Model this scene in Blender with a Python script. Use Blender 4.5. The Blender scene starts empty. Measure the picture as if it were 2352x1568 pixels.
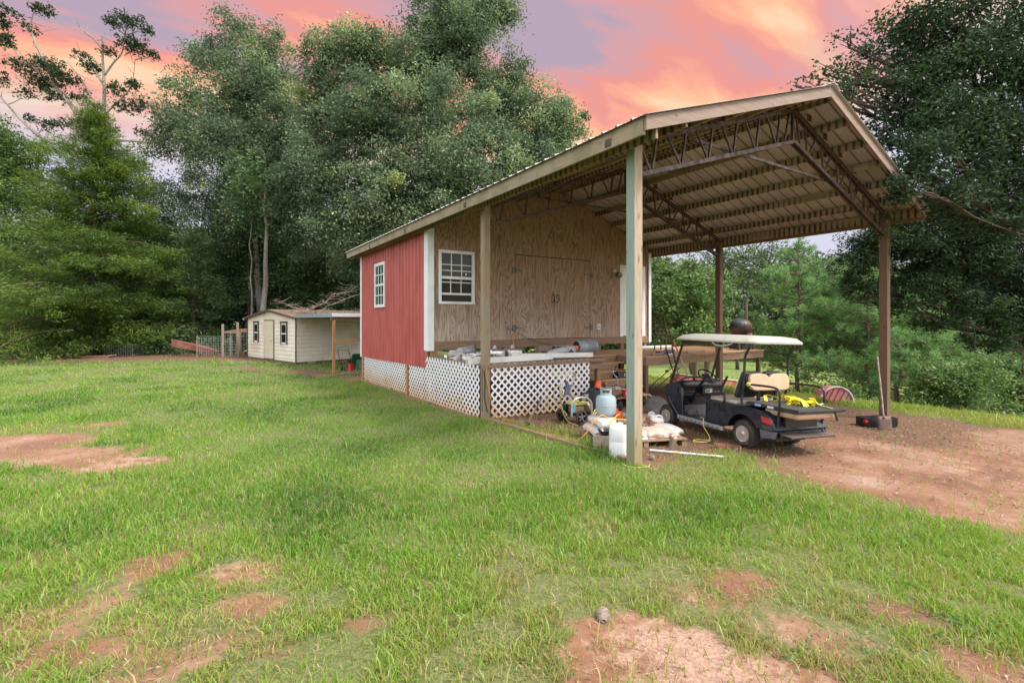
import bpy, bmesh, math, random
import numpy as np
from mathutils import Vector, Matrix
SC = bpy.context.scene
COL = SC.collection
PI = math.pi
random.seed(7)
RNG = np.random.default_rng(11)

# ------------------------------------------------------------------ camera
YAW = math.radians(32.5)
FX, FY = math.sin(YAW), math.cos(YAW)          # forward direction in plan
def plan(lat, d):
    """ground-plan point d metres ahead of the viewpoint and lat metres to its right"""
    return (d * FX + lat * FY, d * FY - lat * FX)
cam_d = bpy.data.cameras.new('camera')
cam = bpy.data.objects.new('camera', cam_d); COL.objects.link(cam)
cam.location = (0, 0, 2.1)
cam.rotation_euler = (PI / 2, 0, -YAW)
cam_d.sensor_width = 36.0
cam_d.lens = 1117 / 2352 * 36
cam_d.shift_y = -51 / 2352
cam_d.clip_end = 2000
SC.camera = cam
# ------------------------------------------------------------------ world, sun, exposure
SUN_EL, SUN_AZ = math.radians(52), math.radians(-28)     # azimuth measured from +Y towards +X, sun stands behind the viewer's left shoulder
sun_dir = Vector((math.sin(SUN_AZ + PI) * math.cos(SUN_EL), math.cos(SUN_AZ + PI) * math.cos(SUN_EL), math.sin(SUN_EL)))
W = bpy.data.worlds.new('World'); SC.world = W; W.use_nodes = True
nt = W.node_tree; nt.nodes.clear()
def N(t, **k):
    n = nt.nodes.new(t)
    for a, b in k.items():
        if a.startswith('i_'): n.inputs[int(a[2:]) if a[2:].isdigit() else a[2:]].default_value = b
        else: setattr(n, a, b)
    return n
def Lk(a, b): nt.links.new(a, b)
out = N('ShaderNodeOutputWorld'); bg = N('ShaderNodeBackground'); bg.inputs[1].default_value = 0.14
sky = N('ShaderNodeTexSky'); sky.sky_type = 'NISHITA'; sky.sun_disc = False
sky.sun_elevation = SUN_EL; sky.sun_rotation = math.atan2(sun_dir.x, sun_dir.y)
sky.air_density = 1.0; sky.dust_density = 3.0; sky.ozone_density = 1.0
tc = N('ShaderNodeTexCoord'); sep = N('ShaderNodeSeparateXYZ'); Lk(tc.outputs['Generated'], sep.inputs[0])
def M2(op, a, b=None, clamp=False):
    n = nt.nodes.new('ShaderNodeMath'); n.operation = op; n.use_clamp = clamp
    for i, v in enumerate((a, b)):
        if v is None: continue
        if isinstance(v, (int, float)): n.inputs[i].default_value = v
        else: Lk(v, n.inputs[i])
    return n.outputs[0]
zc = M2('ADD', M2('MAXIMUM', sep.outputs[2], 0.0), 0.16)
pxn = M2('DIVIDE', sep.outputs[0], zc); pyn = M2('DIVIDE', sep.outputs[1], zc)
comb = N('ShaderNodeCombineXYZ'); Lk(pxn, comb.inputs[0]); Lk(pyn, comb.inputs[1])
# cloud layer seen in perspective: streaks run across the view
mp = N('ShaderNodeMapping'); mp.inputs['Rotation'].default_value = (0, 0, math.radians(40)); mp.inputs['Scale'].default_value = (0.40, 1.25, 1.0)
mp.inputs['Location'].default_value = (6.1, 6.6, 2.0)
Lk(comb.outputs[0], mp.inputs[0])
n1 = N('ShaderNodeTexNoise'); n1.inputs['Scale'].default_value = 1.15; n1.inputs['Detail'].default_value = 7; n1.inputs['Roughness'].default_value = 0.52; n1.inputs['Distortion'].default_value = 0.5
Lk(mp.outputs[0], n1.inputs[0])
n2 = N('ShaderNodeTexNoise'); n2.inputs['Scale'].default_value = 0.75; n2.inputs['Detail'].default_value = 3
mp2 = N('ShaderNodeMapping'); mp2.inputs['Scale'].default_value = (0.7, 1.0, 1.0); mp2.inputs['Location'].default_value = (8.1, 2.0, 5.0); Lk(comb.outputs[0], mp2.inputs[0]); Lk(mp2.outputs[0], n2.inputs[0])
rp = N('ShaderNodeValToRGB')
cr = rp.color_ramp; cr.interpolation = 'EASE'
stops = [(0.24, (0.48, 0.38, 0.48)), (0.36, (0.70, 0.37, 0.40)), (0.48, (0.86, 0.34, 0.30)), (0.56, (0.97, 0.42, 0.30)), (0.64, (1.0, 0.54, 0.33)), (0.75, (1.0, 0.68, 0.45))]
while len(cr.elements) < len(stops): cr.elements.new(0.5)
for e, (p, c) in zip(cr.elements, stops): e.position = p; e.color = (*c, 1)
rgt = N('ShaderNodeVectorMath', operation='DOT_PRODUCT'); Lk(tc.outputs['Generated'], rgt.inputs[0]); rgt.inputs[1].default_value = (FY, -FX, 0)
n3 = N('ShaderNodeTexNoise'); n3.inputs['Scale'].default_value = 3.9; n3.inputs['Detail'].default_value = 6; n3.inputs['Distortion'].default_value = 0.4; Lk(mp.outputs[0], n3.inputs[0])
glow = N('ShaderNodeMapRange'); glow.inputs[1].default_value = 0.30; glow.inputs[2].default_value = 0.58; glow.inputs[3].default_value = 0.17; glow.inputs[4].default_value = -0.05; Lk(sep.outputs[2], glow.inputs[0])
Lk(M2('ADD', M2('ADD', M2('ADD', M2('MULTIPLY', M2('SUBTRACT', n1.outputs[0], 0.5), 1.55), 0.5), M2('MULTIPLY', M2('SUBTRACT', n3.outputs[0], 0.5), 1.05)), M2('SUBTRACT', glow.outputs[0], M2('MULTIPLY', M2('MAXIMUM', M2('SUBTRACT', M2('MULTIPLY', rgt.outputs['Value'], -1.0), 0.30), 0.0), 0.55))), rp.inputs[0])
# pale blue holes
mixb = N('ShaderNodeMix', data_type='RGBA'); mixb.inputs['B'].default_value = (0.50, 0.55, 0.72, 1)
hole = N('ShaderNodeMapRange'); hole.inputs[1].default_value = 0.52; hole.inputs[2].default_value = 0.68; hole.interpolation_type = 'SMOOTHSTEP'
Lk(n2.outputs[0], hole.inputs[0]); Lk(M2('MULTIPLY', hole.outputs[0], 0.55), mixb.inputs['Factor']); Lk(rp.outputs[0], mixb.inputs['A'])
# pale band low above the horizon
low = N('ShaderNodeMapRange'); low.inputs[1].default_value = 0.22; low.inputs[2].default_value = 0.36; low.interpolation_type = 'SMOOTHSTEP'
lowv = M2('ADD', sep.outputs[2], M2('MULTIPLY', M2('SUBTRACT', n2.outputs[0], 0.5), 0.12))
lowv = M2('ADD', lowv, M2('MULTIPLY', M2('MAXIMUM', M2('ADD', rgt.outputs['Value'], 0.42), 0.0), 0.10)); farr = N('ShaderNodeMapRange'); farr.inputs[1].default_value = 0.42; farr.inputs[2].default_value = 0.62; farr.interpolation_type = 'SMOOTHSTEP'; Lk(rgt.outputs['Value'], farr.inputs[0]); lowv = M2('SUBTRACT', lowv, M2('MULTIPLY', farr.outputs[0], 0.18))
Lk(lowv, low.inputs[0])
mixl = N('ShaderNodeMix', data_type='RGBA'); mixl.inputs['A'].default_value = (0.70, 0.70, 0.86, 1); Lk(low.outputs[0], mixl.inputs['Factor']); Lk(mixb.outputs['Result'], mixl.inputs['B'])
SKYGAIN = 2.75
scl = N('ShaderNodeVectorMath', operation='SCALE'); scl.inputs['Scale'].default_value = SKYGAIN; Lk(mixl.outputs['Result'], scl.inputs[0])
# sunset clouds fill the half of the sky ahead; the rest of the dome is plain daylight sky
dotv = N('ShaderNodeVectorMath', operation='DOT_PRODUCT'); Lk(tc.outputs['Generated'], dotv.inputs[0]); dotv.inputs[1].default_value = (FX, FY, -0.25)
sec = N('ShaderNodeMapRange'); sec.inputs[1].default_value = 0.15; sec.inputs[2].default_value = 0.50; sec.interpolation_type = 'SMOOTHSTEP'; Lk(dotv.outputs['Value'], sec.inputs[0])
grey = N('ShaderNodeMix', data_type='RGBA'); grey.inputs['Factor'].default_value = 0.6; grey.inputs['B'].default_value = (7.6, 7.4, 7.2, 1); Lk(sky.outputs[0], grey.inputs['A'])
mixw = N('ShaderNodeMix', data_type='RGBA'); Lk(sec.outputs[0], mixw.inputs['Factor']); Lk(grey.outputs['Result'], mixw.inputs['A']); Lk(scl.outputs[0], mixw.inputs['B'])
Lk(mixw.outputs['Result'], bg.inputs[0]); Lk(bg.outputs[0], out.inputs[0])
sun_d = bpy.data.lights.new('sun', 'SUN'); sun_d.energy = 1.5; sun_d.angle = math.radians(15); sun_d.color = (1.0, 0.965, 0.92)
sun = bpy.data.objects.new('sun', sun_d); COL.objects.link(sun); sun.rotation_euler = sun_dir.to_track_quat('Z', 'Y').to_euler(); sun.location = (0, -10, 30)
vs = SC.view_settings; SC.display_settings.display_device = 'sRGB'
vs.view_transform = 'Standard'; vs.look = 'None'; vs.exposure = 1.42; vs.gamma = 1.0; vs.use_curve_mapping = False
SC.render.engine = 'CYCLES'
cy = SC.cycles; cy.max_bounces = 5; cy.diffuse_bounces = 3; cy.glossy_bounces = 3; cy.transmission_bounces = 4; cy.transparent_max_bounces = 8
cy.use_denoising = True; cy.caustics_reflective = False; cy.caustics_refractive = False; cy.sample_clamp_indirect = 6.0

# ------------------------------------------------------------------ materials
MATS = {}
class NT:
    """small helper round a material node tree"""
    def __init__(s, name):
        m = bpy.data.materials.new(name); m.use_nodes = True; s.m = m; s.t = m.node_tree; s.t.nodes.clear()
        s.out = s.n('ShaderNodeOutputMaterial'); s.p = s.n('ShaderNodeBsdfPrincipled'); s.l(s.p.outputs[0], s.out.inputs[0]); s.tc = s.n('ShaderNodeTexCoord')
    def n(s, t, **k):
        n = s.t.nodes.new(t)
        for a, b in k.items(): setattr(n, a, b)
        return n
    def l(s, a, b): s.t.links.new(a, b)
    def mapping(s, scale=(1, 1, 1), loc=(0, 0, 0), src='Object', rot=(0, 0, 0)):
        mp = s.n('ShaderNodeMapping'); mp.inputs['Scale'].default_value = scale; mp.inputs['Location'].default_value = loc; mp.inputs['Rotation'].default_value = rot
        s.l(s.tc.outputs[src], mp.inputs[0]); return mp.outputs[0]
    def noise(s, vec, scale=5, detail=4, rough=0.55, dist=0.0):
        n = s.n('ShaderNodeTexNoise'); n.inputs['Scale'].default_value = scale; n.inputs['Detail'].default_value = detail; n.inputs['Roughness'].default_value = rough; n.inputs['Distortion'].default_value = dist
        if vec is not None: s.l(vec, n.inputs[0])
        return n.outputs[0]
    def ramp(s, fac, stops):
        r = s.n('ShaderNodeValToRGB'); c = r.color_ramp
        while len(c.elements) < len(stops): c.elements.new(0.5)
        for e, (p, col) in zip(c.elements, stops): e.position = p; e.color = (*col, 1)
        s.l(fac, r.inputs[0]); return r.outputs[0]
    def math(s, op, a, b=None, clamp=False):
        n = s.n('ShaderNodeMath', operation=op, use_clamp=clamp)
        for i, v in enumerate((a, b)):
            if v is None: continue
            if isinstance(v, (int, float)): n.inputs[i].default_value = v
            else: s.l(v, n.inputs[i])
        return n.outputs[0]
    def rng(s, v, a, b, c=0.0, d=1.0, smooth=True):
        n = s.n('ShaderNodeMapRange'); n.inputs[1].default_value = a; n.inputs[2].default_value = b; n.inputs[3].default_value = c; n.inputs[4].default_value = d
        if smooth: n.interpolation_type = 'SMOOTHSTEP'
        s.l(v, n.inputs[0]); return n.outputs[0]
    def mix(s, f, a, b, mode='MIX'):
        n = s.n('ShaderNodeMix', data_type='RGBA'); n.blend_type = mode
        for key, v in (('Factor', f), ('A', a), ('B', b)):
            i = n.inputs[key] if key == 'Factor' else [q for q in n.inputs if q.name == key and q.type == 'RGBA'][0]
            if isinstance(v, (int, float)): i.default_value = v
            elif isinstance(v, tuple): i.default_value = (*v, 1)
            else: s.l(v, i)
        return n.outputs['Result'] if n.outputs['Result'].type == 'RGBA' else n.outputs[2]
    def bump(s, h, strength=0.3, dist=0.01):
        b = s.n('ShaderNodeBump'); b.inputs['Strength'].default_value = strength; b.inputs['Distance'].default_value = dist; s.l(h, b.inputs['Height']); s.l(b.outputs[0], s.p.inputs['Normal'])
    def set(s, col=None, rough=None, metal=None, **k):
        if col is not None:
            if isinstance(col, tuple): s.p.inputs['Base Color'].default_value = (*col, 1)
            else: s.l(col, s.p.inputs['Base Color'])
        if rough is not None:
            if isinstance(rough, (int, float)): s.p.inputs['Roughness'].default_value = rough
            else: s.l(rough, s.p.inputs['Roughness'])
        if metal is not None: s.p.inputs['Metallic'].default_value = metal
        for a, b in k.items(): s.p.inputs[a.replace('_', ' ')].default_value = b
        return s.m
def srgb(r, g, b):
    f = lambda c: (c / 255 / 12.92) if c / 255 <= 0.04045 else ((c / 255 + 0.055) / 1.055) ** 2.4
    return (f(r), f(g), f(b))
def dull(name, c1, c2=None, scale=6.0, rough=0.6, metal=0.0, bump=0.15, dirt=None, dirt_amt=0.5, stretch=(1, 1, 1), rvar=0.15):
    """worn plain surface: two shades blended by noise, optional dirt colour in blotches"""
    if name in MATS: return MATS[name]
    s = NT(name); c2 = c2 or tuple(x * 0.72 for x in c1)
    v = s.mapping(stretch)
    f = s.noise(v, scale, 5, 0.6); col = s.mix(s.rng(f, 0.36, 0.66), c1, c2)
    if dirt:
        g = s.noise(v, scale * 0.45, 6, 0.68, 0.4); col = s.mix(s.math('MULTIPLY', s.rng(g, 0.50, 0.66), dirt_amt), col, dirt)
    h = s.noise(v, scale * 5, 3)
    s.bump(h, bump, 0.006)
    MATS[name] = s.set(col, s.rng(f, 0.3, 0.7, max(0.03, rough - rvar), min(1, rough + rvar)), metal)
    return MATS[name]
def wood(name, c1, c2, axis='Z', dark=None, grain=1.0, stain=None, stain_amt=0.5, knots=True, rough=0.8, offs=0.0, ring=9.0):
    """sawn timber: grain and growth rings drawn out along one axis, knots, weather stains"""
    if name in MATS: return MATS[name]
    s = NT(name); k = {'X': 0, 'Y': 1, 'Z': 2}[axis]
    sc = [1.0, 1.0, 1.0]; sc[k] = 0.055
    v = s.mapping(tuple(sc), (offs, offs * 1.7, offs * 0.3))
    a = s.noise(v, 9 * grain, 3, 0.5, 0.25)
    ringv = s.math('SINE', s.math('MULTIPLY', a, ring * 6.28))
    fine = s.noise(v, 90 * grain, 3, 0.6)
    f = s.math('ADD', s.math('MULTIPLY', s.rng(ringv, -1, 1), 0.26), s.math('MULTIPLY', fine, 0.62))
    col = s.mix(s.rng(f, 0.05, 1.0), c1, c2)
    big = s.noise(s.mapping((1, 1, 1), (offs, 3, 1)), 2.2, 5, 0.65)
    if stain: col = s.mix(s.math('MULTIPLY', s.rng(big, 0.45, 0.62), stain_amt), col, stain)
    if dark:
        w = s.noise(v, 26 * grain, 4, 0.6); col = s.mix(s.math('MULTIPLY', s.rng(w, 0.60, 0.72), 0.75), col, dark)
    if knots:
        ks = [2.2, 2.2, 2.2]; ks[k] = 1.0
        vo = s.n('ShaderNodeTexVoronoi'); vo.inputs['Scale'].default_value = 2.0; s.l(s.mapping(tuple(ks), (offs * 2 + 0.3, 0.1, 0.7)), vo.inputs[0])
        kn = s.rng(vo.outputs['Distance'], 0.05, 0.11, 1.0, 0.0); col = s.mix(s.math('MULTIPLY', kn, 0.75), col, tuple(x * 0.28 for x in c1))
    s.bump(f, 0.25, 0.004)
    MATS[name] = s.set(col, rough); return MATS[name]

# ------------------------------------------------------------------ mesh building
class MB:
    """collects simple shapes and links them as ONE mesh object"""
    def __init__(s): s.v = []; s.f = []
    def add(s, vs, fs):
        o = len(s.v); s.v += [tuple(p) for p in vs]; s.f += [tuple(o + i for i in q) for q in fs]; return s
    def box(s, c, d, R=None, taper=1.0):
        x, y, z = d[0] / 2, d[1] / 2, d[2] / 2; t = taper
        vs = [(-x, -y, -z), (x, -y, -z), (x, y, -z), (-x, y, -z), (-x * t, -y * t, z), (x * t, -y * t, z), (x * t, y * t, z), (-x * t, y * t, z)]
        if R is not None: vs = [R @ Vector(p) for p in vs]
        vs = [(p[0] + c[0], p[1] + c[1], p[2] + c[2]) for p in vs]
        return s.add(vs, [(0, 3, 2, 1), (4, 5, 6, 7), (0, 1, 5, 4), (1, 2, 6, 5), (2, 3, 7, 6), (3, 0, 4, 7)])
    def span(s, a, b):
        """box from its low corner to its high corner"""
        return s.box([(p + q) / 2 for p, q in zip(a, b)], [abs(q - p) for p, q in zip(a, b)])
    def bar(s, a, b, w, h=None, up=(0, 0, 1)):
        """square-section bar from a to b, w across and h along up"""
        h = h or w; a, b = Vector(a), Vector(b); d = (b - a); L = d.length; d.normalize(); u = Vector(up)
        x = d.cross(u)
        if x.length < 1e-4: x = d.cross(Vector((1, 0, 0)))
        x.normalize(); u = x.cross(d)
        R = Matrix((x, d, u)).transposed()
        return s.box((a + b) / 2, (w, L, h), R)
    def tube(s, pts, r, n=8, cap=True, closed=False):
        pts = [Vector(p) for p in pts]; m = len(pts); rs = r if isinstance(r, (list, tuple)) else [r] * m
        vs = []; up = None
        for i, p in enumerate(pts):
            if closed: t = pts[(i + 1) % m] - pts[i - 1]
            else: t = pts[min(i + 1, m - 1)] - pts[max(i - 1, 0)]
            if t.length < 1e-9: t = Vector((0, 0, 1))
            t.normalize()
            if up is None:
                up = t.cross(Vector((0, 0, 1)))
                if up.length < 1e-3: up = t.cross(Vector((1, 0, 0)))
            up = (up - t * up.dot(t)); up.normalize(); w = t.cross(up)
            for k in range(n):
                a = 2 * PI * k / n; vs.append(p + (up * math.cos(a) + w * math.sin(a)) * rs[i])
        fs = []
        for i in range(m if closed else m - 1):
            j = (i + 1) % m
            for k in range(n): fs.append((i * n + k, i * n + (k + 1) % n, j * n + (k + 1) % n, j * n + k))
        if cap and not closed: fs += [tuple(range(n - 1, -1, -1)), tuple((m - 1) * n + k for k in range(n))]
        return s.add(vs, fs)
    def lathe(s, prof, n=24, c=(0, 0, 0), R=None):
        """surface of revolution about local z; prof = [(radius, z), ...]"""
        vs = []; fs = []; m = len(prof)
        for (r, z) in prof:
            for k in range(n):
                a = 2 * PI * k / n; vs.append(Vector((r * math.cos(a), r * math.sin(a), z)))
        for i in range(m - 1):
            for k in range(n): fs.append((i * n + k, i * n + (k + 1) % n, (i + 1) * n + (k + 1) % n, (i + 1) * n + k))
        if prof[0][0] > 1e-6: fs.append(tuple(range(n - 1, -1, -1)))
        if prof[-1][0] > 1e-6: fs.append(tuple((m - 1) * n + k for k in range(n)))
        if R is not None: vs = [R @ p for p in vs]
        return s.add([p + Vector(c) for p in vs], fs)
    def prism(s, poly, off):
        """polygon of 3D points pushed along off"""
        n = len(poly); o = Vector(off); vs = [Vector(p) for p in poly] + [Vector(p) + o for p in poly]
        return s.add(vs, [tuple(range(n - 1, -1, -1)), tuple(range(n, 2 * n))] + [(i, (i + 1) % n, n + (i + 1) % n, n + i) for i in range(n)])
    def grid(s, rows, closed_u=False, closed_v=False):
        m, n = len(rows), len(rows[0]); vs = [p for r in rows for p in r]; fs = []
        for i in range(m if closed_u else m - 1):
            for j in range(n if closed_v else n - 1):
                fs.append((i * n + j, i * n + (j + 1) % n, ((i + 1) % m) * n + (j + 1) % n, ((i + 1) % m) * n + j))
        return s.add(vs, fs)
    def xform(s, R=None, t=(0, 0, 0)):
        if R is not None: s.v = [tuple(R @ Vector(p)) for p in s.v]
        s.v = [(p[0] + t[0], p[1] + t[1], p[2] + t[2]) for p in s.v]; return s
    def build(s, name, m, parent=None, smooth=False, bevel=0.0, seg=1, sub=0, world=True, fix=True):
        me = bpy.data.meshes.new(name)
        vs = s.v
        if parent is not None and world:
            base = Vector((0, 0, 0)); q = parent
            while q is not None: base = base + q.location; q = q.parent
            vs = [(p[0] - base[0], p[1] - base[1], p[2] - base[2]) for p in vs]
        me.from_pydata(vs, [], s.f)
        if fix:
            bm = bmesh.new(); bm.from_mesh(me); bmesh.ops.recalc_face_normals(bm, faces=bm.faces); bm.to_mesh(me); bm.free()
        me.materials.append(m)
        o = bpy.data.objects.new(name, me); COL.objects.link(o)
        if parent is not None: o.parent = parent
        if smooth:
            me.polygons.foreach_set('use_smooth', [True] * len(me.polygons))
            if smooth != 'all':
                try: me.set_sharp_from_angle(angle=math.radians(38))
                except Exception: pass
        if bevel > 0:
            b = o.modifiers.new('bevel', 'BEVEL'); b.width = bevel; b.segments = seg; b.limit_method = 'ANGLE'; b.angle_limit = math.radians(40)
        if sub:
            u = o.modifiers.new('subdivision', 'SUBSURF'); u.levels = sub; u.render_levels = sub
        me.update(); return o
def tag(o, label=None, cat=None, group=None, kind=None):
    if label: o['label'] = label
    if cat: o['category'] = cat
    if group: o['group'] = group
    if kind: o['kind'] = kind
    return o
def thing(name, label, cat, loc=(0, 0, 0), rotz=0.0, group=None):
    o = bpy.data.objects.new(name, None); COL.objects.link(o); o.location = loc; o.rotation_euler = (0, 0, rotz); o.empty_display_size = 0.2
    return tag(o, label, cat, group)
def Rz(a): return Matrix.Rotation(a, 3, 'Z')
def Rx(a): return Matrix.Rotation(a, 3, 'X')
def Ry(a): return Matrix.Rotation(a, 3, 'Y')
def curve_pts(ctrl, k=6):
    """Catmull-Rom through control points"""
    P = [Vector(p) for p in ctrl]; P = [P[0] * 2 - P[1]] + P + [P[-1] * 2 - P[-2]]; o = []
    for i in range(1, len(P) - 2):
        for j in range(k):
            t = j / k; a, b, c, d = P[i - 1], P[i], P[i + 1], P[i + 2]
            o.append(0.5 * ((2 * b) + (c - a) * t + (2 * a - 5 * b + 4 * c - d) * t * t + (3 * b - a - 3 * c + d) * t ** 3))
    o.append(P[-2]); return o
def npmesh(name, verts, quads, m, parent=None, tint=None, attr='tint'):
    """fast mesh of quads from numpy arrays, with an optional per-face number"""
    me = bpy.data.meshes.new(name); nv, nf = len(verts), len(quads); k = quads.shape[1]
    me.vertices.add(nv); me.vertices.foreach_set('co', np.ascontiguousarray(verts, dtype=np.float32).ravel())
    me.loops.add(nf * k); me.loops.foreach_set('vertex_index', np.ascontiguousarray(quads, dtype=np.int32).ravel())
    me.polygons.add(nf); me.polygons.foreach_set('loop_start', np.arange(0, nf * k, k, dtype=np.int32))
    if tint is not None:
        a = me.attributes.new(attr, 'FLOAT', 'FACE'); a.data.foreach_set('value', np.ascontiguousarray(tint, dtype=np.float32))
    me.update(calc_edges=True); me.materials.append(m)
    o = bpy.data.objects.new(name, me); COL.objects.link(o)
    if parent is not None: o.parent = parent
    return o
def vnoise(x, y, seed=0, f=1.0):
    """smooth value noise on a lattice"""
    r = np.random.default_rng(seed).random((64, 64)); x = np.asarray(x) * f + 1000; y = np.asarray(y) * f + 1000
    i, j = np.floor(x).astype(int), np.floor(y).astype(int); u, v = x - i, y - j; u = u * u * (3 - 2 * u); v = v * v * (3 - 2 * v)
    g = lambda a, b: r[a % 64, b % 64]
    return (g(i, j) * (1 - u) + g(i + 1, j) * u) * (1 - v) + (g(i, j + 1) * (1 - u) + g(i + 1, j + 1) * u) * v
def fbm(x, y, seed=0, f=1.0, o=4): return sum(vnoise(x, y, seed + 7 * k, f * 2 ** k) * 0.5 ** k for k in range(o)) / sum(0.5 ** k for k in range(o))

# ------------------------------------------------------------------ ground
def gz(X, Y):
    X = np.asarray(X, float); Y = np.asarray(Y, float)
    z = -0.015 * np.clip(Y - 5, 0, 15)
    z = z - 0.032 * np.clip(X - 5.2, 0, 10.5)
    z = z - 0.14 * np.clip(X - 16.3, 0, 12)
    return z
def g(x, y): return float(gz(x, y))
def sstep(a, b, x): t = np.clip((x - a) / (b - a), 0, 1); return t * t * (3 - 2 * t)
PATCH = [(-1.74, 10.36, 1.5, 0.75, -0.58, 1.25), (-2.9, 11.9, 1.9, 1.0, -0.6, 1.15), (-1.0, 9.35, 0.9, 0.55, -0.5, 1.1), (-1.74, 13.3, 0.5, 0.35, -0.5, 0.8),
         (2.5, 1.97, 0.62, 0.36, -0.75, 1.25), (2.2, 2.1, 0.42, 0.25, -0.6, 1.1), (2.85, 1.6, 0.42, 0.26, -0.8, 1.0), (1.9, 2.1, 0.3, 0.2, 0, 0.8),
         (0.25, 4.6, 0.55, 0.33, -0.5, 0.78), (-0.3, 5.15, 0.5, 0.3, -0.4, 0.72), (0.3, 4.05, 0.45, 0.25, -0.5, 0.72), (0.9, 3.4, 0.35, 0.2, -0.5, 0.75),
         (-0.6, 4.1, 0.5, 0.3, -0.4, 0.62), (-0.9, 4.6, 0.6, 0.4, 0, 0.6), (0.35, 3.5, 0.5, 0.25, -0.5, 0.55), (-0.2, 3.6, 0.35, 0.25, 0, 0.6), (-1.3, 5.8, 0.7, 0.4, -0.4, 0.55), (-2.1, 7.2, 0.9, 0.5, -0.5, 0.5),
         (4.15, 1.55, 0.35, 0.25, -0.8, 0.72), (3.6, 2.3, 0.45, 0.25, -0.7, 0.75), (3.45, 1.6, 0.5, 0.3, -0.7, 0.65), (4.0, 0.85, 0.6, 0.3, -0.8, 0.8), (3.2, 2.3, 0.5, 0.3, -0.6, 0.55),
         (1.7, 26.2, 2.4, 0.8, -1.1, 0.7), (4.0, 22.6, 2.6, 1.1, -1.2, 0.85), (5.0, 19.2, 1.1, 0.8, -1.3, 0.95), (22.5, 12.5, 4.0, 1.3, 0.5, 1.1), (25.5, 5.5, 4.0, 1.2, 0.7, 1.0)]
def dirt_mask(x, y):
    n = (fbm(x, y, 3, 1.6, 5) - 0.5) * 0.8 + (fbm(x, y, 9, 6.0, 3) - 0.5) * 0.6
    m = np.zeros_like(x)
    for (cx, cy, rx, ry, a, amp) in PATCH:
        dx, dy = x - cx, y - cy; c, s = math.cos(a), math.sin(a); u = (dx * c + dy * s) / rx; v = (-dx * s + dy * c) / ry
        r = np.sqrt(u * u + v * v) + n * 1.3
        m = np.maximum(m, amp * (1 - sstep(0.30, 1.35, r)))
    e = n * 0.9                                                       # the carport floor and the drive
    shed_floor = sstep(5.25, 5.55, x + e * 0.5) * sstep(4.55, 5.1, y + e) * (1 - sstep(14.9, 15.4, x + e)) * (1 - sstep(11.5, 13.5, y + 2 * e))
    drive = sstep(6.5, 7.25, x + e * 1.1 - 0.09 * (y - 2.4)) * (1 - sstep(4.9, 5.6, y)) * (1 - sstep(14.9, 15.4, x + e))
    under = sstep(5.1, 5.3, x) * sstep(9.0, 9.4, y) * (1 - sstep(13.6, 13.9, x)) * (1 - sstep(19, 19.6, y))
    wood_floor = sstep(26.5, 29.5, y * FY + x * FX + e * 2 - 0.06 * np.clip(x * FY - y * FX, -30, 0)) * (1 - sstep(9, 13, x)) * 0.92
    edge = (1 - sstep(0.05, 0.32, np.abs(x - 5.12) + e * 0.25)) * sstep(8.5, 9.3, y) * (1 - sstep(19, 19.6, y)) * 0.65
    return np.maximum.reduce([m, shed_floor, drive, under, wood_floor, edge])
def litter_mask(x, y):
    """brown leaf litter and shade-loving bareness, as opposed to red clay"""
    n = fbm(x, y, 31, 0.7, 4)
    l = np.zeros_like(x) + 0.25
    l = np.maximum(l, sstep(24.5, 28, y * FY + x * FX) * (1 - sstep(10, 13, x)))
    l = np.maximum(l, (1 - sstep(18.5, 21, np.abs(x - 3) * 1.5 + np.abs(y - 24) * 0.5 + 14)) * 0.7)
    l = np.maximum(l, sstep(8.5, 11.5, x) * sstep(2.2, 4.2, y) * 0.9); l = np.maximum(l, sstep(6.5, 7.5, x) * sstep(2.6, 4.6, y) * 0.55)
    l = np.maximum(l, sstep(5.2, 5.6, x) * sstep(4.4, 5.0, y) * (1 - sstep(7.4, 8.6, x)) * 0.75)
    l = np.where((y < 6) & (x < 6), l + 0.12 * (n - 0.5), l)
    return np.clip(l + (n - 0.5) * 0.9, 0, 1)
def axis_pts(lo, hi, fine_lo, fine_hi, fine, grow=1.35):
    a = list(np.arange(fine_lo, fine_hi + 1e-6, fine)); s = fine; x = fine_hi
    while x < hi: s = min(s * grow, 60); x += s; a.append(x)
    s = fine; x = fine_lo
    while x > lo: s = min(s * grow, 60); x -= s; a.insert(0, x)
    return np.array(a)
gxs = axis_pts(-700, 700, -8, 17.2, 0.11); gys = axis_pts(-300, 900, 0, 21, 0.11)
GX, GY = np.meshgrid(gxs, gys); GZ = gz(GX, GY)
near = np.exp(-((GX - 4) ** 2 + (GY - 6) ** 2) / 500)
GZ = GZ + near * ((fbm(GX, GY, 5, 0.5, 3) - 0.5) * 0.06 + (fbm(GX, GY, 6, 2.5, 3) - 0.5) * 0.035) * np.where((GX > 5) & (GY > 4.5), 0.6, 1.0)
D0 = dirt_mask(GX, GY); L0 = litter_mask(GX, GY)
GZ = GZ - 0.012 * D0 * near
gv = np.stack([GX.ravel(), GY.ravel(), GZ.ravel()], 1); nx_, ny_ = len(gxs), len(gys)
ii, jj = np.meshgrid(np.arange(nx_ - 1), np.arange(ny_ - 1)); a0 = (jj * nx_ + ii).ravel()
gq = np.stack([a0, a0 + 1, a0 + nx_ + 1, a0 + nx_], 1)
s = NT('ground_soil')
at = s.n('ShaderNodeAttribute', attribute_name='dirt'); al = s.n('ShaderNodeAttribute', attribute_name='litter')
ov = s.mapping()
nz = s.noise(ov, 7, 7, 0.65); nf_ = s.noise(ov, 42, 5, 0.7); nb = s.noise(ov, 1.1, 4, 0.6)
dm = s.rng(s.math('ADD', at.outputs['Fac'], s.math('MULTIPLY', s.math('SUBTRACT', nz, 0.5), 1.1)), 0.28, 0.72)
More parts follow.
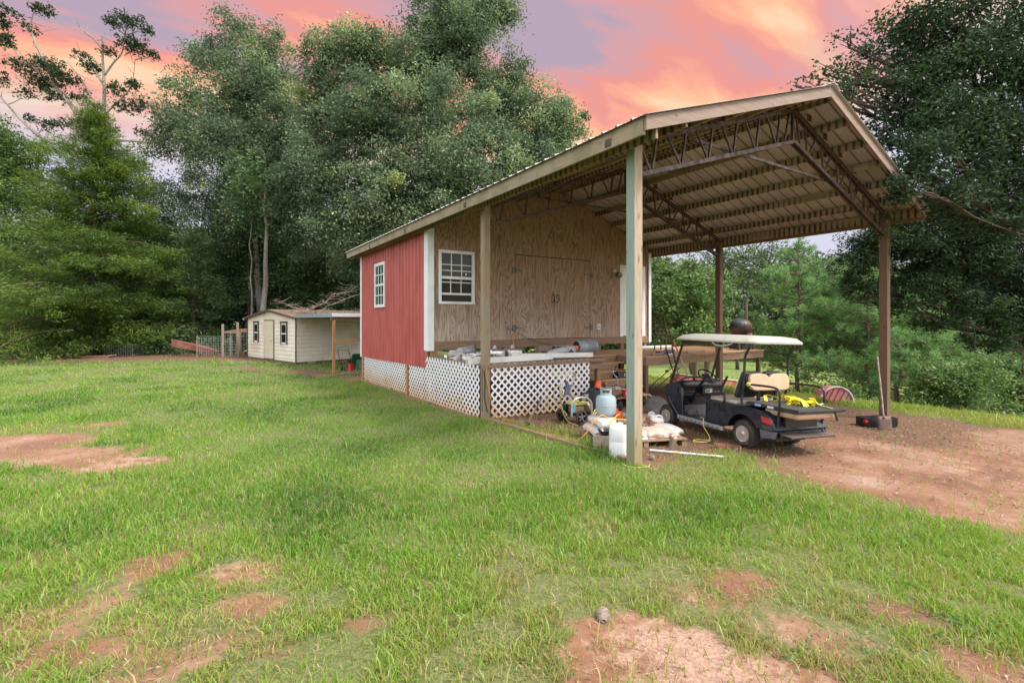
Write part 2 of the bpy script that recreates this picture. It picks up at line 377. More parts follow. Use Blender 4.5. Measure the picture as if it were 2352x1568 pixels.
clay = s.ramp(s.math('ADD', s.math('MULTIPLY', nb, 0.75), s.math('MULTIPLY', nz, 0.3)), [(0.32, (0.125, 0.056, 0.034)), (0.48, (0.215, 0.098, 0.052)), (0.60, (0.275, 0.150, 0.094)), (0.74, (0.34, 0.245, 0.19))])
clay = s.mix(s.rng(nf_, 0.56, 0.72), clay, (0.15, 0.068, 0.042))
lit = s.ramp(nf_, [(0.30, (0.062, 0.031, 0.018)), (0.48, (0.13, 0.064, 0.036)), (0.62, (0.20, 0.107, 0.064)), (0.74, (0.31, 0.20, 0.13))])
moss = s.noise(s.mapping(loc=(4, 8, 0)), 1.7, 6, 0.7)
lit = s.mix(s.math('MULTIPLY', s.rng(moss, 0.60, 0.70), 0.55), lit, (0.14, 0.15, 0.03))
ac = s.n('ShaderNodeAttribute', attribute_name='crust'); clay = s.mix(s.math('MULTIPLY', s.rng(s.math('ADD', ac.outputs['Fac'], s.math('MULTIPLY', s.math('SUBTRACT', nz, 0.5), 1.6)), 0.25, 0.75), 0.8), clay, s.mix(s.rng(nf_, 0.40, 0.62), (0.42, 0.285, 0.215), (0.31, 0.175, 0.12)))
bare = s.mix(s.rng(s.math('ADD', al.outputs['Fac'], s.math('MULTIPLY', s.math('SUBTRACT', nz, 0.5), 0.7)), 0.35, 0.75), clay, lit)
thatch = s.ramp(nf_, [(0.32, (0.06, 0.075, 0.022)), (0.5, (0.105, 0.125, 0.034)), (0.68, (0.20, 0.165, 0.075))])
far = s.ramp(s.noise(ov, 0.35, 4, 0.6), [(0.35, (0.10, 0.155, 0.03)), (0.65, (0.19, 0.235, 0.05))])
sp = s.n('ShaderNodeSeparateXYZ'); s.l(ov, sp.inputs[0])
fm = s.rng(sp.outputs[0], 14.5, 17.5)
grassc = s.mix(fm, thatch, far)
s.bump(s.math('ADD', s.math('MULTIPLY', nz, 0.6), s.math('MULTIPLY', nf_, 0.4)), 0.6, 0.03)
m_ground = s.set(s.mix(dm, grassc, bare), 0.95)
ground = npmesh('ground', gv, gq, m_ground); ground['kind'] = 'structure'
CR = np.maximum.reduce([np.exp(-(((GX - a) ** 2 + (GY - b) ** 2) / r ** 2)) * w for a, b, r, w in ((2.6, 1.9, 0.65, 0.8), (-0.9, 9.4, 0.7, 0.55), (9.5, 2.6, 1.4, 0.35), (12.5, 1.8, 2.0, 0.4), (0.2, 4.9, 0.4, 0.6))])
for nm, arr in (('dirt', D0), ('litter', L0), ('crust', CR)):
    a = ground.data.attributes.new(nm, 'FLOAT', 'POINT'); a.data.foreach_set('value', arr.ravel().astype(np.float32))
ground.data.polygons.foreach_set('use_smooth', np.ones(len(gq), bool))

# ------------------------------------------------------------------ grass: real blades
def leafy(name, ramp, trans=0.35, rough=0.6, attr='tint', spec=0.3):
    s = NT(name); at = s.n('ShaderNodeAttribute', attribute_name=attr)
    col = s.ramp(at.outputs['Fac'], ramp); s.set(col, rough, Specular_IOR_Level=spec)
    tr = s.n('ShaderNodeBsdfTranslucent'); hs = s.n('ShaderNodeHueSaturation'); hs.inputs['Value'].default_value = 1.25; hs.inputs['Saturation'].default_value = 1.1; s.l(col, hs.inputs['Color']); s.l(hs.outputs[0], tr.inputs[0])
    mx = s.n('ShaderNodeMixShader'); mx.inputs[0].default_value = trans; s.l(s.p.outputs[0], mx.inputs[1]); s.l(tr.outputs[0], mx.inputs[2]); s.l(mx.outputs[0], s.out.inputs[0]); return s.m
m_grass = leafy('grass_blade', [(0.0, (0.36, 0.27, 0.14)), (0.12, (0.36, 0.34, 0.11)), (0.3, (0.245, 0.37, 0.054)), (0.6, (0.17, 0.315, 0.042)), (1.0, (0.082, 0.175, 0.030))], 0.4, 0.38)
def blades(px_, py_, hgt, wid, bend, tint):
    n = len(px_); a = RNG.random(n) * 2 * PI; ca, sa = np.cos(a), np.sin(a); b = RNG.random(n) * 2 * PI; bx, by = np.cos(b) * bend * hgt, np.sin(b) * bend * hgt
    z0 = gz(px_, py_) - 0.01
    P = np.stack([px_, py_, z0], 1); w = np.stack([ca * wid, sa * wid, np.zeros(n)], 1) * 0.5
    mid = P + np.stack([bx * 0.35, by * 0.35, hgt * 0.62], 1); tip = P + np.stack([bx, by, hgt * np.sqrt(np.clip(1 - bend * bend * 0.55, 0.15, 1))], 1)
    V = np.stack([P - w, P + w, mid + w * 0.8, mid - w * 0.8, tip + w * 0.12, tip - w * 0.12], 1).reshape(-1, 3)
    o = np.arange(n)[:, None] * 6; Q = np.concatenate([np.concatenate([o, o + 1, o + 2, o + 3], 1), np.concatenate([o + 3, o + 2, o + 4, o + 5], 1)])
    return V, Q, np.concatenate([tint, tint])
NB = 520000
u_ = RNG.random(NB * 2); p_ = 0.62                                  # more blades close to the viewer
dd = (2.0 ** -p_ + u_ * (33.0 ** -p_ - 2.0 ** -p_)) ** (-1 / p_)
la = RNG.random(NB * 2) * 2 - 1; la = np.sign(la) * np.abs(la) ** 1.0 * (dd * 1.42 + 1.0)
bx_, by_ = dd * FX + la * FY, dd * FY - la * FX
dm_ = dirt_mask(bx_, by_); patchy = fbm(bx_, by_, 17, 0.9, 4)
inner = (bx_ > 5.2) & (by_ > 4.75) & (bx_ < 15)
fine_ = fbm(bx_, by_, 29, 4.0, 3)
fg = 1 - sstep(3.0, 9.0, dd)
prob = np.clip(1.05 - dm_ * 1.25, 0.0, 1) * np.clip(0.35 + 1.5 * (patchy - 0.2), 0.25, 1) * np.clip(1 - fg * np.clip((0.54 - fine_) * 5, 0, 0.85), 0.1, 1)
prob = np.where(dm_ > 0.6, np.maximum(prob, 0.02), prob)
prob = np.where((bx_ > 16.6), prob * 0.35, prob)
under_house = (bx_ > 5.2) & (bx_ < 14) & (by_ > 9.2) & (by_ < 19)
prob = np.where(under_house, 0, prob)
weeds = (bx_ > 5.2) & (bx_ < 6.0) & (by_ > 5.8) & (by_ < 9.0)
prob = np.where(weeds, np.maximum(prob, 0.22 * (patchy > 0.5)), prob)
keep = RNG.random(NB * 2) < prob
bx_, by_, dd, dm_, patchy = bx_[keep], by_[keep], dd[keep], dm_[keep], patchy[keep]
n_ = len(bx_)
hg = (0.042 + 0.055 * RNG.random(n_) ** 1.5) * (0.75 + 0.7 * patchy); hg = np.where(RNG.random(n_) < 0.04, hg * 1.8, hg)
hg = np.where((bx_ > 5.2) & (bx_ < 6.4) & (by_ > 5.4), hg * 1.9, hg); hg = np.where(bx_ > 14.9, hg * 1.8, hg)
hg = np.where(dd > 26.5, hg * 1.6, hg)
wd = np.maximum(0.0055 + 0.006 * RNG.random(n_) ** 1.5, 0.00125 * dd)
dry = fbm(bx_, by_, 23, 0.35, 4)
tn = 0.52 + (patchy - 0.5) * 1.0 + (dry - 0.5) * 0.9 + RNG.normal(0, 0.14, n_) - 0.22 * dm_ - np.where(dd < 6, (6 - dd) * 0.018, 0)
tn = np.where(RNG.random(n_) < np.where(dd < 7, 0.16, 0.06), RNG.random(n_) * 0.12, tn)
tn = np.where(bx_ > 14.9, np.clip(tn * 0.45, 0.16, 0.34), tn)
V, Q, T = blades(bx_, by_, hg, wd, 0.25 + 0.65 * RNG.random(n_), np.clip(tn, 0, 1))
grass = npmesh('lawn_grass', V, Q, m_grass, tint=T); tag(grass, 'short green lawn grass with sparse dry spots', 'grass', kind='stuff')

# ------------------------------------------------------------------ timber and metal of the barn
w_post_z = wood('weathered_post', (0.30, 0.215, 0.135), (0.195, 0.13, 0.08), 'Z', stain=(0.23, 0.25, 0.20), stain_amt=0.35, dark=(0.12, 0.08, 0.05))
w_dark_z = wood('brown_post', (0.155, 0.092, 0.052), (0.085, 0.048, 0.028), 'Z', dark=(0.04, 0.024, 0.016), offs=2.0)
w_brown_x = wood('brown_beam_x', (0.27, 0.17, 0.105), (0.16, 0.096, 0.06), 'X', dark=(0.06, 0.04, 0.028), offs=1.0)
w_brown_y = wood('brown_beam_y', (0.27, 0.17, 0.105), (0.16, 0.096, 0.06), 'Y', dark=(0.06, 0.04, 0.028), offs=1.6)
w_pine_x = wood('pale_fascia_x', (0.27, 0.20, 0.158), (0.165, 0.112, 0.083), 'X', offs=4.0, ring=7)
w_grey_y = wood('algae_fascia_y', (0.32, 0.255, 0.175), (0.205, 0.155, 0.10), 'Y', stain=(0.15, 0.145, 0.08), stain_amt=0.6, dark=(0.14, 0.09, 0.05), offs=5.0)
w_deck_x = wood('orange_deck_x', (0.47, 0.28, 0.15), (0.32, 0.175, 0.09), 'X', offs=3.3)
w_deck_y = wood('grey_deck_y', (0.24, 0.19, 0.14), (0.15, 0.115, 0.085), 'Y', offs=6.3)
w_rust_z = wood('orange_post', (0.42, 0.22, 0.10), (0.27, 0.13, 0.06), 'Z', offs=7.1)
def plywood():
    s = NT('weathered_plywood'); v = s.mapping((1.0, 1.0, 0.12), (3, 0, 2)); a = s.noise(v, 3.6, 4, 0.5, 0.6)
    ring = s.rng(s.math('SINE', s.math('MULTIPLY', a, 95.0)), -0.7, 1)
    fine = s.noise(s.mapping((1, 1, 0.03)), 120, 3, 0.6); f = s.math('ADD', s.math('MULTIPLY', ring, 0.30), s.math('MULTIPLY', fine, 0.62))
    col = s.mix(s.rng(f, 0.22, 0.80), (0.36, 0.235, 0.155), (0.138, 0.084, 0.057))
    sp = s.n('ShaderNodeSeparateXYZ'); s.l(s.tc.outputs['Object'], sp.inputs[0])
    big = s.noise(s.mapping((0.8, 1, 0.5)), 1.3, 5, 0.6)
    # silvered by weather towards the open lower left corner, still brown high under the roof
    wz = s.math('ADD', s.math('MULTIPLY', sp.outputs[2], -0.30), s.math('MULTIPLY', sp.outputs[0], -0.05)); g_ = s.rng(s.math('ADD', wz, s.math('MULTIPLY', big, 0.9)), -0.72, 0.25)
    grey = s.mix(s.rng(f, 0.22, 0.80), (0.52, 0.44, 0.375), (0.25, 0.19, 0.15)); col = s.mix(s.math('MULTIPLY', g_, 0.85), col, grey)
    vo = s.n('ShaderNodeTexVoronoi'); vo.inputs['Scale'].default_value = 2.6; s.l(s.mapping((1, 0.1, 0.55), (0.2, 0, 0.6)), vo.inputs[0]); kn = s.rng(vo.outputs['Distance'], 0.03, 0.075, 1, 0); col = s.mix(s.math('MULTIPLY', kn, 0.8), col, (0.07, 0.038, 0.022))
    fr = s.math('FRACT', s.math('DIVIDE', s.math('ADD', sp.outputs[0], 1.35), 1.424)); sm = s.rng(s.math('ABSOLUTE', s.math('SUBTRACT', fr, 0.5)), 0.0025, 0.005, 1, 0); col = s.mix(s.math('MULTIPLY', sm, 0.7), col, (0.06, 0.035, 0.02))
    s.bump(f, 0.2, 0.004); return s.set(col, 0.85)
m_ply = plywood()
def red_metal():
    s = NT('faded_red_metal'); v = s.mapping((1, 1, 0.4)); n_ = s.noise(v, 2.2, 5, 0.6); n2_ = s.noise(s.mapping((1, 3, 0.2)), 5, 5, 0.7)
    col = s.mix(s.rng(n_, 0.35, 0.7), (0.45, 0.100, 0.085), (0.37, 0.07, 0.062)); col = s.mix(s.math('MULTIPLY', s.rng(n2_, 0.58, 0.75), 0.35), col, (0.56, 0.22, 0.22))
    sp = s.n('ShaderNodeSeparateXYZ'); s.l(s.tc.outputs['Object'], sp.inputs[0])
    ch = s.math('MULTIPLY', s.rng(sp.outputs[2], -0.25, 0.9, 1, 0), s.rng(n2_, 0.42, 0.66)); col = s.mix(s.math('MULTIPLY', ch, 0.5), col, (0.62, 0.36, 0.38))
    return s.set(col, 0.42, 0.0)
m_red = red_metal()
m_white = dull('white_trim', (0.74, 0.75, 0.76), (0.66, 0.67, 0.69), 2.0, 0.45, dirt=(0.45, 0.43, 0.36), dirt_amt=0.35, bump=0.03)
m_white_door = dull('white_door', (0.72, 0.71, 0.70), (0.66, 0.65, 0.63), 2.0, 0.4, bump=0.02)
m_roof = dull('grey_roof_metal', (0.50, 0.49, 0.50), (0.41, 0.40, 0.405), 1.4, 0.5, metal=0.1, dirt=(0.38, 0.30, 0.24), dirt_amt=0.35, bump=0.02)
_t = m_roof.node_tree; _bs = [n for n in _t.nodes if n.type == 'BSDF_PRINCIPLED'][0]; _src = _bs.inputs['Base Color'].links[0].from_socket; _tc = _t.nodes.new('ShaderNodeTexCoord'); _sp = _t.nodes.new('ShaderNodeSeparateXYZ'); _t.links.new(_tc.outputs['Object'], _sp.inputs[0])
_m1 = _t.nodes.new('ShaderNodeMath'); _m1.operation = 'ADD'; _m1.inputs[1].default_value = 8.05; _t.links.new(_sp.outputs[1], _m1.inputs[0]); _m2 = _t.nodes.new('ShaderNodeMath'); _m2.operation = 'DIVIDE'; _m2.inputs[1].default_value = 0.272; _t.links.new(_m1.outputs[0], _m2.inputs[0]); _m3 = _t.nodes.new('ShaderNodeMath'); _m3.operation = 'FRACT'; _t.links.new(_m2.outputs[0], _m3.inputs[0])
_m4 = _t.nodes.new('ShaderNodeMath'); _m4.operation = 'GREATER_THAN'; _m4.inputs[1].default_value = 0.84; _t.links.new(_m3.outputs[0], _m4.inputs[0]); _mx = _t.nodes.new('ShaderNodeMix'); _mx.data_type = 'RGBA'; _mx.blend_type = 'MULTIPLY'; _mx.inputs[7].default_value = (0.62, 0.60, 0.58, 1); _t.links.new(_m4.outputs[0], _mx.inputs[0]); _t.links.new(_src, _mx.inputs[6]); _t.links.new(_mx.outputs[2], _bs.inputs['Base Color'])  # rib shading and lap dirt painted in: colour multiplied darker along each rib
m_galv = dull('galvanised', (0.52, 0.53, 0.54), (0.40, 0.41, 0.42), 8, 0.42, metal=0.6, bump=0.03)
m_rust = dull('rusty_truss_steel', (0.095, 0.062, 0.056), (0.055, 0.036, 0.033), 9, 0.65, metal=0.25, dirt=(0.17, 0.07, 0.04), dirt_amt=0.5)
m_dark = dull('black_iron', (0.016, 0.016, 0.017), (0.028, 0.027, 0.027), 12, 0.5)
m_glass = NT('dark_window_glass').set((0.014, 0.018, 0.017), 0.12, Specular_IOR_Level=0.22)
m_block = dull('grey_concrete', (0.34, 0.27, 0.215), (0.26, 0.20, 0.155), 14, 0.95, bump=0.5, dirt=(0.20, 0.12, 0.08))
def purlin_wood():
    s = NT('mildewed_purlin'); v = s.mapping((1, 0.07, 1)); a = s.noise(v, 10, 4, 0.6); col = s.mix(s.rng(a, 0.3, 0.7), (0.36, 0.275, 0.185), (0.24, 0.175, 0.11))
    sp = s.n('ShaderNodeSeparateXYZ'); s.l(s.tc.outputs['Object'], sp.inputs[0])
    wv = s.math('SINE', s.math('MULTIPLY', sp.outputs[1], 2 * PI / 0.136)); nn = s.noise(s.mapping((1, 1, 1)), 4, 5, 0.7); nn2 = s.noise(s.mapping((0.4, 0.35, 0.4)), 2.0, 3, 0.5)
    st = s.math('MULTIPLY', s.rng(s.math('ADD', wv, s.math('MULTIPLY', s.math('SUBTRACT', nn, 0.5), 2.6)), -0.15, 0.75), s.rng(nn2, 0.36, 0.52))
    col = s.mix(s.math('MULTIPLY', st, 0.9), col, (0.035, 0.024, 0.014)); s.bump(a, 0.2, 0.004); return s.set(col, 0.85)
m_purlin = purlin_wood()
def lattice_plastic():
    s = NT('muddy_white_lattice'); sp = s.n('ShaderNodeSeparateXYZ'); s.l(s.tc.outputs['Object'], sp.inputs[0]); n_ = s.noise(s.mapping(), 2.2, 5, 0.6)
    h = s.math('ADD', sp.outputs[2], s.math('MULTIPLY', s.math('SUBTRACT', n_, 0.5), 0.9)); f = s.rng(h, -0.15, 0.62, 1, 0)
    col = s.mix(f, (0.78, 0.77, 0.80), (0.66, 0.47, 0.28)); col = s.mix(s.math('MULTIPLY', s.rng(n_, 0.58, 0.7), 0.25), col, (0.50, 0.52, 0.42)); return s.set(col, 0.5)
m_lat = lattice_plastic()

# ------------------------------------------------------------------ the pole barn with its open carport bay
X0, X1, XR = 5.19, 13.70, 9.56
YF, YW, YB = 4.30, 12.30, 18.85
EL, ER = 4.77, 14.06
ZL, ZR, ZE = 4.70, 6.30, 4.60
def rz(x): return ZL + (x - EL) * (ZR - ZL) / (XR - EL) if x < XR else ZR + (x - XR) * (ZE - ZR) / (ER - XR)
barn = thing('pole_barn', 'red metal sided barn on lattice skirt with open timber carport bay', 'barn', (X0, YW, -0.1))
def ribbed(y0, y1, per, h, at_):
    """sample points across a ribbed sheet: (distance, height)"""
    o = []; y = y0
    while y < y1 - 1e-6:
        for dy, dh in ((0, 0), (0.30, 0), (0.33, 0.35), (0.36, 0), (0.62, 0), (0.65, 0.35), (0.68, 0), (0.84, 0), (0.88, 1), (0.95, 1), (0.99, 0)):
            if y + dy * per < y1: o.append((y + dy * per, dh * h))
        y += per
    o.append((y1, 0)); return o
YE = 19.48
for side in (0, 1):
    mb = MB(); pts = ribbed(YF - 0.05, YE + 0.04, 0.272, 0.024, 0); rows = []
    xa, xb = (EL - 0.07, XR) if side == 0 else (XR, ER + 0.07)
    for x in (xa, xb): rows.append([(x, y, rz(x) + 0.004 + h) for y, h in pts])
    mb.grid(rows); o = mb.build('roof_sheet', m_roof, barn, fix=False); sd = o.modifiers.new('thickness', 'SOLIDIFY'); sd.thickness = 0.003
mb = MB(); mb.prism([(XR - 0.2, YF - 0.06, rz(XR - 0.2) + 0.034), (XR, YF - 0.06, ZR + 0.045), (XR + 0.2, YF - 0.06, rz(XR + 0.2) + 0.034), (XR + 0.2, YF - 0.06, rz(XR + 0.2) + 0.026), (XR, YF - 0.06, ZR + 0.036), (XR - 0.2, YF - 0.06, rz(XR - 0.2) + 0.026)], (0, YE - YF + 0.1, 0)); mb.build('ridge_cap', m_galv, barn)
# rake boards and eave boards
def rake(xa, xb, y, t, dz, dh, m):
    za, zb = rz(xa) - dz, rz(xb) - dz
    MB().prism([(xa, y, za), (xb, y, zb), (xb, y, zb - dh), (xa, y, za - dh)], (0, t, 0)).build('rake_board', m, barn)
rake(EL, XR, YF, 0.045, 0.005, 0.185, w_pine_x); rake(XR, ER, YF, 0.045, 0.005, 0.185, w_pine_x)
MB().span((EL - 0.012, YF + 0.047, ZL - 0.235), (EL + 0.033, 12.0, ZL - 0.008)).build('eave_board', w_grey_y, barn)
MB().span((EL - 0.012, 12.004, ZL - 0.232), (EL + 0.033, YE, ZL - 0.008)).build('eave_board', w_grey_y, barn)
MB().span((ER - 0.033, YF + 0.047, ZE - 0.22), (ER + 0.012, YE, ZE - 0.008)).build('eave_board', w_brown_y, barn)
for yy, xx in ((4.98, EL), (9.35, EL), (13.0, EL), (16.4, EL)): MB().span((xx - 0.02, yy - 0.06, ZL - 0.21), (xx - 0.014, yy + 0.06, ZL - 0.10)).build('bracket_plate', m_rust, barn)
# purlins on edge and the eave headers
PX = [5.02, 5.62, 6.42, 7.22, 8.02, 8.82, 9.44] + [9.70, 10.42, 11.14, 11.86, 12.58, 13.30, 13.86]
for x in PX:
    z = rz(x) - 0.006; dep = 0.30 if x in (5.02,) else (0.22 if x in (5.62, 13.86) else 0.15)
    MB().span((x - 0.022, YF + 0.05, z - dep - 0.012), (x + 0.022, YE - 0.03, z - 0.012)).build('purlin', m_purlin, barn)
# steel trusses
def truss(y):
    off = 0.20; tz = lambda x: rz(x) - off - (0.10 if x < 5.4 else 0.0) * 0
    ch = MB(); xl, xr = X0 - 0.30, X1 + 0.10
    dep = lambda x: 0.50 + 0.07 * (1 - abs(x - XR) / 4.3)
    for sgn in (-1, 1):
        ch.bar((xl, y + sgn * 0.035, tz(xl)), (XR, y + sgn * 0.035, tz(XR)), 0.035, 0.065); ch.bar((xr, y + sgn * 0.035, tz(xr)), (XR, y + sgn * 0.035, tz(XR)), 0.035, 0.065)
        ch.bar((X0 + 0.13, y + sgn * 0.035, tz(X0 + 0.13) - dep(X0)), (XR, y + sgn * 0.035, tz(XR) - 0.6), 0.035, 0.065); ch.bar((X1 - 0.10, y + sgn * 0.035, tz(X1 - 0.1) - dep(X1)), (XR, y + sgn * 0.035, tz(XR) - 0.6), 0.035, 0.065)
    t = ch.build('roof_truss', m_rust, barn)
    def bz(x): 
        xe, d_ = (X0 + 0.13, dep(X0)) if x < XR else (X1 - 0.10, dep(X1)); k = (x - xe) / (XR - xe); return (tz(xe) - d_) * (1 - k) + (tz(XR) - 0.6) * k
    def web(xa, za, xb, zb, w=0.032): MB().bar((xa, y, za), (xb, y, zb), w, w, up=(0, 1, 0)).build('web', m_rust, t)
    for nodes in (np.linspace(X0 + 0.55, XR - 0.45, 6), np.linspace(X1 - 0.55, XR + 0.45, 6)):
        sg = 1 if nodes[1] > nodes[0] else -1
        for i, x in enumerate(nodes):
            web(x, tz(x) - 0.03, x - sg * 0.10, bz(x - sg * 0.10) + 0.03); web(x - sg * 0.42 if i else x - sg * 0.36, tz(x - sg * 0.40) - 0.03, x - sg * 0.14, bz(x - sg * 0.14) + 0.03, 0.028)
            MB().span((x - 0.08, y - 0.09, tz(x) + 0.035), (x + 0.08, y - 0.082, tz(x) + 0.16)).build('purlin_clip', m_rust, t)
    web(XR, tz(XR), XR, bz(XR), 0.05); web(XR - 0.10, tz(XR), XR - 0.30, bz(XR - 0.3), 0.03); web(XR + 0.10, tz(XR), XR + 0.30, bz(XR + 0.3), 0.03)
    zt = 5.0; xa = 6.55; xb = 11.75
    MB().bar((xa, y + 0.07, zt), (xb, y + 0.07, zt), 0.035, 0.05).build('collar_tie', m_rust, t)
    return t
truss(4.98); truss(9.35)
# posts: front left is tall pale timber with green treatment on its west face, the others browner
def post(x, y, m, w=0.16, top=4.64, name='post', sink=0.25): return MB().span((x, y, g(x, y) - sink), (x + w, y + w, top)).build(name, m, barn, bevel=0.006)
def post_two_tone():
    s = NT('green_treated_post'); v = s.mapping((1, 1, 0.05)); a = s.noise(v, 11, 4, 0.55, 0.5); ring = s.rng(s.math('SINE', s.math('MULTIPLY', a, 60)), -1, 1); fine = s.noise(s.mapping((1, 1, 0.03)), 110, 3); f = s.math('ADD', s.math('MULTIPLY', ring, 0.24), s.math('MULTIPLY', fine, 0.65))
    tan = s.mix(s.rng(f, 0.1, 0.95), (0.38, 0.30, 0.22), (0.24, 0.175, 0.12)); grn = s.mix(s.rng(f, 0.1, 0.95), (0.255, 0.31, 0.265), (0.165, 0.215, 0.18))
    sp = s.n('ShaderNodeSeparateXYZ'); s.l(s.tc.outputs['Object'], sp.inputs[0])
    gm = s.n('ShaderNodeNewGeometry'); sn = s.n('ShaderNodeSeparateXYZ'); s.l(gm.outputs['True Normal'], sn.inputs[0])
    west = s.rng(sn.outputs[0], -0.8, -0.3, 1, 0); big = s.noise(s.mapping((1, 1, 0.6)), 1.6, 4, 0.6); col = s.mix(s.math('MULTIPLY', west, s.rng(big, 0.20, 0.42)), tan, grn)
    wet = s.rng(s.math('ADD', sp.outputs[2], s.math('MULTIPLY', big, 0.5)), 0.35, 1.05, 1, 0); col = s.mix(s.math('MULTIPLY', wet, 0.7), col, (0.20, 0.155, 0.06))
    vo = s.n('ShaderNodeTexVoronoi'); vo.inputs['Scale'].default_value = 1.6; s.l(s.mapping((3, 3, 1), (0.3, 0.2, 0.35)), vo.inputs[0]); kn = s.rng(vo.outputs['Distance'], 0.05, 0.12, 1, 0); col = s.mix(s.math('MULTIPLY', kn, 0.7), col, (0.13, 0.075, 0.04)); cr_ = s.noise(s.mapping((1, 1, 0.02)), 34, 3, 0.5); col = s.mix(s.math('MULTIPLY', s.rng(cr_, 0.66, 0.70), 0.7), col, (0.11, 0.07, 0.045))
    s.bump(f, 0.3, 0.004); return s.set(col, 0.85)
m_post0 = post_two_tone()
# the post meshes keep their own origin at the foot so the stains start at the ground
def footed(x, y, m, w, top, label=None):
    z = g(x, y); o = MB().span((x, y, z - 0.25), (x + w, y + w, top)); o.v = [(p[0] - x, p[1] - y, p[2] - z) for p in o.v]
    ob = o.build('post', m, barn, bevel=0.006, world=False); ob.location = Vector((x, y, z)) - barn.location
    if label: ob['label'] = label
footed(5.19, 4.90, m_post0, 0.165, 4.60, 'pale front post with green west face and dark foot')
footed(5.17, 9.25, w_post_z, 0.16, 4.58); footed(13.54, 4.886, w_dark_z, 0.17, 4.42); footed(13.56, 9.27, w_dark_z, 0.16, 4.44)
# plywood gable wall in pieces round its openings
for a, b in (((5.20, 1.49), (5.45, 4.45)), ((5.45, 1.49), (6.56, 2.52)), ((5.45, 4.01), (6.56, 4.45)), ((6.56, 1.49), (7.955, 4.45)), ((7.955, 4.055), (10.935, 4.45)), ((10.935, 1.49), (12.32, 4.45)), ((12.32, 4.0), (13.56, 4.45)), ((13.56, 1.49), (13.72, 4.45))):
    MB().span((a[0], YW, a[1]), (b[0], YW + 0.05, b[1])).build('plywood_panel', m_ply, barn)
MB().prism([(5.2, YW - 0.012, 4.452), (13.72, YW - 0.012, 4.452), (13.72, YW - 0.012, rz(13.72) - 0.03), (XR, YW - 0.012, ZR - 0.03), (5.2, YW - 0.012, rz(5.2) - 0.03)], (0, 0.05, 0)).build('gable_panel', m_ply, barn)
for xa, xb in ((7.965, 9.435), (9.445, 10.925)):
    d = MB().span((xa, YW + 0.004, 1.50), (xb, YW + 0.045, 4.035)).build('barn_door', m_ply, barn)
    hx = xb - 0.075 if xa < 9 else xa + 0.105
    MB().tube(curve_pts([(hx, YW, 2.88), (hx + 0.02, YW - 0.05, 2.84), (hx + 0.035, YW - 0.055, 2.72), (hx - 0.005, YW, 2.62)]), 0.014, 6).build('handle', m_dark, d)
    for zz in (3.575, 1.84):
        h = MB(); x = xa if xa < 9 else xb; sg = 1 if xa < 9 else -1
        h.span((x - 0.07 * sg - 0.045, YW - 0.016, zz - 0.09), (x - 0.07 * sg + 0.045, YW - 0.002, zz + 0.09)); h.bar((x - 0.02 * sg, YW - 0.012, zz), (x + 0.24 * sg, YW - 0.012, zz - 0.01), 0.012, 0.03); h.tube([(x, YW - 0.02, zz - 0.07), (x, YW - 0.02, zz + 0.07)], 0.012, 6)
        h.build('hinge', dull('verdigris_iron', (0.16, 0.15, 0.125), (0.10, 0.085, 0.07), 20, 0.6, metal=0.3), d)
def window_gable():
    zy = lambda y: 4.01 - (y - 218) * 0.00304; xx = lambda x: 5.45 + (x - 232) * 0.003445
    fr = MB(); a, b, c, d = 5.45, 6.56, 2.52, 4.01; w = 0.085
    fr.span((a, YW - 0.03, c), (a + w, YW + 0.03, d)); fr.span((b - w, YW - 0.03, c), (b, YW + 0.03, d)); fr.span((a + w, YW - 0.03, d - w), (b - w, YW + 0.03, d)); fr.span((a + w, YW - 0.03, c), (b - w, YW + 0.03, c + 0.07))
    win = fr.build('window', m_white, barn, bevel=0.004)
    u = MB(); y0, y1 = YW + 0.0, YW + 0.02
    u.span((a + w, YW - 0.012, zy(480)), (b - w, YW + 0.022, zy(455)))
    for x in (346, 438): u.span((xx(x) - 0.013, y0, zy(455)), (xx(x) + 0.013, y1, d - w))
    u.span((a + w, y0 + 0.001, zy(353)), (b - w, y1 + 0.001, zy(345))); u.span((a + w, y0 + 0.001, zy(406)), (b - w, y1 + 0.001, zy(398))); u.build('upper_sash', m_white, win)
    l = MB()
    for x in (343, 436): l.span((xx(x) - 0.012, y0 + 0.026, zy(607)), (xx(x) + 0.012, y1 + 0.022, zy(482)))
    l.span((a + w, y0 + 0.027, zy(513)), (b - w, y1 + 0.023, zy(504))); l.span((a + w, y0 + 0.02, zy(624)), (b - w, y1 + 0.026, zy(605))); l.build('lower_sash', m_white, win)
    MB().span((a + w, YW + 0.023, zy(455)), (b - w, YW + 0.027, d - w)).build('pane', m_glass, win); MB().span((a + w, YW + 0.049, c + 0.07), (b - w, YW + 0.053, zy(480))).build('insect_screen', dull('dark_screen', (0.035, 0.026, 0.022), None, 40, 0.8), win)
    MB().span((xx(470), YW - 0.004, zy(440)), (xx(482), YW - 0.002, zy(420))).build('sticker', m_white_door, win)
window_gable()
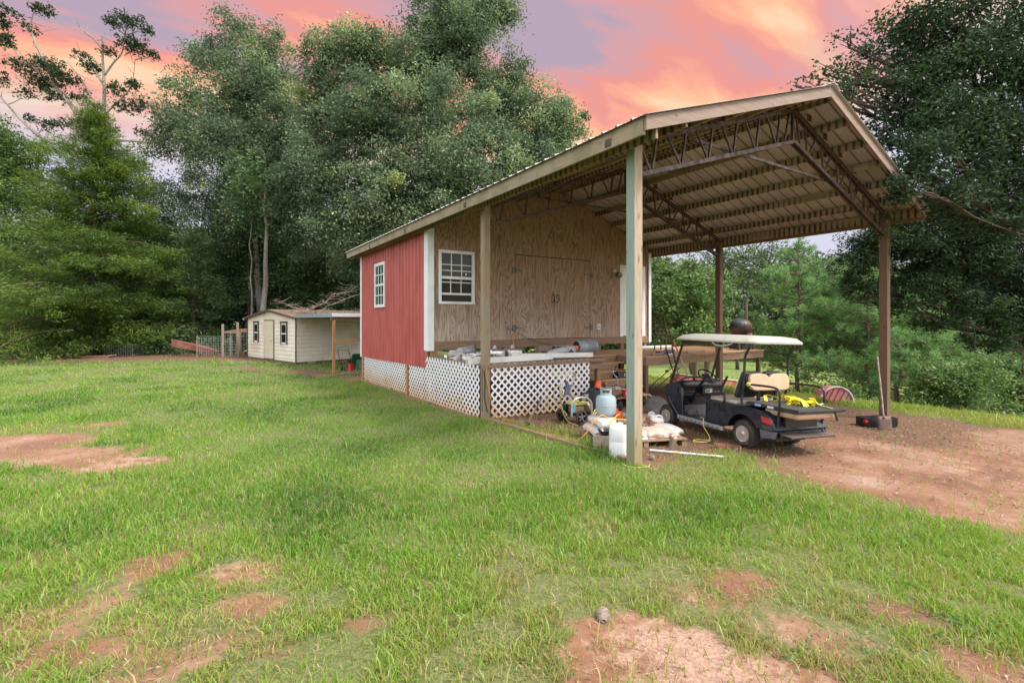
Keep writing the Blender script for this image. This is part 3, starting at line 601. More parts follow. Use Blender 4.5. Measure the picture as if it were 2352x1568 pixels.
def window_red():
    a, b, c, d = 15.86, 16.96, 2.50, 4.02; x = 5.15; w = 0.10
    fr = MB(); fr.span((x - 0.070, a, c), (x + 0.03, a + w, d)); fr.span((x - 0.070, b - w, c), (x + 0.03, b, d)); fr.span((x - 0.070, a + w, d - w), (x + 0.03, b - w, d)); fr.span((x - 0.070, a + w, c), (x + 0.03, b - w, c + w)); fr.span((x - 0.058, a + w, 3.23), (x + 0.02, b - w, 3.30)); win = fr.build('window', m_white, barn, bevel=0.004)
    for nm, z0, z1 in (('upper_sash', 3.30, d - w), ('lower_sash', c + w, 3.23)):
        u = MB()
        for k in (1, 2): yy = a + w + (b - a - 2 * w) * k / 3; u.span((x - 0.052, yy - 0.017, z0), (x - 0.041, yy + 0.017, z1))
        u.span((x - 0.053, a + w, (z0 + z1) / 2 - 0.015), (x - 0.042, b - w, (z0 + z1) / 2 + 0.015)); u.build(nm, m_white, win)
    MB().span((x - 0.040, a + w, c + w), (x - 0.036, b - w, d - w)).build('pane', NT('pale_window_glass').set((0.05, 0.07, 0.06), 0.1, Specular_IOR_Level=0.5), win)
window_red()
# white entrance door, casing, knob
MB().span((12.46, YW - 0.004, 1.52), (13.40, YW + 0.04, 3.9)).build('entrance_door', m_white_door, barn)
mb = MB(); mb.span((12.30, YW - 0.02, 1.49), (12.455, YW + 0.03, 4.0)); mb.span((13.405, YW - 0.02, 1.49), (13.56, YW + 0.03, 4.0)); mb.span((12.455, YW - 0.02, 3.905), (13.405, YW + 0.03, 4.0)); mb.build('door_casing', m_white, barn, bevel=0.004)
MB().lathe([(0.0, 0), (0.03, 0.002), (0.012, 0.02), (0.012, 0.04), (0.034, 0.055), (0.03, 0.08), (0, 0.088)], 12, (13.32, YW - 0.004, 2.48), Rx(PI / 2)).build('door_knob', m_galv, barn, smooth=True)
# red ribbed wall, white corner trims, far walls
mb = MB(); pts = ribbed(12.36, YB, 0.272, 0.032, 0)
def red_bot(y): return 0.775 - (y - 12.5) * 0.0145
mb.grid([[(5.15 - h, y, red_bot(y)) for y, h in pts], [(5.15 - h, y, 4.60) for y, h in pts]]); o = mb.build('red_wall', m_red, barn, fix=False); sd = o.modifiers.new('thickness', 'SOLIDIFY'); sd.thickness = -0.003; sd.offset = 1
def trim(xa, ya, xb, yb, z0, z1): MB().span((xa, ya, z0), (xb, yb, z1)).build('corner_trim', m_white, barn, bevel=0.004)
trim(5.115, 12.27, 5.145, 12.52, 1.24, 4.56); trim(5.115, 12.24, 5.30, 12.268, 1.24, 4.56); trim(5.115, YB - 0.14, 5.145, YB + 0.03, 0.66, 4.5); trim(13.70, 12.24, 13.83, 12.27, 1.28, 4.52)
MB().span((13.72, YW + 0.06, 1.3), (13.76, YB, 4.5)).build('side_wall', m_red, barn); MB().span((5.17, YB, 1.3), (13.76, YB + 0.04, 4.5)).build('back_wall', m_red, barn)
MB().span((5.2, YW + 0.06, 1.45), (13.7, YB, 1.485)).build('floor', w_brown_x, barn)
MB().prism([(5.2, YB, 4.504), (13.72, YB, 4.504), (13.72, YB, rz(13.72) - 0.03), (XR, YB, ZR - 0.03), (5.2, YB, rz(5.2) - 0.03)], (0, 0.04, 0)).build('back_gable', m_red, barn)
MB().span((5.18, YW - 0.03, 1.255), (13.74, YW + 0.03, 1.485)).build('sill_beam', w_brown_x, barn, bevel=0.004)
for x in (5.22, 8.05, 11.25, 12.35, 13.5): MB().span((x, YW + 0.0, g(x, YW) - 0.1), (x + 0.16, YW + 0.16, 1.25)).build('foundation_post', w_brown_x if x > 6 else w_rust_z, barn)
for x in (5.22, 9.4, 13.5):
    for y in (15.4, 18.65): MB().span((x, y, g(x, y) - 0.1), (x + 0.16, y + 0.16, 1.25)).build('foundation_post', w_rust_z, barn)
# flood light, sockets
lampb = MB().lathe([(0.0, 0), (0.075, 0), (0.08, 0.03), (0.06, 0.055), (0, 0.06)], 16, (12.0, YW, 3.75), Rx(PI / 2)).build('flood_light', dull('lamp_grey', (0.36, 0.38, 0.34), None, 9, 0.4, metal=0.5), barn, smooth=True)
R_ = Ry(math.radians(18)) @ Rx(math.radians(112)); MB().lathe([(0.02, -0.03), (0.05, 0.0), (0.085, 0.07), (0.105, 0.16), (0.10, 0.20), (0.07, 0.215), (0, 0.22)], 16, (12.05, YW - 0.10, 3.66), R_).build('lamp_head', dull('lamp_bronze', (0.20, 0.19, 0.16), None, 9, 0.3, metal=0.5), lampb, smooth=True)
MB().tube([(12.0, YW - 0.05, 3.73), (12.04, YW - 0.10, 3.68)], 0.02, 8).build('lamp_arm', m_galv, lampb)
MB().span((7.68, YW - 0.05, 1.79), (7.82, YW, 1.93)).build('socket_box', dull('box_grey', (0.20, 0.18, 0.16), None, 9, 0.5), barn, bevel=0.01)
mb = MB().span((11.255, YW - 0.014, 1.75), (11.385, YW, 1.94)); pl = mb.build('socket_plate', m_white_door, barn, bevel=0.008)
mb = MB()
for dx in (-0.022, 0.022): mb.span((11.32 + dx - 0.012, YW - 0.018, 1.79), (11.32 + dx + 0.012, YW - 0.0145, 1.90))
mb.build('socket_slot', dull('socket_grey', (0.30, 0.29, 0.28), None, 9, 0.5), pl)

# ------------------------------------------------------------------ deck, steps and lattice skirt
deck = thing('wooden_deck', 'brown timber deck with steps and white diagonal lattice skirt below the barn', 'deck', (5.15, 9.25, -0.1))
def boards(x0, x1, y0, y1, z, m, along='X', wdt=0.165, name='deck_floor'):
    mb = MB(); v = y0 if along == 'X' else x0; e = y1 if along == 'X' else x1
    while v < e - 0.03:
        w2 = min(v + wdt - 0.008, e)
        if along == 'X': mb.span((x0 + random.uniform(0, .012), v, z - 0.035), (x1 - random.uniform(0, .012), w2, z + random.uniform(-.002, .002)))
        else: mb.span((v, y0, z - 0.035), (w2, y1, z + random.uniform(-.002, .002)))
        v += wdt
    return mb.build(name, m, deck)
boards(5.16, 8.72, 9.24, 12.22, 1.10, w_deck_y, 'Y'); boards(8.74, 10.4, 10.52, 12.22, 1.06, w_deck_x); boards(10.4, 16.2, 9.38, 12.22, 1.06, w_deck_x)
def beam(a, b, m=None): return MB().span(a, b).build('beam', m or w_brown_x, deck, bevel=0.003)
beam((5.36, 9.30, 0.84), (8.70, 9.345, 1.064)); beam((8.655, 9.35, 0.84), (8.70, 12.2, 1.064), w_brown_y); beam((5.17, 9.45, 0.88), (5.215, 12.24, 1.064), w_grey_y)
beam((8.72, 10.53, 0.80), (10.38, 10.575, 1.024)); beam((5.17, 9.195, 1.035), (8.72, 9.236, 1.104)); beam((10.41, 9.45, 0.80), (10.455, 12.2, 1.024), w_brown_y); beam((10.41, 9.40, 0.80), (16.18, 9.445, 1.024)); beam((16.13, 9.45, 0.80), (16.175, 12.2, 1.024), w_brown_y)
for x, y, m in ((8.55, 9.35, w_brown_x), (8.55, 12.0, w_brown_x), (6.9, 9.36, w_rust_z), (10.46, 9.46, w_dark_z), (10.46, 12.0, w_dark_z), (16.0, 9.46, w_dark_z), (13.2, 9.46, w_dark_z), (16.0, 12.0, w_dark_z)): MB().span((x, y, g(x, y) - 0.1), (x + 0.11, y + 0.11, 1.02 if x > 9 else 1.06)).build('deck_post', m, deck, bevel=0.003)
for k, (z, y) in enumerate([(0.86, 10.20), (0.67, 9.90), (0.48, 9.60), (0.29, 9.30), (0.10, 9.00)]):
    xe = 10.38 - 0.06 * k
    MB().span((8.74, y, z - 0.04), (xe, y + 0.31, z)).build('stair_tread', w_deck_x, deck, bevel=0.004); MB().span((8.74, y + 0.285, z + 0.002), (xe - (0.55 if k == 0 else 0.2), y + 0.31, z + 0.148)).build('stair_riser', w_brown_x, deck)
for x in (8.78, 9.95): MB().prism([(x, 8.98, -0.15), (x, 10.5, 0.62), (x, 10.5, 0.83), (x, 8.98, 0.05)], (0.04, 0, 0)).build('stringer', w_brown_y, deck)
def lattice(org, sd, nrm, L, H_, pitch=0.178, w=0.046, t=0.007, label=None):
    o_, sd, nrm = Vector(org), Vector(sd), Vector(nrm); up = Vector((0, 0, 1)); mb = MB()
    for lay, sg in ((0, 1), (1, -1)):
        k = -int(H_ / pitch) - 2
        while k * pitch < L + H_ + pitch:
            c = k * pitch; k += 1
            a0, a1 = (0, H_) ; pts = []
            s0 = c if sg > 0 else c; f = (lambda t_: s0 + t_) if sg > 0 else (lambda t_: s0 - t_)
            lo, hi = 0.0, H_
            if sg > 0: lo = max(lo, -s0); hi = min(hi, L - s0)
            else: lo = max(lo, s0 - L); hi = min(hi, s0)
            if hi - lo < 0.05: continue
            p0 = o_ + sd * f(lo) + up * lo + nrm * (lay * (t + 0.0005)); p1 = o_ + sd * f(hi) + up * hi + nrm * (lay * (t + 0.0005))
            mb.bar(p0, p1, w, t, up=nrm)
    ob = mb.build('lattice_panel', m_lat, deck)
    if label: ob['label'] = label
lattice((5.36, 9.262, -0.10), (1, 0, 0), (0, -1, 0), 2.84, 1.20, label='white lattice panel facing the carport')
lattice((5.152, 9.42, -0.13), (0, 1, 0), (-1, 0, 0), 3.05, 1.20); lattice((5.168, 12.50, -0.16), (0, 1, 0), (-1, 0, 0), 1.27, 0.98); lattice((5.168, 14.0, -0.22), (0, 1, 0), (-1, 0, 0), 4.5, 1.02)
for y, t_ in ((13.82, 0.80), (18.55, 0.72)): MB().span((5.12, y, g(5.15, y) - 0.1), (5.26, y + 0.14, t_)).build('skirt_post', w_rust_z, deck, bevel=0.004)

# ------------------------------------------------------------------ trees: lobes are (metres right, metres ahead, height, half width, half height, density)
OAK = [(-2.98, 33, 21.24, 2.81, 3.1, 1.0), (-6.57, 34, 20.15, 3.04, 2.74, 1.0), (-1.4, 34, 23.8, 1.83, 1.83, 1.0), (-5.05, 34, 23.19, 2.13, 1.83, 1.0), (-10.2, 32, 19.52, 2.44, 1.86, 1.0), (-12.73, 33, 19.32, 1.48, 2.22, 0.8), (-12.73, 33, 16.07, 2.22, 2.95, 1.0), (-0.79, 34, 17.41, 2.59, 2.74, 1.0), (1.74, 33, 15.48, 2.36, 2.66, 1.0), (3.37, 33, 14.89, 1.48, 1.77, 0.8), (-4.61, 31, 14.95, 3.61, 2.78, 1.0), (-8.77, 31, 14.95, 2.91, 2.78, 1.0), (1.26, 32, 12.5, 2.72, 1.72, 1.0), (-2.31, 30, 11.58, 3.49, 2.42, 1.0), (-7.41, 30, 10.51, 3.36, 2.42, 1.0), (-12.38, 31, 11.62, 2.22, 2.5, 1.0), (-4.88, 31, 8.57, 4.16, 2.22, 1.0), (-9.88, 31, 8.01, 3.05, 2.22, 0.8), (-14.36, 33, 8.69, 2.07, 2.36, 0.8), (-9.59, 35, 6.27, 3.76, 2.19, 0.7)]
# base lat -4.9 d 33
LEFTOAK = [(-20.4, 37, 24.06, 2.05, 1.82, 0.45), (-17.75, 37, 22.74, 1.66, 1.66, 0.5), (-23.22, 37, 22.24, 1.92, 1.26, 0.6), (-19.41, 37, 21.08, 2.98, 1.99, 0.8), (-21.73, 37, 19.42, 3.15, 2.15, 0.8), (-18.42, 37, 18.1, 3.15, 2.82, 1.0), (-25.72, 38, 19.89, 1.53, 1.36, 0.5), (-21.79, 36, 15.73, 3.55, 2.42, 1.0), (-17.27, 36, 14.44, 2.9, 2.58, 1.0), (-25.72, 38, 15.81, 2.04, 1.7, 0.45), (-19.85, 36, 12.19, 3.55, 2.42, 1.0), (-24.05, 37, 11.81, 2.65, 1.99, 0.5), (-17.75, 37, 10.48, 2.32, 2.32, 0.8), (-21.73, 37, 9.16, 2.98, 1.99, 0.6), (-26.04, 37, 17.44, 1.32, 1.49, 0.6)]
# base lat -19.41 d 37
EDGETREE = [(-41.58, 40, 16.53, 2.33, 1.79, 0.8), (-39.96, 40, 15.46, 1.97, 1.79, 0.7), (-42.83, 40, 13.31, 3.58, 2.51, 1.0), (-39.61, 40, 12.59, 2.51, 1.97, 0.6), (-41.75, 40, 9.73, 3.94, 2.51, 0.7), (-44.26, 40, 16.53, 2.86, 2.86, 1.0), (-39.96, 40, 6.5, 3.22, 2.86, 1.0), (-44.26, 40, 5.43, 3.94, 3.94, 1.0)]
# base lat -41.75 d 40
MIXEDWOOD = [(-31.05, 41, 14.32, 1.84, 2.02, 0.5), (-29.22, 41, 11.39, 2.94, 2.57, 0.5), (-31.42, 41, 8.45, 3.3, 2.94, 0.9), (-28.12, 41, 6.98, 3.3, 3.3, 1.0), (-25.55, 41, 5.51, 3.3, 3.3, 1.0), (-32.15, 41, 4.05, 3.67, 3.3, 1.0), (-27.75, 41, 2.58, 2.94, 2.57, 1.0)]
# base lat -31.05 d 41
UNDERSTORY = [(-16.62, 39, 6.05, 2.97, 2.44, 1.0), (-13.83, 39, 6.74, 2.79, 2.09, 1.0), (-18.71, 39, 3.25, 2.44, 2.09, 1.0), (-15.92, 39, 2.55, 3.14, 2.09, 1.0), (-12.43, 39, 4.65, 2.44, 2.79, 1.0), (-21.51, 39, 3.25, 2.44, 2.09, 1.0), (-20.11, 39, 6.74, 2.09, 2.09, 1.0)]
# base lat -15.22 d 39
SHADE = [(-24.26, 44, 8.91, 4.33, 3.55, 1.0), (-19.54, 44, 8.91, 4.33, 3.55, 1.0), (-14.81, 44, 10.1, 4.33, 3.15, 1.0), (-21.9, 44, 5.37, 4.73, 3.15, 1.0), (-17.17, 44, 4.98, 4.73, 3.55, 1.0), (-26.63, 44, 5.37, 3.55, 3.55, 1.0)]
# base lat -21.11 d 44
LEAFY = [(8.42, 24.5, 4.14, 1.36, 1.05, 1.0), (7.24, 23.5, 3.0, 1.05, 1.16, 1.0), (9.52, 24.5, 2.82, 1.65, 1.32, 1.0), (8.29, 23.5, 1.64, 1.58, 0.95, 1.0), (10.38, 25.0, 3.96, 0.94, 0.9, 0.6), (7.4, 25.5, 5.14, 0.8, 0.73, 0.7), (10.4, 24.5, 1.29, 0.99, 0.99, 0.8)]
# base lat 9.3 d 24.5
FARTALL = [(19.7, 42, 7.48, 2.26, 1.32, 0.6), (21.96, 42, 8.23, 1.88, 1.5, 0.6), (18.2, 42, 6.35, 1.88, 1.32, 0.7), (16.69, 42, 7.85, 1.69, 1.13, 0.5), (22.71, 42, 5.6, 2.63, 1.5, 0.9)]
# base lat 20.45 d 42
RIGHTOAK = [(8.48, 11.5, 7.9, 0.72, 0.62, 0.5), (9.5, 12.0, 9.01, 0.86, 0.75, 0.75), (10.03, 11.5, 9.23, 0.93, 0.72, 0.8), (9.41, 11.5, 7.69, 1.03, 0.72, 0.85), (10.54, 11.5, 8.0, 1.13, 0.82, 1.0), (11.57, 11.5, 8.72, 0.93, 0.82, 0.7), (9.89, 11.0, 6.56, 1.08, 0.69, 1.0), (11.57, 11.5, 6.97, 0.93, 0.82, 1.0), (8.78, 10.5, 5.7, 0.66, 0.61, 1.0), (8.05, 10.0, 4.81, 0.34, 0.38, 1.1), (10.85, 11.5, 5.53, 1.13, 0.72, 1.0), (11.88, 11.5, 5.73, 0.82, 0.82, 1.0), (10.03, 11.5, 4.81, 0.72, 0.41, 0.7), (7.35, 11.5, 7.9, 0.49, 0.23, 0.3), (6.73, 11.5, 7.59, 0.46, 0.1, 0.16), (7.97, 11.5, 8.51, 0.51, 0.41, 0.28), (12.6, 11.5, 8.1, 0.82, 1.13, 1.0), (12.81, 11.5, 6.25, 0.82, 1.13, 1.0), (11.57, 11.5, 4.5, 0.93, 0.51, 1.0), (7.54, 11.1, 7.35, 0.5, 0.26, 0.55), (12.5, 11.5, 9.54, 0.82, 0.72, 0.8), (11.06, 11.5, 9.65, 0.93, 0.62, 0.8), (10.23, 11.5, 8.41, 0.93, 0.62, 0.9), (11.16, 11.5, 6.25, 0.93, 0.62, 1.0), (10.18, 11.8, 6.99, 0.74, 0.53, 1.0), (12.09, 11.5, 7.79, 0.72, 0.82, 1.0), (9.0, 11.5, 7.07, 0.62, 0.57, 0.8), (8.69, 11.5, 6.45, 0.46, 0.41, 0.8), (9.34, 10.5, 4.85, 0.66, 0.42, 0.9), (10.58, 11.0, 4.69, 0.69, 0.49, 1.0), (11.88, 11.5, 5.01, 0.72, 0.62, 1.0), (8.7, 10.3, 5.26, 0.46, 0.41, 0.9)]
# base lat 14.25 d 11.5
RIGHTCEDAR = [(10.53, 15, 3.89, 0.6, 0.54, 0.8), (11.2, 15, 4.42, 0.81, 0.67, 1.0), (12.27, 15, 4.42, 1.07, 0.74, 1.0), (13.62, 15, 4.02, 1.21, 0.81, 1.0), (14.96, 15, 3.89, 1.21, 0.94, 1.0), (16.3, 15, 3.62, 1.07, 1.07, 1.0), (10.8, 15, 3.08, 0.67, 0.4, 0.8), (12.41, 15, 3.21, 1.07, 0.54, 0.8), (13.89, 15, 2.68, 1.21, 0.54, 0.8), (15.23, 15, 2.27, 1.07, 0.6, 0.9), (13.08, 15, 2.01, 0.67, 0.38, 0.7), (14.56, 15, 1.47, 0.67, 0.35, 0.7), (16.44, 15, 1.87, 0.81, 0.81, 1.0), (12.14, 15, 5.5, 0.74, 0.67, 0.9), (13.48, 15, 4.96, 1.07, 0.81, 1.0), (14.96, 15, 5.23, 1.21, 0.94, 1.0), (16.3, 15, 4.96, 0.94, 0.94, 1.0), (11.87, 15, 4.83, 0.6, 0.6, 0.9), (15.77, 15, 3.08, 0.81, 0.81, 1.0), (11.74, 15, 2.54, 0.6, 0.34, 0.6)]
# base lat 19.12 d 15
BUSHA = [(17.59, 19, -0.4, 1.02, 0.94, 1.0), (16.57, 19, -0.74, 0.77, 0.68, 1.0), (18.44, 19, 0.11, 0.94, 0.85, 0.8), (16.65, 19.5, 0.06, 0.7, 0.87, 0.5)]
# base lat 17.59 d 19
BUSHB = [(22.73, 22, -0.6, 0.89, 0.89, 0.8), (23.91, 22, -0.01, 0.98, 1.18, 1.0), (22.94, 23, 0.1, 0.82, 0.62, 0.5)]
# base lat 22.73 d 22
BUSHC = [(31.17, 34, 0.67, 2.74, 1.37, 1.0), (35.13, 34, 0.97, 2.74, 1.37, 1.0), (37.87, 34, 0.06, 2.13, 1.83, 1.0), (27.52, 34, 0.97, 2.44, 1.22, 1.0)]
# base lat 33.6 d 34
SPARSE_LIMBS = [[(-34.09, 37, 8.72), (-33.86, 37, 10.53), (-33.07, 37, 11.32), (-33.29, 37, 12.23), (-32.84, 37, 16.19), (-32.61, 37, 17.32)], [(-32.84, 37, 17.21), (-33.63, 37, 18.46), (-34.65, 37, 19.7), (-35.22, 37, 21.29), (-35.9, 37, 22.42), (-36.35, 37, 23.55), (-36.52, 37, 24.34), (-36.24, 37, 25.59)], [(-34.88, 37, 19.81), (-36.24, 37, 21.06), (-37.26, 37, 21.74), (-38.05, 37, 22.64), (-38.73, 37, 23.89), (-39.18, 37, 24.34)], [(-35.44, 37, 15.62), (-36.24, 37, 16.3), (-37.26, 37, 17.32), (-38.28, 37, 18.57), (-38.95, 37, 19.47)], [(-31.14, 37, 16.76), (-31.03, 37, 18.46), (-31.03, 37, 20.15), (-31.14, 37, 21.85), (-31.14, 37, 22.98), (-31.26, 37, 23.78)], [(-31.03, 37, 20.61), (-30.46, 37, 21.63), (-29.9, 37, 22.53), (-29.78, 37, 24.0)], [(-31.14, 37, 22.64), (-31.71, 37, 23.32), (-32.27, 37, 23.78), (-32.73, 37, 24.23)], [(-31.03, 37, 17.55), (-30.35, 37, 18.34), (-29.22, 37, 19.47), (-28.88, 37, 20.49), (-28.77, 37, 21.85)], [(-32.05, 37, 18.91), (-32.5, 37, 19.7), (-33.29, 37, 20.72), (-34.2, 37, 21.85)], [(-31.14, 37, 20.04), (-31.94, 37, 21.29), (-32.95, 37, 21.96)], [(-30.58, 37, 15.4), (-29.67, 37, 15.68), (-27.63, 37, 15.57), (-26.73, 37, 15.68), (-26.05, 37, 16.19), (-24.35, 37, 17.21)], [(-27.63, 37, 15.57), (-25.82, 37, 15.85), (-24.69, 37, 15.85)], [(-30.8, 37, 14.61), (-29.67, 37, 14.72), (-28.31, 37, 15.0)], [(-31.14, 37, 16.76), (-31.6, 37, 15.06), (-32.61, 37, 13.36), (-33.07, 37, 11.1)]]
SPARSE_CLUMPS = [(-38.5, 37, 25.7, 0.68, 0.34, 0.5), (-37.71, 37, 25.25, 0.45, 0.23, 0.5), (-35.67, 37, 25.7, 0.91, 0.45, 0.8), (-36.69, 37, 24.23, 0.68, 0.45, 0.5), (-38.73, 37, 24.68, 0.45, 0.91, 0.8), (-30.46, 37, 24.68, 0.57, 0.57, 0.8), (-28.99, 37, 24.68, 1.25, 0.68, 0.7), (-27.63, 37, 24.0, 0.34, 0.45, 0.8), (-28.77, 37, 22.98, 1.25, 0.79, 0.8), (-30.8, 37, 22.53, 0.79, 0.34, 0.6), (-27.29, 37, 22.19, 0.57, 0.45, 0.6), (-38.5, 37, 23.32, 0.68, 0.79, 0.8), (-37.26, 37, 21.51, 1.13, 0.68, 0.6), (-35.22, 37, 21.4, 1.25, 0.68, 0.9), (-34.2, 37, 20.49, 1.25, 0.79, 0.8), (-36.12, 37, 20.15, 1.36, 0.79, 0.7), (-31.94, 37, 21.29, 0.91, 0.57, 0.6), (-32.61, 37, 21.96, 0.68, 0.57, 0.4), (-30.12, 37, 19.7, 0.79, 0.68, 0.6), (-28.77, 37, 19.93, 0.79, 0.57, 0.6), (-38.5, 37, 20.38, 0.57, 0.68, 0.4), (-36.92, 37, 19.25, 0.79, 0.45, 0.5), (-34.43, 37, 19.02, 1.13, 0.57, 0.6), (-32.61, 37, 19.02, 0.79, 0.57, 0.5), (-29.33, 37, 18.23, 1.13, 0.57, 0.5), (-28.2, 37, 18.46, 1.13, 0.68, 0.4), (-25.6, 37, 18.12, 0.91, 0.68, 0.3), (-35.33, 37, 16.98, 0.91, 0.57, 0.5), (-33.86, 37, 16.98, 1.02, 0.45, 0.5), (-36.8, 37, 17.44, 0.4, 0.4, 0.6), (-30.46, 37, 16.53, 0.4, 0.57, 0.5), (-27.63, 37, 16.19, 1.13, 0.45, 0.5), (-25.37, 37, 17.1, 0.91, 0.68, 0.4)]
def leaf_quads(P, L, Wd, up=0.5, dirs=None, dspread=0.5):
    """one rhombic leaf per point; normals lean upward, leaf axes random or along dirs"""
    n = len(P); nr = RNG.normal(0, 1, (n, 3)); nr[:, 2] = np.abs(nr[:, 2]) + up; nr /= np.linalg.norm(nr, axis=1)[:, None]
    a = RNG.normal(0, 1, (n, 3)) if dirs is None else dirs + RNG.normal(0, dspread, (n, 3))
    if dirs is None: a -= (a * nr).sum(1)[:, None] * nr
    a /= np.linalg.norm(a, axis=1)[:, None] + 1e-9; b = np.cross(nr, a); b /= np.linalg.norm(b, axis=1)[:, None] + 1e-9
    l = (L * (0.65 + 0.7 * RNG.random(n)))[:, None]; w = (Wd * (0.65 + 0.7 * RNG.random(n)))[:, None] * 0.5
    V = np.stack([P - a * l * 0.5, P + b * w, P + a * l * 0.5, P - b * w], 1).reshape(-1, 3)
    return V, np.arange(n * 4).reshape(-1, 4)
def ball(n):
    p = RNG.normal(0, 1, (n, 3)); return p / np.linalg.norm(p, axis=1)[:, None]
def crown_points(lobes, leafarea, cov, clump=0.8, flat=0.7):
    """leaf positions: clumps scattered through each lobe's volume, thicker towards its outside"""
    PS, TS, tips = [], [], []
    for (la_, d_, z_, rx, rz_, den) in lobes:
        x, y = plan(la_, d_); n = max(30, int(den * cov * PI * rx * rz_ / leafarea))
        cr = min(clump, 0.45 * min(rx, rz_)); nc = max(5, int(2.2 * (rx * rx * rz_) / cr ** 3 * min(1.0, den + 0.1)))
        nc = min(nc, 90)
        c = ball(nc) * (RNG.random(nc) ** 0.42)[:, None]; c = c * np.array([rx, rx, rz_]) * (0.8 + 0.38 * RNG.random(nc))[:, None] + np.array([x, y, z_])
        wgt = 0.4 + RNG.random(nc); wgt /= wgt.sum(); idx = RNG.choice(nc, n, p=wgt)
        rr = cr * (0.6 + 0.8 * RNG.random(nc)); off = RNG.normal(0, 0.55, (n, 3)) * np.array([1, 1, flat]) * rr[idx][:, None]
        off[:, 2] -= 0.25 * (np.hypot(off[:, 0], off[:, 1]) ** 2) / rr[idx]
        PS.append(c[idx] + off); ct = RNG.normal(0.5, 0.19, nc); TS.append(ct[idx] + RNG.normal(0, 0.075, n)); tips.append((np.array([x, y, z_]), c))
    return np.concatenate(PS), np.clip(np.concatenate(TS), 0, 1), tips
BARK = {}
def bark(name, c1, c2, lichen=0.5):
    if name not in BARK:
        s = NT(name); a = s.noise(s.mapping((1, 1, 0.25)), 14, 5, 0.7); b = s.noise(s.mapping((1, 1, 0.6)), 2, 4, 0.6); col = s.mix(s.rng(a, 0.35, 0.65), c1, c2); col = s.mix(s.math('MULTIPLY', s.rng(b, 0.45, 0.65), lichen), col, (0.30, 0.31, 0.27)); s.bump(a, 0.6, 0.03); BARK[name] = s.set(col, 0.95)
    return BARK[name]
b_dark = bark('dark_bark', (0.085, 0.062, 0.048), (0.042, 0.031, 0.025), 0.08); b_grey = bark('grey_bark', (0.165, 0.145, 0.125), (0.095, 0.08, 0.07), 0.25); b_red = bark('reddish_bark', (0.16, 0.095, 0.065), (0.085, 0.05, 0.036), 0.1)
def wiggle(a, b, k=6, amp=0.15, sag=0.0):
    a, b = Vector(a), Vector(b); L = (b - a).length; o = []
    for i in range(k + 1):
        t = i / k; e = math.sin(PI * t); p = a.lerp(b, t) + Vector((random.gauss(0, amp), random.gauss(0, amp), random.gauss(0, amp * 0.6))) * e * 0.35 * L ** 0.5; p.z += sag * L * e; o.append(p)
    return o
def limb_mesh(base, tips, r0, lean=0.0, twigs=5, top_frac=0.8, lk=0.5):
    mb = MB(); base = Vector(base); zs = [t[0][2] for t in tips]; top = Vector(max(tips, key=lambda t: t[0][2])[0]); mid = Vector(np.mean([t[0] for t in tips], 0))
    tp = Vector((base.x * 0.45 + mid.x * 0.35 + top.x * 0.2, base.y * 0.45 + mid.y * 0.35 + top.y * 0.2, base.z + (top.z - base.z) * top_frac))
    n = 9; tr = [base.lerp(tp, i / n) + (Vector((random.gauss(0, .09), random.gauss(0, .09), 0)) if 0 < i < n else Vector()) for i in range(n + 1)]
    mb.tube(tr, [r0 * (1.25 if i == 0 else 1) * (1 - 0.78 * i / n) for i in range(n + 1)], 10)
    for c, cl in tips:
        c = Vector(c); k = min(range(n + 1), key=lambda i: abs(tr[i].z - (c.z - 0.35 * (c - base).length * 0.4))); k = max(2, k); a = tr[k]; r = r0 * (1 - 0.78 * k / n) * lk
        w = wiggle(a, c, 5, 0.2); mb.tube(w, [max(0.02, r * (1 - 0.75 * i / 5)) for i in range(6)], 6)
        for q in cl[:twigs]: w2 = wiggle(w[3 + random.randint(0, 2)], q, 4, 0.12); mb.tube(w2, [0.03, 0.024, 0.018, 0.013, 0.008], 4)
    return mb
def tree(name, label, cat, base, lobes, leafm, L, Wd, cov=4.2, clump=0.8, r0=0.25, bk=None, group=None, twigs=5, up=0.5, flat=0.7, top_frac=0.8, lk=0.5):
    x, y = plan(*base); z = g(x, y); t = thing(name, label, cat, (x, y, z), group=group)
    P, T, tips = crown_points(lobes, L * Wd * 0.5, cov, clump, flat); V, Q = leaf_quads(P, L, Wd, up)
    npmesh('crown', V - np.array([x, y, z]), Q, leafm, t, T)
    limb_mesh((x, y, z - 0.3), tips, r0, twigs=twigs, top_frac=top_frac, lk=lk).build('trunk', bk or b_dark, t, smooth='all', fix=False); return t
def bough(name, label, pts, r):
    p = [Vector((*plan(a, b), c)) for a, b, c in pts]; c_ = curve_pts(p, 6); n = len(c_); mb = MB(); mb.tube(c_, [r * (1 - 0.8 * k / n) for k in range(n)], 7)
    for k in range(4, n, 2):
        q = c_[k] + Vector((random.gauss(0, .5), random.gauss(0, .5), random.gauss(.15, .4))); mb.tube(wiggle(c_[k], q, 4, .1), [r * .25, r * .2, r * .15, r * .1, r * .06], 4)
    return mb
lf_oak = leafy('oak_leaf', [(0.0, (0.062, 0.101, 0.057)), (0.45, (0.124, 0.178, 0.101)), (0.75, (0.217, 0.281, 0.157)), (1.0, (0.394, 0.445, 0.179))], 0.28, 0.6, spec=0.18)
lf_dark = leafy('dark_leaf', [(0.0, (0.043, 0.083, 0.035)), (0.5, (0.086, 0.147, 0.059)), (1.0, (0.164, 0.235, 0.089))], 0.28, 0.6, spec=0.15)
lf_shade = leafy('shade_leaf', [(0.0, (0.018, 0.036, 0.020)), (0.5, (0.038, 0.068, 0.034)), (1.0, (0.080, 0.125, 0.048))], 0.25, 0.6, spec=0.15)  # leaf colours darkened to paint in the backlit shade of the right-hand oak
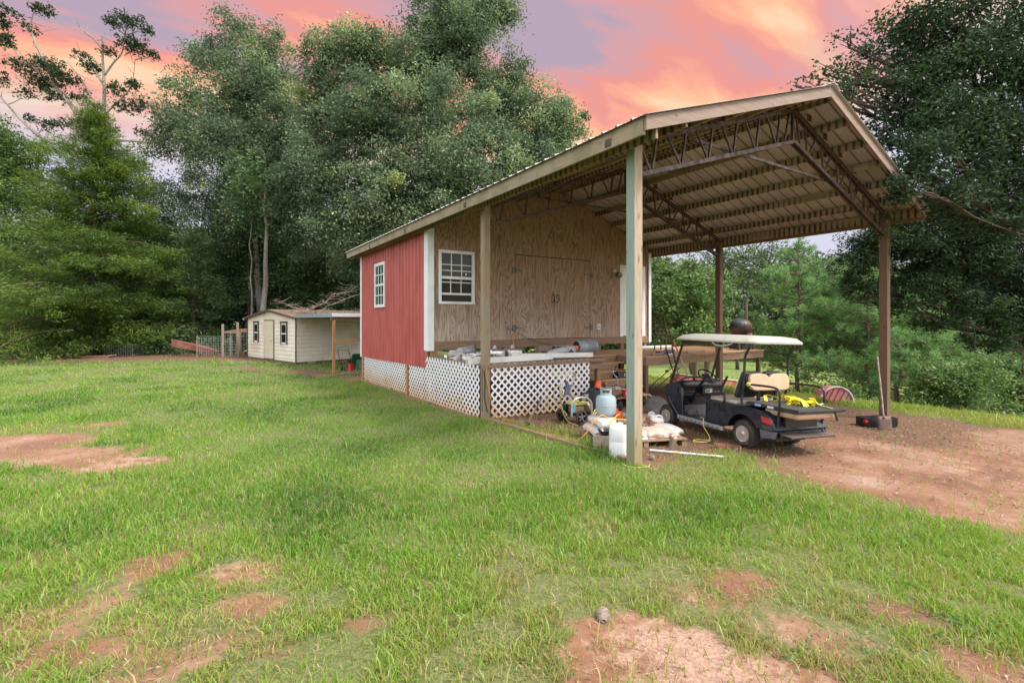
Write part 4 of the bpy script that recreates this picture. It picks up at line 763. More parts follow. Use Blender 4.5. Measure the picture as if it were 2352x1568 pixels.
lf_mid = leafy('mid_leaf', [(0.0, (0.058, 0.107, 0.037)), (0.5, (0.119, 0.199, 0.062)), (1.0, (0.250, 0.328, 0.102))], 0.32, 0.45)
lf_cedar = leafy('cedar_spray', [(0.0, (0.036, 0.068, 0.014)), (0.5, (0.088, 0.144, 0.027)), (1.0, (0.175, 0.242, 0.043))], 0.3, 0.6)
lf_pine = leafy('pine_needle', [(0.0, (0.090, 0.170, 0.067)), (0.5, (0.169, 0.312, 0.105)), (1.0, (0.307, 0.483, 0.141))], 0.32, 0.5)
lf_far = leafy('far_leaf', [(0.0, (0.045, 0.075, 0.033)), (0.5, (0.083, 0.128, 0.053)), (1.0, (0.165, 0.225, 0.083))], 0.25, 0.6)
tree('oak_tree', 'huge spreading oak of grey green leaves rising behind the barn roof', 'tree', (-6.5, 33.5), OAK, lf_oak, 0.20, 0.10, 7.2, 0.8, 0.42, b_grey)
tree('oak_tree', 'tall ragged oak with airy crown between the bright cedar and the huge oak', 'tree', (-18.9, 37), LEFTOAK, lf_oak, 0.21, 0.10, 6.2, 0.8, 0.30, b_grey)
tree('broadleaf_tree', 'full leafy tree cut by the left edge beside the cedar', 'tree', (-41.5, 40), EDGETREE, lf_mid, 0.24, 0.12, 5.0, 0.9, 0.25)
tree('broadleaf_tree', 'shadowy mixed tree behind the right side of the bright cedar', 'tree', (-30.5, 41), MIXEDWOOD, lf_dark, 0.24, 0.12, 5.0, 0.9, 0.22)
tree('understory_tree', 'low dark leafy tree behind the cream shed roof', 'tree', (-17.5, 39), UNDERSTORY, lf_dark, 0.24, 0.12, 4.6, 0.8, 0.16)
tree('broadleaf_tree', 'deep shaded tree standing furthest back behind the cream shed', 'tree', (-21.5, 44), SHADE, lf_dark, 0.34, 0.18, 3.6, 1.0, 0.22)
tree('leafy_tree', 'glossy pale green leafy tree beyond the deck chair', 'tree', (9.3, 24.8), LEAFY, lf_mid, 0.19, 0.085, 6.0, 0.5, 0.12, group=None)
tree('broadleaf_tree', 'thin distant tree with sky showing through, under the carport eave', 'tree', (19.5, 42), FARTALL, lf_far, 0.26, 0.13, 3.4, 0.7, 0.15)
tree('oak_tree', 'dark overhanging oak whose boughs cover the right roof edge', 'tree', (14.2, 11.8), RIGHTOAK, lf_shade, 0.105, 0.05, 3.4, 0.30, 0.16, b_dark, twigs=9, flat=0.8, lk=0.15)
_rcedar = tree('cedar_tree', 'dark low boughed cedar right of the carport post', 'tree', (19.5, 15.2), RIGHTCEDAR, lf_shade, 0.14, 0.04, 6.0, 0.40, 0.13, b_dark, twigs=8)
_rc = _rcedar
for pts, r in (([(19.0, 15.2, 2.3), (15.9, 15, 1.55), (14.0, 14.8, 1.9), (12.0, 14.6, 3.1)], .085), ([(19.0, 15.2, 3.9), (16.0, 15, 3.2), (14.2, 14.9, 3.6), (12.6, 14.8, 4.4)], .075), ([(18.5, 15.2, 1.9), (15.4, 15, 1.15), (13.4, 14.8, 1.9), (12.3, 14.7, 2.3)], .06)): bough('bough', '', pts, r).build('bough', b_dark, _rc, smooth='all', fix=False)
tree('leafy_bush', 'bright yellow green bush on the slope right of the far post', 'bush', (17.6, 19), BUSHA, lf_mid, 0.14, 0.06, 4.5, 0.45, 0.05)
tree('leafy_bush', 'tall scrubby bush at the far right edge of the meadow', 'bush', (22.7, 22), BUSHB, lf_mid, 0.16, 0.07, 4.5, 0.5, 0.05)
tree('leafy_bush', 'wide dark thicket behind the meadow bushes at right', 'bush', (33.6, 34), BUSHC, lf_far, 0.28, 0.14, 3.4, 0.8, 0.08)
def conifer(name, label, base, h, spread, nb, leafm, L, Wd, dens, bk, z0=0.12, droop=0.12, shape=0.8, r0=0.18, jag=0.3, gap=0.0, per=26):
    """single stem with whorled boughs carrying drooping sprays"""
    x, y = plan(*base); z = g(x, y); t = thing(name, label, 'tree', (x, y, z)); mb = MB(); top = Vector((x, y, z + h)); bt = Vector((x, y, z - 0.3))
    tr = [bt.lerp(top, i / 10) + Vector((random.gauss(0, .04), random.gauss(0, .04), 0)) for i in range(11)]; mb.tube(tr, [r0 * (1 - 0.93 * i / 10) for i in range(11)], 9)
    PS, DS, TS = [], [], []
    for i in range(nb):
        f = z0 + (1 - z0) * (i + random.random()) / nb; a = random.random() * 2 * PI; ln = spread * (1 - f) ** shape * random.uniform(1 - jag, 1 + jag) + 0.25
        p0 = Vector((x, y, z + f * h)); dv = Vector((math.cos(a), math.sin(a), 0.55 * (f - 0.15) + random.gauss(0, 0.16))); tip = p0 + dv * ln + Vector((0, 0, -droop * ln)); pts = [p0.lerp(tip, k / 6) + Vector((0, 0, 0.10 * ln * math.sin(PI * k / 6))) for k in range(7)]
        mb.tube(pts, [max(0.012, 0.045 * ln / spread * (1.15 - k / 6)) for k in range(7)], 4)
        m = max(3, int(dens * ln)); tt = 0.5 + random.gauss(0, 0.16)
        for q in range(m):
            s_ = random.random() ** 0.65; c = p0.lerp(tip, s_); side = Vector((-dv.y, dv.x, 0)) * random.gauss(0, 0.15 * ln + 0.16); c = c + side + Vector((0, 0, random.gauss(0, 0.26)))
            dr = dv + side * 1.3 + Vector((0, 0, -0.15)); kk = int(per * random.uniform(0.6, 1.4)); ctr = np.array(c); P = ctr + RNG.normal(0, 0.17, (kk, 3)) * np.array([1.3, 1.3, 0.7])
            PS.append(P); DS.append(np.tile(np.array(dr.normalized()), (kk, 1))); TS.append(np.clip(tt + random.gauss(0, .12) + RNG.normal(0, 0.12, kk), 0, 1))
    P, D, T = np.concatenate(PS), np.concatenate(DS), np.concatenate(TS); V, Q = leaf_quads(P, L, Wd, 0.4, D, 0.45)
    npmesh('crown', V - np.array([x, y, z]), Q, leafm, t, T); mb.build('trunk', bk, t, smooth='all', fix=False); return t
conifer('cedar_tree', 'bright yellow green cedar with reddish trunk at the lawn edge', (-27.2, 31.7), 16.2, 5.9, 190, lf_cedar, 0.27, 0.04, 8.0, b_red, 0.06, 0.10, 0.95, 0.26, jag=0.6, per=44)
conifer('cedar_tree', 'low bright cedar cut by the left edge of the lawn', (-37.5, 33.5), 8.6, 5.2, 130, lf_cedar, 0.27, 0.04, 7.0, b_red, 0.03, 0.14, 0.6, 0.2, jag=0.4, per=40)
conifer('cedar_tree', 'small dark cedar filling the gap between bright cedar and wire fence', (-22.6, 34.5), 8.5, 2.9, 80, lf_dark, 0.27, 0.05, 7.0, b_red, 0.03, 0.15, 0.6, 0.15, per=22)
def pine(name, label, base, h, spread, nb, r0=0.12, z0=0.1, ndl=0.24, jag=0.3, tufts=8.0, lean=0.0):
    """long-needled pine: every bough ends in bottle-brush tufts"""
    x, y = plan(*base); z = g(x, y); t = thing(name, label, 'tree', (x, y, z)); mb = MB(); top = Vector((x + lean, y, z + h)); bt = Vector((x, y, z - 0.3))
    tr = [bt.lerp(top, i / 8) + Vector((random.gauss(0, .05), random.gauss(0, .05), 0)) for i in range(9)]; mb.tube(tr, [r0 * (1 - 0.9 * i / 8) for i in range(9)], 8); PS, DS, TS = [], [], []
    def tuft(c, dr, tint, n=34):
        d_ = np.array(dr.normalized()); q = ball(n) * 0.95 + d_ * 0.75; q /= np.linalg.norm(q, axis=1)[:, None]; cc = np.array(c) + d_ * RNG.uniform(-0.14, 0.1, n)[:, None]
        PS.append(cc + q * ndl * 0.5); DS.append(q); TS.append(np.clip(tint + RNG.normal(0, 0.14, n), 0, 1))
    for i in range(nb):
        f = z0 + (1 - z0) * (i + random.random()) / nb; a = random.random() * 2 * PI; ln = spread * (1 - f) ** 0.7 * random.uniform(1 - jag, 1 + jag) + 0.2; p0 = bt.lerp(top, f) + Vector((0, 0, 0.3)); dv = Vector((math.cos(a), math.sin(a), random.uniform(0.0, 0.5))); tip = p0 + dv * ln
        mb.tube([p0, p0.lerp(tip, .5) - Vector((0, 0, .05 * ln)), tip], [0.03, 0.02, 0.012], 5); tint = 0.45 + random.gauss(0, 0.15)
        for q in range(max(2, int(tufts * ln))):
            s_ = 1 - random.random() ** 1.5 * 0.8; c = p0.lerp(tip, s_); sd = Vector((random.gauss(0, 1), random.gauss(0, 1), random.gauss(0.3, 0.6))) * 0.22 * (0.5 + ln * 0.35); e = c + sd
            mb.tube([c, e], [0.012, 0.008], 4, cap=False); tuft(e, sd + dv * 0.3 + Vector((0, 0, 0.2)), tint + random.gauss(0, .1))
    P, D, T = np.concatenate(PS), np.concatenate(DS), np.concatenate(TS); V, Q = leaf_quads(P, ndl, 0.024, 0.2, D, 0.05); npmesh('crown', V - np.array([x, y, z]), Q, lf_pine, t, T); mb.build('trunk', b_red, t, smooth='all', fix=False)
pine('pine_tree', 'tall soft needled pine behind the back right carport post', (15.0, 25.5), 7.8, 3.0, 66)
pine('pine_tree', 'broad pale green pine between the two right carport posts', (17.2, 23.5), 6.8, 3.2, 66)
pine('pine_tree', 'dark green pine left of the front right carport post', (19.3, 26.5), 8.0, 3.1, 66)
pine('pine_tree', 'short young pine beside the red and white tub', (16.3, 20.5), 2.8, 1.7, 26)
pine('pine_tree', 'bent thin stemmed pine with bare lower trunk right of the far post', (19.6, 22.5), 5.6, 2.2, 30, z0=0.35)
pine('pine_tree', 'round bushy young pine in the meadow at far right', (22.6, 21.5), 3.6, 2.3, 44, z0=0.03)
pine('pine_tree', 'young pine tip at the right picture edge', (24.2, 21.0), 3.0, 1.1, 18, z0=0.05)
# sparse old tree with pale bare limbs
def sparse_tree():
    x, y = plan(-30.6, 37); z = g(x, y); t = thing('old_tree', 'half bare old tree with pale limbs above the bright cedar', 'tree', (x, y, z)); mb = MB(); w = lambda p: Vector((*plan(p[0], p[1]), p[2])); allp = []
    for i, l in enumerate(SPARSE_LIMBS):
        p = [w(q) for q in l]
        if i == 0: p = [Vector((x, y, z - 0.3))] + p[1:]
        for k in range(1, len(p)): p[k] = p[k] + Vector((FX, FY, 0)) * ((i * 37 % 11) - 5) * 0.14 * k / len(p)
        c = curve_pts(p, 4); n = len(c); r = 0.28 if i == 0 else (0.15 if i in (1, 3, 4) else 0.085); mb.tube(c, [max(0.022, r * (1 - 0.8 * k / n)) for k in range(n)], 7); allp += c
        for k in range(3, n, 2):
            q = c[k] + Vector((random.gauss(0, .7), random.gauss(0, .7), random.gauss(0.3, .6))); mb.tube(wiggle(c[k], q, 3, 0.15), [0.02, 0.016, 0.012, 0.007], 4)
    lob = [(a, b, c, max(.45, e * 0.9), max(.3, f_ * 0.85), min(1.0, d_ * 0.95)) for a, b, c, e, f_, d_ in SPARSE_CLUMPS]; P, T, tips = crown_points(lob, 0.20 * 0.10 * 0.5, 5.5, 0.5)
    V, Q = leaf_quads(P, 0.20, 0.10, 0.5); npmesh('crown', V - np.array([x, y, z]), Q, lf_shade, t, T)
    for c, cl in tips:
        c = Vector(c); a = min(allp, key=lambda q: (q - c).length); mb.tube(wiggle(a, c, 4, 0.2), [0.045, 0.035, 0.028, 0.02, 0.012], 5)
        for q in cl[:4]: mb.tube(wiggle(c, q, 2, 0.1), [0.014, 0.01, 0.006], 4)
    mb.build('trunk', bark('pale_bark', (0.30, 0.25, 0.215), (0.18, 0.145, 0.12)), t, smooth='all', fix=False)
sparse_tree()
# bare-stemmed forest trees and dead snags among the shade
def stem(label, base, h, r, lean=(0, 0), bk=b_grey, lobes=None):
    x, y = plan(*base); z = g(x, y); lat, d = base; lobes = lobes or [(lat + lean[0], d, z + h, 1.7, 1.3, 0.7), (lat + lean[0] + 1, d + 0.5, z + h - 1.6, 1.4, 1.0, 0.6)]
    tree('forest_tree', label, 'tree', base, lobes, lf_dark, 0.28, 0.14, 3.6, 0.7, r, bk, twigs=3, top_frac=0.95, group=None)
stem('straight grey trunk rising just left of the cream shed roof', (-16.2, 31.6), 11.5, 0.24)
stem('thin pale trunk beside the straight grey trunk behind the shed', (-17.6, 32.6), 10.0, 0.10)
stem('leaning forked dark trunk above the cream shed lean-to', (-9.4, 31.8), 11.0, 0.17, (0.5, 0))
stem('slim shaded trunk left of the cream shed', (-20.2, 37), 9.0, 0.11, bk=b_dark)
stem('slender dark trunk in the deep shade behind the wire fence', (-22.9, 39), 9.5, 0.13, bk=b_dark)
# far wood: one mass beyond the nearer trees, and the hedge line beyond the meadow
def wood_mass(name, label, las, ds, hts, n, L, m, z0=-0.4):
    u = RNG.random(n); la_ = las[0] + (las[1] - las[0]) * u; d_ = ds[0] + (ds[1] - ds[0]) * RNG.random(n) ** 1.3; hh = hts[0] + (hts[1] - hts[0]) * fbm(la_, d_ * 0.3, 41, 0.22, 4); zz = RNG.random(n) ** 0.85 * hh; rough = fbm(la_, zz, 43, 0.55, 3); d_ = d_ + (rough - 0.5) * 5
    x, y = d_ * FX + la_ * FY, d_ * FY - la_ * FX; P = np.stack([x, y, gz(x, y) + z0 + zz], 1); V, Q = leaf_quads(P, L, L * 0.55, 0.6); o = npmesh(name, V, Q, m, tint=np.clip(0.15 + 0.6 * rough + RNG.normal(0, .15, n), 0, 1)); return tag(o, label, 'wood', kind='stuff')
wood_mass('far_woodland', 'dark far woodland closing the gaps behind the lawn trees', (-110, 12), (47, 62), (9, 15), 120000, 0.55, lf_dark)
wood_mass('meadow_hedgerow', 'far green treeline beyond the meadow on the right', (10, 75), (50, 66), (8, 14), 90000, 0.5, lf_far)
# undergrowth at the wood's edge
def under(n, la0, la1, d0, d1, h, m, name, label, L=0.2):
    la_ = RNG.uniform(la0, la1, n); d_ = RNG.uniform(d0, d1, n); q = fbm(la_, d_, 47, 0.45, 4); keep = q > 0.42; la_, d_, q = la_[keep], d_[keep], q[keep]; k = len(la_)
    x, y = d_ * FX + la_ * FY, d_ * FY - la_ * FX; P = np.stack([x, y, gz(x, y) + RNG.random(k) * h * (0.3 + 1.6 * (q - 0.4) / 0.3)], 1); V, Q = leaf_quads(P, L, L * 0.5, 0.5); tag(npmesh(name, V, Q, m, tint=np.clip(RNG.normal(.5, .25, k), 0, 1)), label, 'undergrowth', kind='stuff')
under(22000, -42, -8, 31, 40, 0.8, lf_dark, 'undergrowth', 'low dark weeds along the shaded wood edge')
under(15000, 14, 34, 18, 32, 0.7, lf_mid, 'meadow_weeds', 'pale green weeds scattered over the far meadow', 0.16)

# ------------------------------------------------------------------ golf cart (local axes: y forward, x right, origin under the rear axle)
m_navy = dull('navy_body_plastic', (0.005, 0.0075, 0.018), (0.007, 0.010, 0.021), 5, 0.27, bump=0.02, dirt=(0.045, 0.032, 0.024), dirt_amt=0.10)
m_blackp = dull('black_powder_coat', (0.010, 0.010, 0.012), (0.018, 0.018, 0.02), 10, 0.38, bump=0.05)
m_blackm = dull('black_plastic', (0.009, 0.009, 0.011), (0.017, 0.016, 0.017), 8, 0.45, bump=0.05, dirt=(0.08, 0.055, 0.04), dirt_amt=0.2)
m_ivory = dull('ivory_roof', (0.48, 0.465, 0.41), (0.40, 0.385, 0.33), 3, 0.5, bump=0.03, dirt=(0.28, 0.25, 0.18), dirt_amt=0.35)
m_tan = dull('tan_vinyl', (0.50, 0.325, 0.205), (0.44, 0.28, 0.17), 4, 0.45, bump=0.06)
m_beige = dull('beige_vinyl', (0.50, 0.45, 0.36), (0.42, 0.37, 0.29), 4, 0.5, bump=0.06, dirt=(0.22, 0.16, 0.11), dirt_amt=0.4)
m_tyre = dull('rubber_tyre', (0.022, 0.020, 0.019), (0.04, 0.034, 0.03), 9, 0.8, bump=0.2, dirt=(0.16, 0.095, 0.06), dirt_amt=0.45)
m_alloy = dull('dull_alloy', (0.55, 0.51, 0.47), (0.36, 0.32, 0.28), 8, 0.35, metal=0.5, bump=0.05, dirt=(0.22, 0.14, 0.09), dirt_amt=0.4)
m_tread = dull('tread_plate', (0.55, 0.56, 0.58), (0.36, 0.36, 0.37), 30, 0.35, metal=0.7, bump=0.6)
m_mat = dull('grey_bed_mat', (0.035, 0.035, 0.037), (0.06, 0.057, 0.055), 14, 0.7, bump=0.2)
m_foot = dull('brown_foot_board', (0.17, 0.125, 0.095), (0.11, 0.08, 0.06), 10, 0.75)
m_redl = NT('red_lens').set((0.42, 0.025, 0.02), 0.2)
HD = math.radians(-11); ROLL = math.radians(1.9)
cart = thing('golf_cart', 'navy golf cart with ivory roof and tan rear seat parked under the carport', 'golf cart', (8.37, 4.79, -0.085), HD); cart.rotation_euler = (0, ROLL, HD)
def cb(mb, name, m, parent=None, **k): return mb.build(name, m, parent or cart, world=False, **k)
body = [(0.88, 0.25), (0.88, 0.60), (0.82, 0.645), (0.3, 0.675), (-0.10, 0.69), (-0.42, 0.655), (-0.57, 0.56), (-0.65, 0.40), (-0.64, 0.37), (-0.335, 0.37)]
arch = [(0.335 * math.cos(a), 0.21 + 0.335 * math.sin(a)) for a in np.linspace(math.radians(155), math.radians(12), 12)]
side = body + arch + [(0.44, 0.245)]
mb = MB()
def ring(poly, x, inset=0.0):
    cy_, cz_ = sum(p[0] for p in poly) / len(poly), sum(p[1] for p in poly) / len(poly); return [(x, p[0] + (cy_ - p[0]) * inset, p[1] + (cz_ - p[1]) * inset) for p in poly]
def loft(mb, rings):
    n = len(rings[0]); vs = [p for r in rings for p in r]; fs = [(i * n + k, i * n + (k + 1) % n, (i + 1) * n + (k + 1) % n, (i + 1) * n + k) for i in range(len(rings) - 1) for k in range(n)]; fs += [tuple(range(n - 1, -1, -1)), tuple((len(rings) - 1) * n + k for k in range(n))]; mb.add(vs, fs); return mb
loft(mb, [ring(side, -0.60, 0.035), ring(side, -0.575), ring(side, 0.575), ring(side, 0.60, 0.035)]); bodyo = cb(mb, 'body', m_navy, smooth=True)
cb(MB().span((-0.34, -0.45, 0.16), (0.34, 0.43, 0.62)), 'axle_housing', m_blackm)
for s_ in (-1, 1): cb(MB().prism([(s_ * 0.545, -0.34, 0.365), (s_ * 0.545, -0.655, 0.365), (s_ * 0.545, -0.62, 0.25), (s_ * 0.545, -0.37, 0.22)], (s_ * 0.05, 0, 0)), 'bumper', dull('grey_bumper', (0.10, 0.105, 0.125), (0.07, 0.072, 0.085), 6, 0.5), bevel=0.008)
cb(MB().span((-0.48, -0.648, 0.25), (0.48, -0.60, 0.36)), 'bumper', m_blackm, bevel=0.01)
for s_ in (-1, 1):
    sd = s_ * 0.595; cb(MB().prism([(sd, -0.37, 0.585), (sd, -0.55, 0.56), (sd, -0.60, 0.50), (sd, -0.575, 0.465), (sd, -0.40, 0.49)], (s_ * 0.012, 0, 0)), 'tail_light', m_redl, bevel=0.004)
    cb(MB().span((sd - 0.004, 0.50, 0.385), (sd + 0.004, 0.60, 0.425)), 'reflector', m_redl)
mb = MB()
for k in range(4): mb.span((-0.606, -0.60 + 0.015 * (k % 2), 0.435 - 0.016 * k), (-0.603, -0.40 - 0.01 * (k % 3), 0.439 - 0.016 * k))
cb(mb, 'warning_lettering', dull('faded_decal', (0.20, 0.20, 0.20), None, 20, 0.5))
# floor, sills, leg shield, cowl
cb(MB().span((-0.56, 0.86, 0.17), (0.56, 1.68, 0.215)), 'floor', m_mat)
for s_ in (-1, 1):
    mb = MB().span((s_ * 0.575 - 0.03, 0.44, 0.165), (s_ * 0.575 + 0.03, 1.62, 0.245)); k = 0
    sl = cb(mb, 'sill', m_tread, bevel=0.006); mz = MB(); xs = s_ * 0.608
    for k in range(10): y = 0.50 + k * 0.11; mz.prism([(xs, y, 0.175), (xs, y + 0.055, 0.225), (xs, y + 0.11, 0.175), (xs, y + 0.11, 0.167), (xs, y, 0.167)], (s_ * 0.004, 0, 0))
    cb(mz, 'tread_pattern', dull('dark_tread', (0.20, 0.20, 0.21), None, 20, 0.5, metal=0.5), sl)
def cowl():
    mb = MB(); rows = []
    for x in np.linspace(-0.57, 0.57, 15):
        q = 1 - (x / 0.57) ** 2; e = 0.5 * (abs(x) / 0.57) ** 6; b = 0.24 * q ** 0.7
        zl = 0.30 + 0.26 * (1 if abs(x) > 0.43 else 0)
        rows.append([(x, 1.66, zl), (x, 1.98 + b * 0.6, zl), (x, 2.05 + b, 0.46 + (0.12 if abs(x) > .43 else 0)), (x, 2.10 + b, 0.62), (x, 2.07 + b, 0.75 - 0.02 * e), (x, 1.96 + b * 0.8, 0.84 - 0.04 * e), (x, 1.80 + b * 0.35, 0.90 - 0.06 * e), (x, 1.68, 0.925 - 0.10 * e), (x, 1.60, 0.90 - 0.10 * e), (x, 1.585, 0.84 - 0.06 * e), (x, 1.66, 0.80)])
    mb.grid(rows, closed_v=True); n = 11; o = len(mb.v); mb.f.append(tuple(range(n - 1, -1, -1))); mb.f.append(tuple(o - n + k for k in range(n))); return cb(mb, 'cowl', m_navy, smooth=True)
cowlo = cowl()
for s_ in (-1, 1): cb(MB().prism([(s_ * 0.50, 1.72, 0.86), (s_ * 0.50, 1.58, 0.80), (s_ * 0.50, 1.54, 0.55), (s_ * 0.50, 1.50, 0.22), (s_ * 0.50, 1.62, 0.20), (s_ * 0.50, 1.80, 0.45)], (s_ * 0.06, 0, 0)), 'leg_shield', m_navy, bevel=0.012)
cb(MB().prism([(-0.5, 1.62, 0.22), (-0.5, 1.70, 0.62), (-0.5, 1.74, 0.62), (-0.5, 1.66, 0.20)], (1.0, 0, 0)), 'toe_board', m_mat)
dash = cb(MB().prism([(-0.5, 1.50, 0.82), (-0.5, 1.66, 0.86), (-0.5, 1.69, 0.60), (-0.5, 1.58, 0.60), (-0.5, 1.54, 0.66), (-0.5, 1.60, 0.70), (-0.5, 1.585, 0.79)], (1.0, 0, 0)), 'dashboard', m_blackm, bevel=0.008)
cb(MB().span((-0.07, 1.50, 0.66), (0.20, 1.535, 0.80)), 'glove_box', m_blackm, dash, bevel=0.008)
mb = MB().span((0.0, 1.494, 0.69), (0.17, 1.499, 0.755)); pl = cb(mb, 'dash_label', m_white_door, dash); mb = MB()
for k in range(3): mb.span((0.012 + k * 0.034, 1.490, 0.70), (0.037 + k * 0.034, 1.4935, 0.745))
mb.span((0.122, 1.490, 0.725), (0.145, 1.4935, 0.732)); mb.span((0.150, 1.490, 0.705), (0.162, 1.4935, 0.74)); cb(mb, 'label_lettering', m_dark, pl)
arc = [(x, 1.66 + 0.14 * (1 - (x / 0.5) ** 2), 0.93 + 0.05 * (1 - (x / 0.5) ** 2)) for x in np.linspace(-0.5, 0.5, 11)]; cb(MB().tube(arc, 0.02, 6), 'cowl_brow', m_blackm, smooth=True)
# roof with crowned top
def rrect(hx, y0, y1, r, z, n=5):
    o = []
    for cx_, cy_, a0 in ((hx - r, y1 - r, 0), (-hx + r, y1 - r, 90), (-hx + r, y0 + r, 180), (hx - r, y0 + r, 270)):
        for k in range(n + 1): a = math.radians(a0 + 90 * k / n); o.append((cx_ + r * math.cos(a), cy_ + r * math.sin(a), z))
    return o
rings = [rrect(0.56, -0.14, 1.70, 0.14, 1.775), rrect(0.625, -0.22, 1.76, 0.16, 1.755), rrect(0.63, -0.225, 1.765, 0.16, 1.785), rrect(0.56, -0.16, 1.66, 0.16, 1.855), rrect(0.40, 0.0, 1.5, 0.16, 1.885), rrect(0.2, 0.2, 1.3, 0.1, 1.89)]
mb = MB(); n = len(rings[0]); loft(mb, rings); cb(mb, 'roof', m_ivory, smooth=True)
cb(MB().tube(curve_pts([(-0.58, 0.75, 1.75), (-0.585, 0.68, 1.70), (-0.585, 0.5, 1.685), (-0.585, 0.33, 1.72), (-0.58, 0.27, 1.755)], 4), 0.014, 6), 'grab_handle', m_ivory, smooth=True)
for s_ in (-1, 1):
    cb(MB().tube([(s_ * 0.50, 1.60, 1.76), (s_ * 0.515, 1.80, 1.22), (s_ * 0.53, 1.97, 0.72), (s_ * 0.545, 1.99, 0.61), (s_ * 0.555, 1.83, 0.42), (s_ * 0.565, 1.63, 0.22)], 0.024, 6), 'front_strut', m_blackp)
    cb(MB().tube(curve_pts([(s_ * 0.52, -0.02, 1.76), (s_ * 0.52, -0.04, 1.69), (s_ * 0.52, 0.04, 1.54), (s_ * 0.52, 0.055, 1.40), (s_ * 0.52, 0.06, 1.15), (s_ * 0.52, 0.09, 0.85), (s_ * 0.53, 0.09, 0.66)], 5), 0.021, 8), 'rear_strut', m_blackp, smooth=True)
    cb(MB().tube(curve_pts([(s_ * 0.51, 0.06, 0.98), (s_ * 0.51, 0.03, 1.045), (s_ * 0.51, -0.2, 1.06), (s_ * 0.51, -0.50, 1.065), (s_ * 0.51, -0.62, 1.03), (s_ * 0.51, -0.645, 0.93), (s_ * 0.51, -0.64, 0.75), (s_ * 0.51, -0.60, 0.34)], 5), 0.019, 8), 'grab_rail', m_blackp, smooth=True)
    cb(MB().prism([(s_ * 0.48, -0.42, 0.33), (s_ * 0.48, -0.62, 0.40), (s_ * 0.48, -0.70, 0.30), (s_ * 0.48, -0.44, 0.27)], (s_ * 0.03, 0, 0)), 'foot_bracket', m_blackp)
mb = MB().prism([(-0.49, 1.62, 1.70), (-0.49, 1.79, 1.23), (-0.49, 1.90, 0.93), (-0.49, 1.905, 0.93), (-0.49, 1.795, 1.23), (-0.49, 1.625, 1.70)], (0.98, 0, 0))
s = NT('dusty_windscreen'); s.set((0.30, 0.25, 0.20), 0.25); tp = s.n('ShaderNodeBsdfTransparent'); tp.inputs[0].default_value = (0.93, 0.90, 0.84, 1); mx = s.n('ShaderNodeMixShader'); mx.inputs[0].default_value = 0.24; s.l(tp.outputs[0], mx.inputs[1]); s.l(s.p.outputs[0], mx.inputs[2]); s.l(mx.outputs[0], s.out.inputs[0])
cb(mb, 'windscreen', s.m); cb(MB().bar((-0.49, 1.645, 1.715), (0.49, 1.645, 1.715), 0.03, 0.11), 'windscreen_header', m_blackp)
# steering
R_ = Rx(math.radians(38)); c0 = Vector((-0.25, 1.20, 1.06)); ringp = [c0 + R_ @ Vector((0.185 * math.cos(a), 0.185 * math.sin(a), 0)) for a in np.linspace(0, 2 * PI, 25)[:-1]]
sw = cb(MB().tube(ringp, 0.016, 8, closed=True), 'steering_wheel', m_blackm, smooth=True); cb(MB().box(c0 - R_ @ Vector((0, 0, 0.02)), (0.19, 0.17, 0.03), R_, 0.9), 'wheel_hub', m_blackm, sw, bevel=0.012); mb = MB()
for a in (-0.5, PI + 0.5, -PI / 2): mb.bar(c0 - R_ @ Vector((0, 0, 0.02)), c0 + R_ @ Vector((0.18 * math.cos(a), 0.18 * math.sin(a), 0)), 0.035, 0.012)
cb(mb, 'spokes', m_blackm, sw); cb(MB().tube([c0 - R_ @ Vector((0, 0, 0.03)), (-0.24, 1.42, 0.84), (-0.22, 1.70, 0.42)], 0.026, 8), 'steering_column', m_navy)
for x in (-0.38, -0.14): cb(MB().box((x, 1.50, 0.30), (0.14, 0.02, 0.12), Rx(math.radians(-25))), 'pedal', m_blackm, bevel=0.004)
# seats
cb(MB().span((-0.50, 0.24, 0.66), (0.50, 0.86, 0.735)), 'seat_cushion', m_beige, bevel=0.03, seg=3)
for s_ in (-1, 1):
    c = Vector((s_ * 0.25, 0.22, 1.02)); R_ = Rx(math.radians(18)); sb = cb(MB().box(c, (0.47, 0.11, 0.50), R_, 0.88), 'seat_back', m_blackm, bevel=0.05, seg=3); cb(MB().box(c + R_ @ Vector((0, 0.045, 0.0)), (0.42, 0.06, 0.44), R_, 0.88), 'seat_pad', m_beige, sb, bevel=0.028, seg=3)
    cb(MB().tube(curve_pts([(s_ * 0.555, 0.88, 0.66), (s_ * 0.555, 0.80, 0.755), (s_ * 0.555, 0.62, 0.80), (s_ * 0.555, 0.47, 0.80), (s_ * 0.555, 0.455, 0.70), (s_ * 0.555, 0.52, 0.62)], 5), 0.022, 8), 'arm_rest', m_blackm, smooth=True)
cb(MB().tube(curve_pts([(-0.50, 0.50, 0.80), (-0.53, 0.56, 0.86), (-0.53, 0.50, 1.00), (-0.53, 0.42, 1.14)], 5), 0.022, 7), 'hip_restraint', m_blackm, smooth=True)
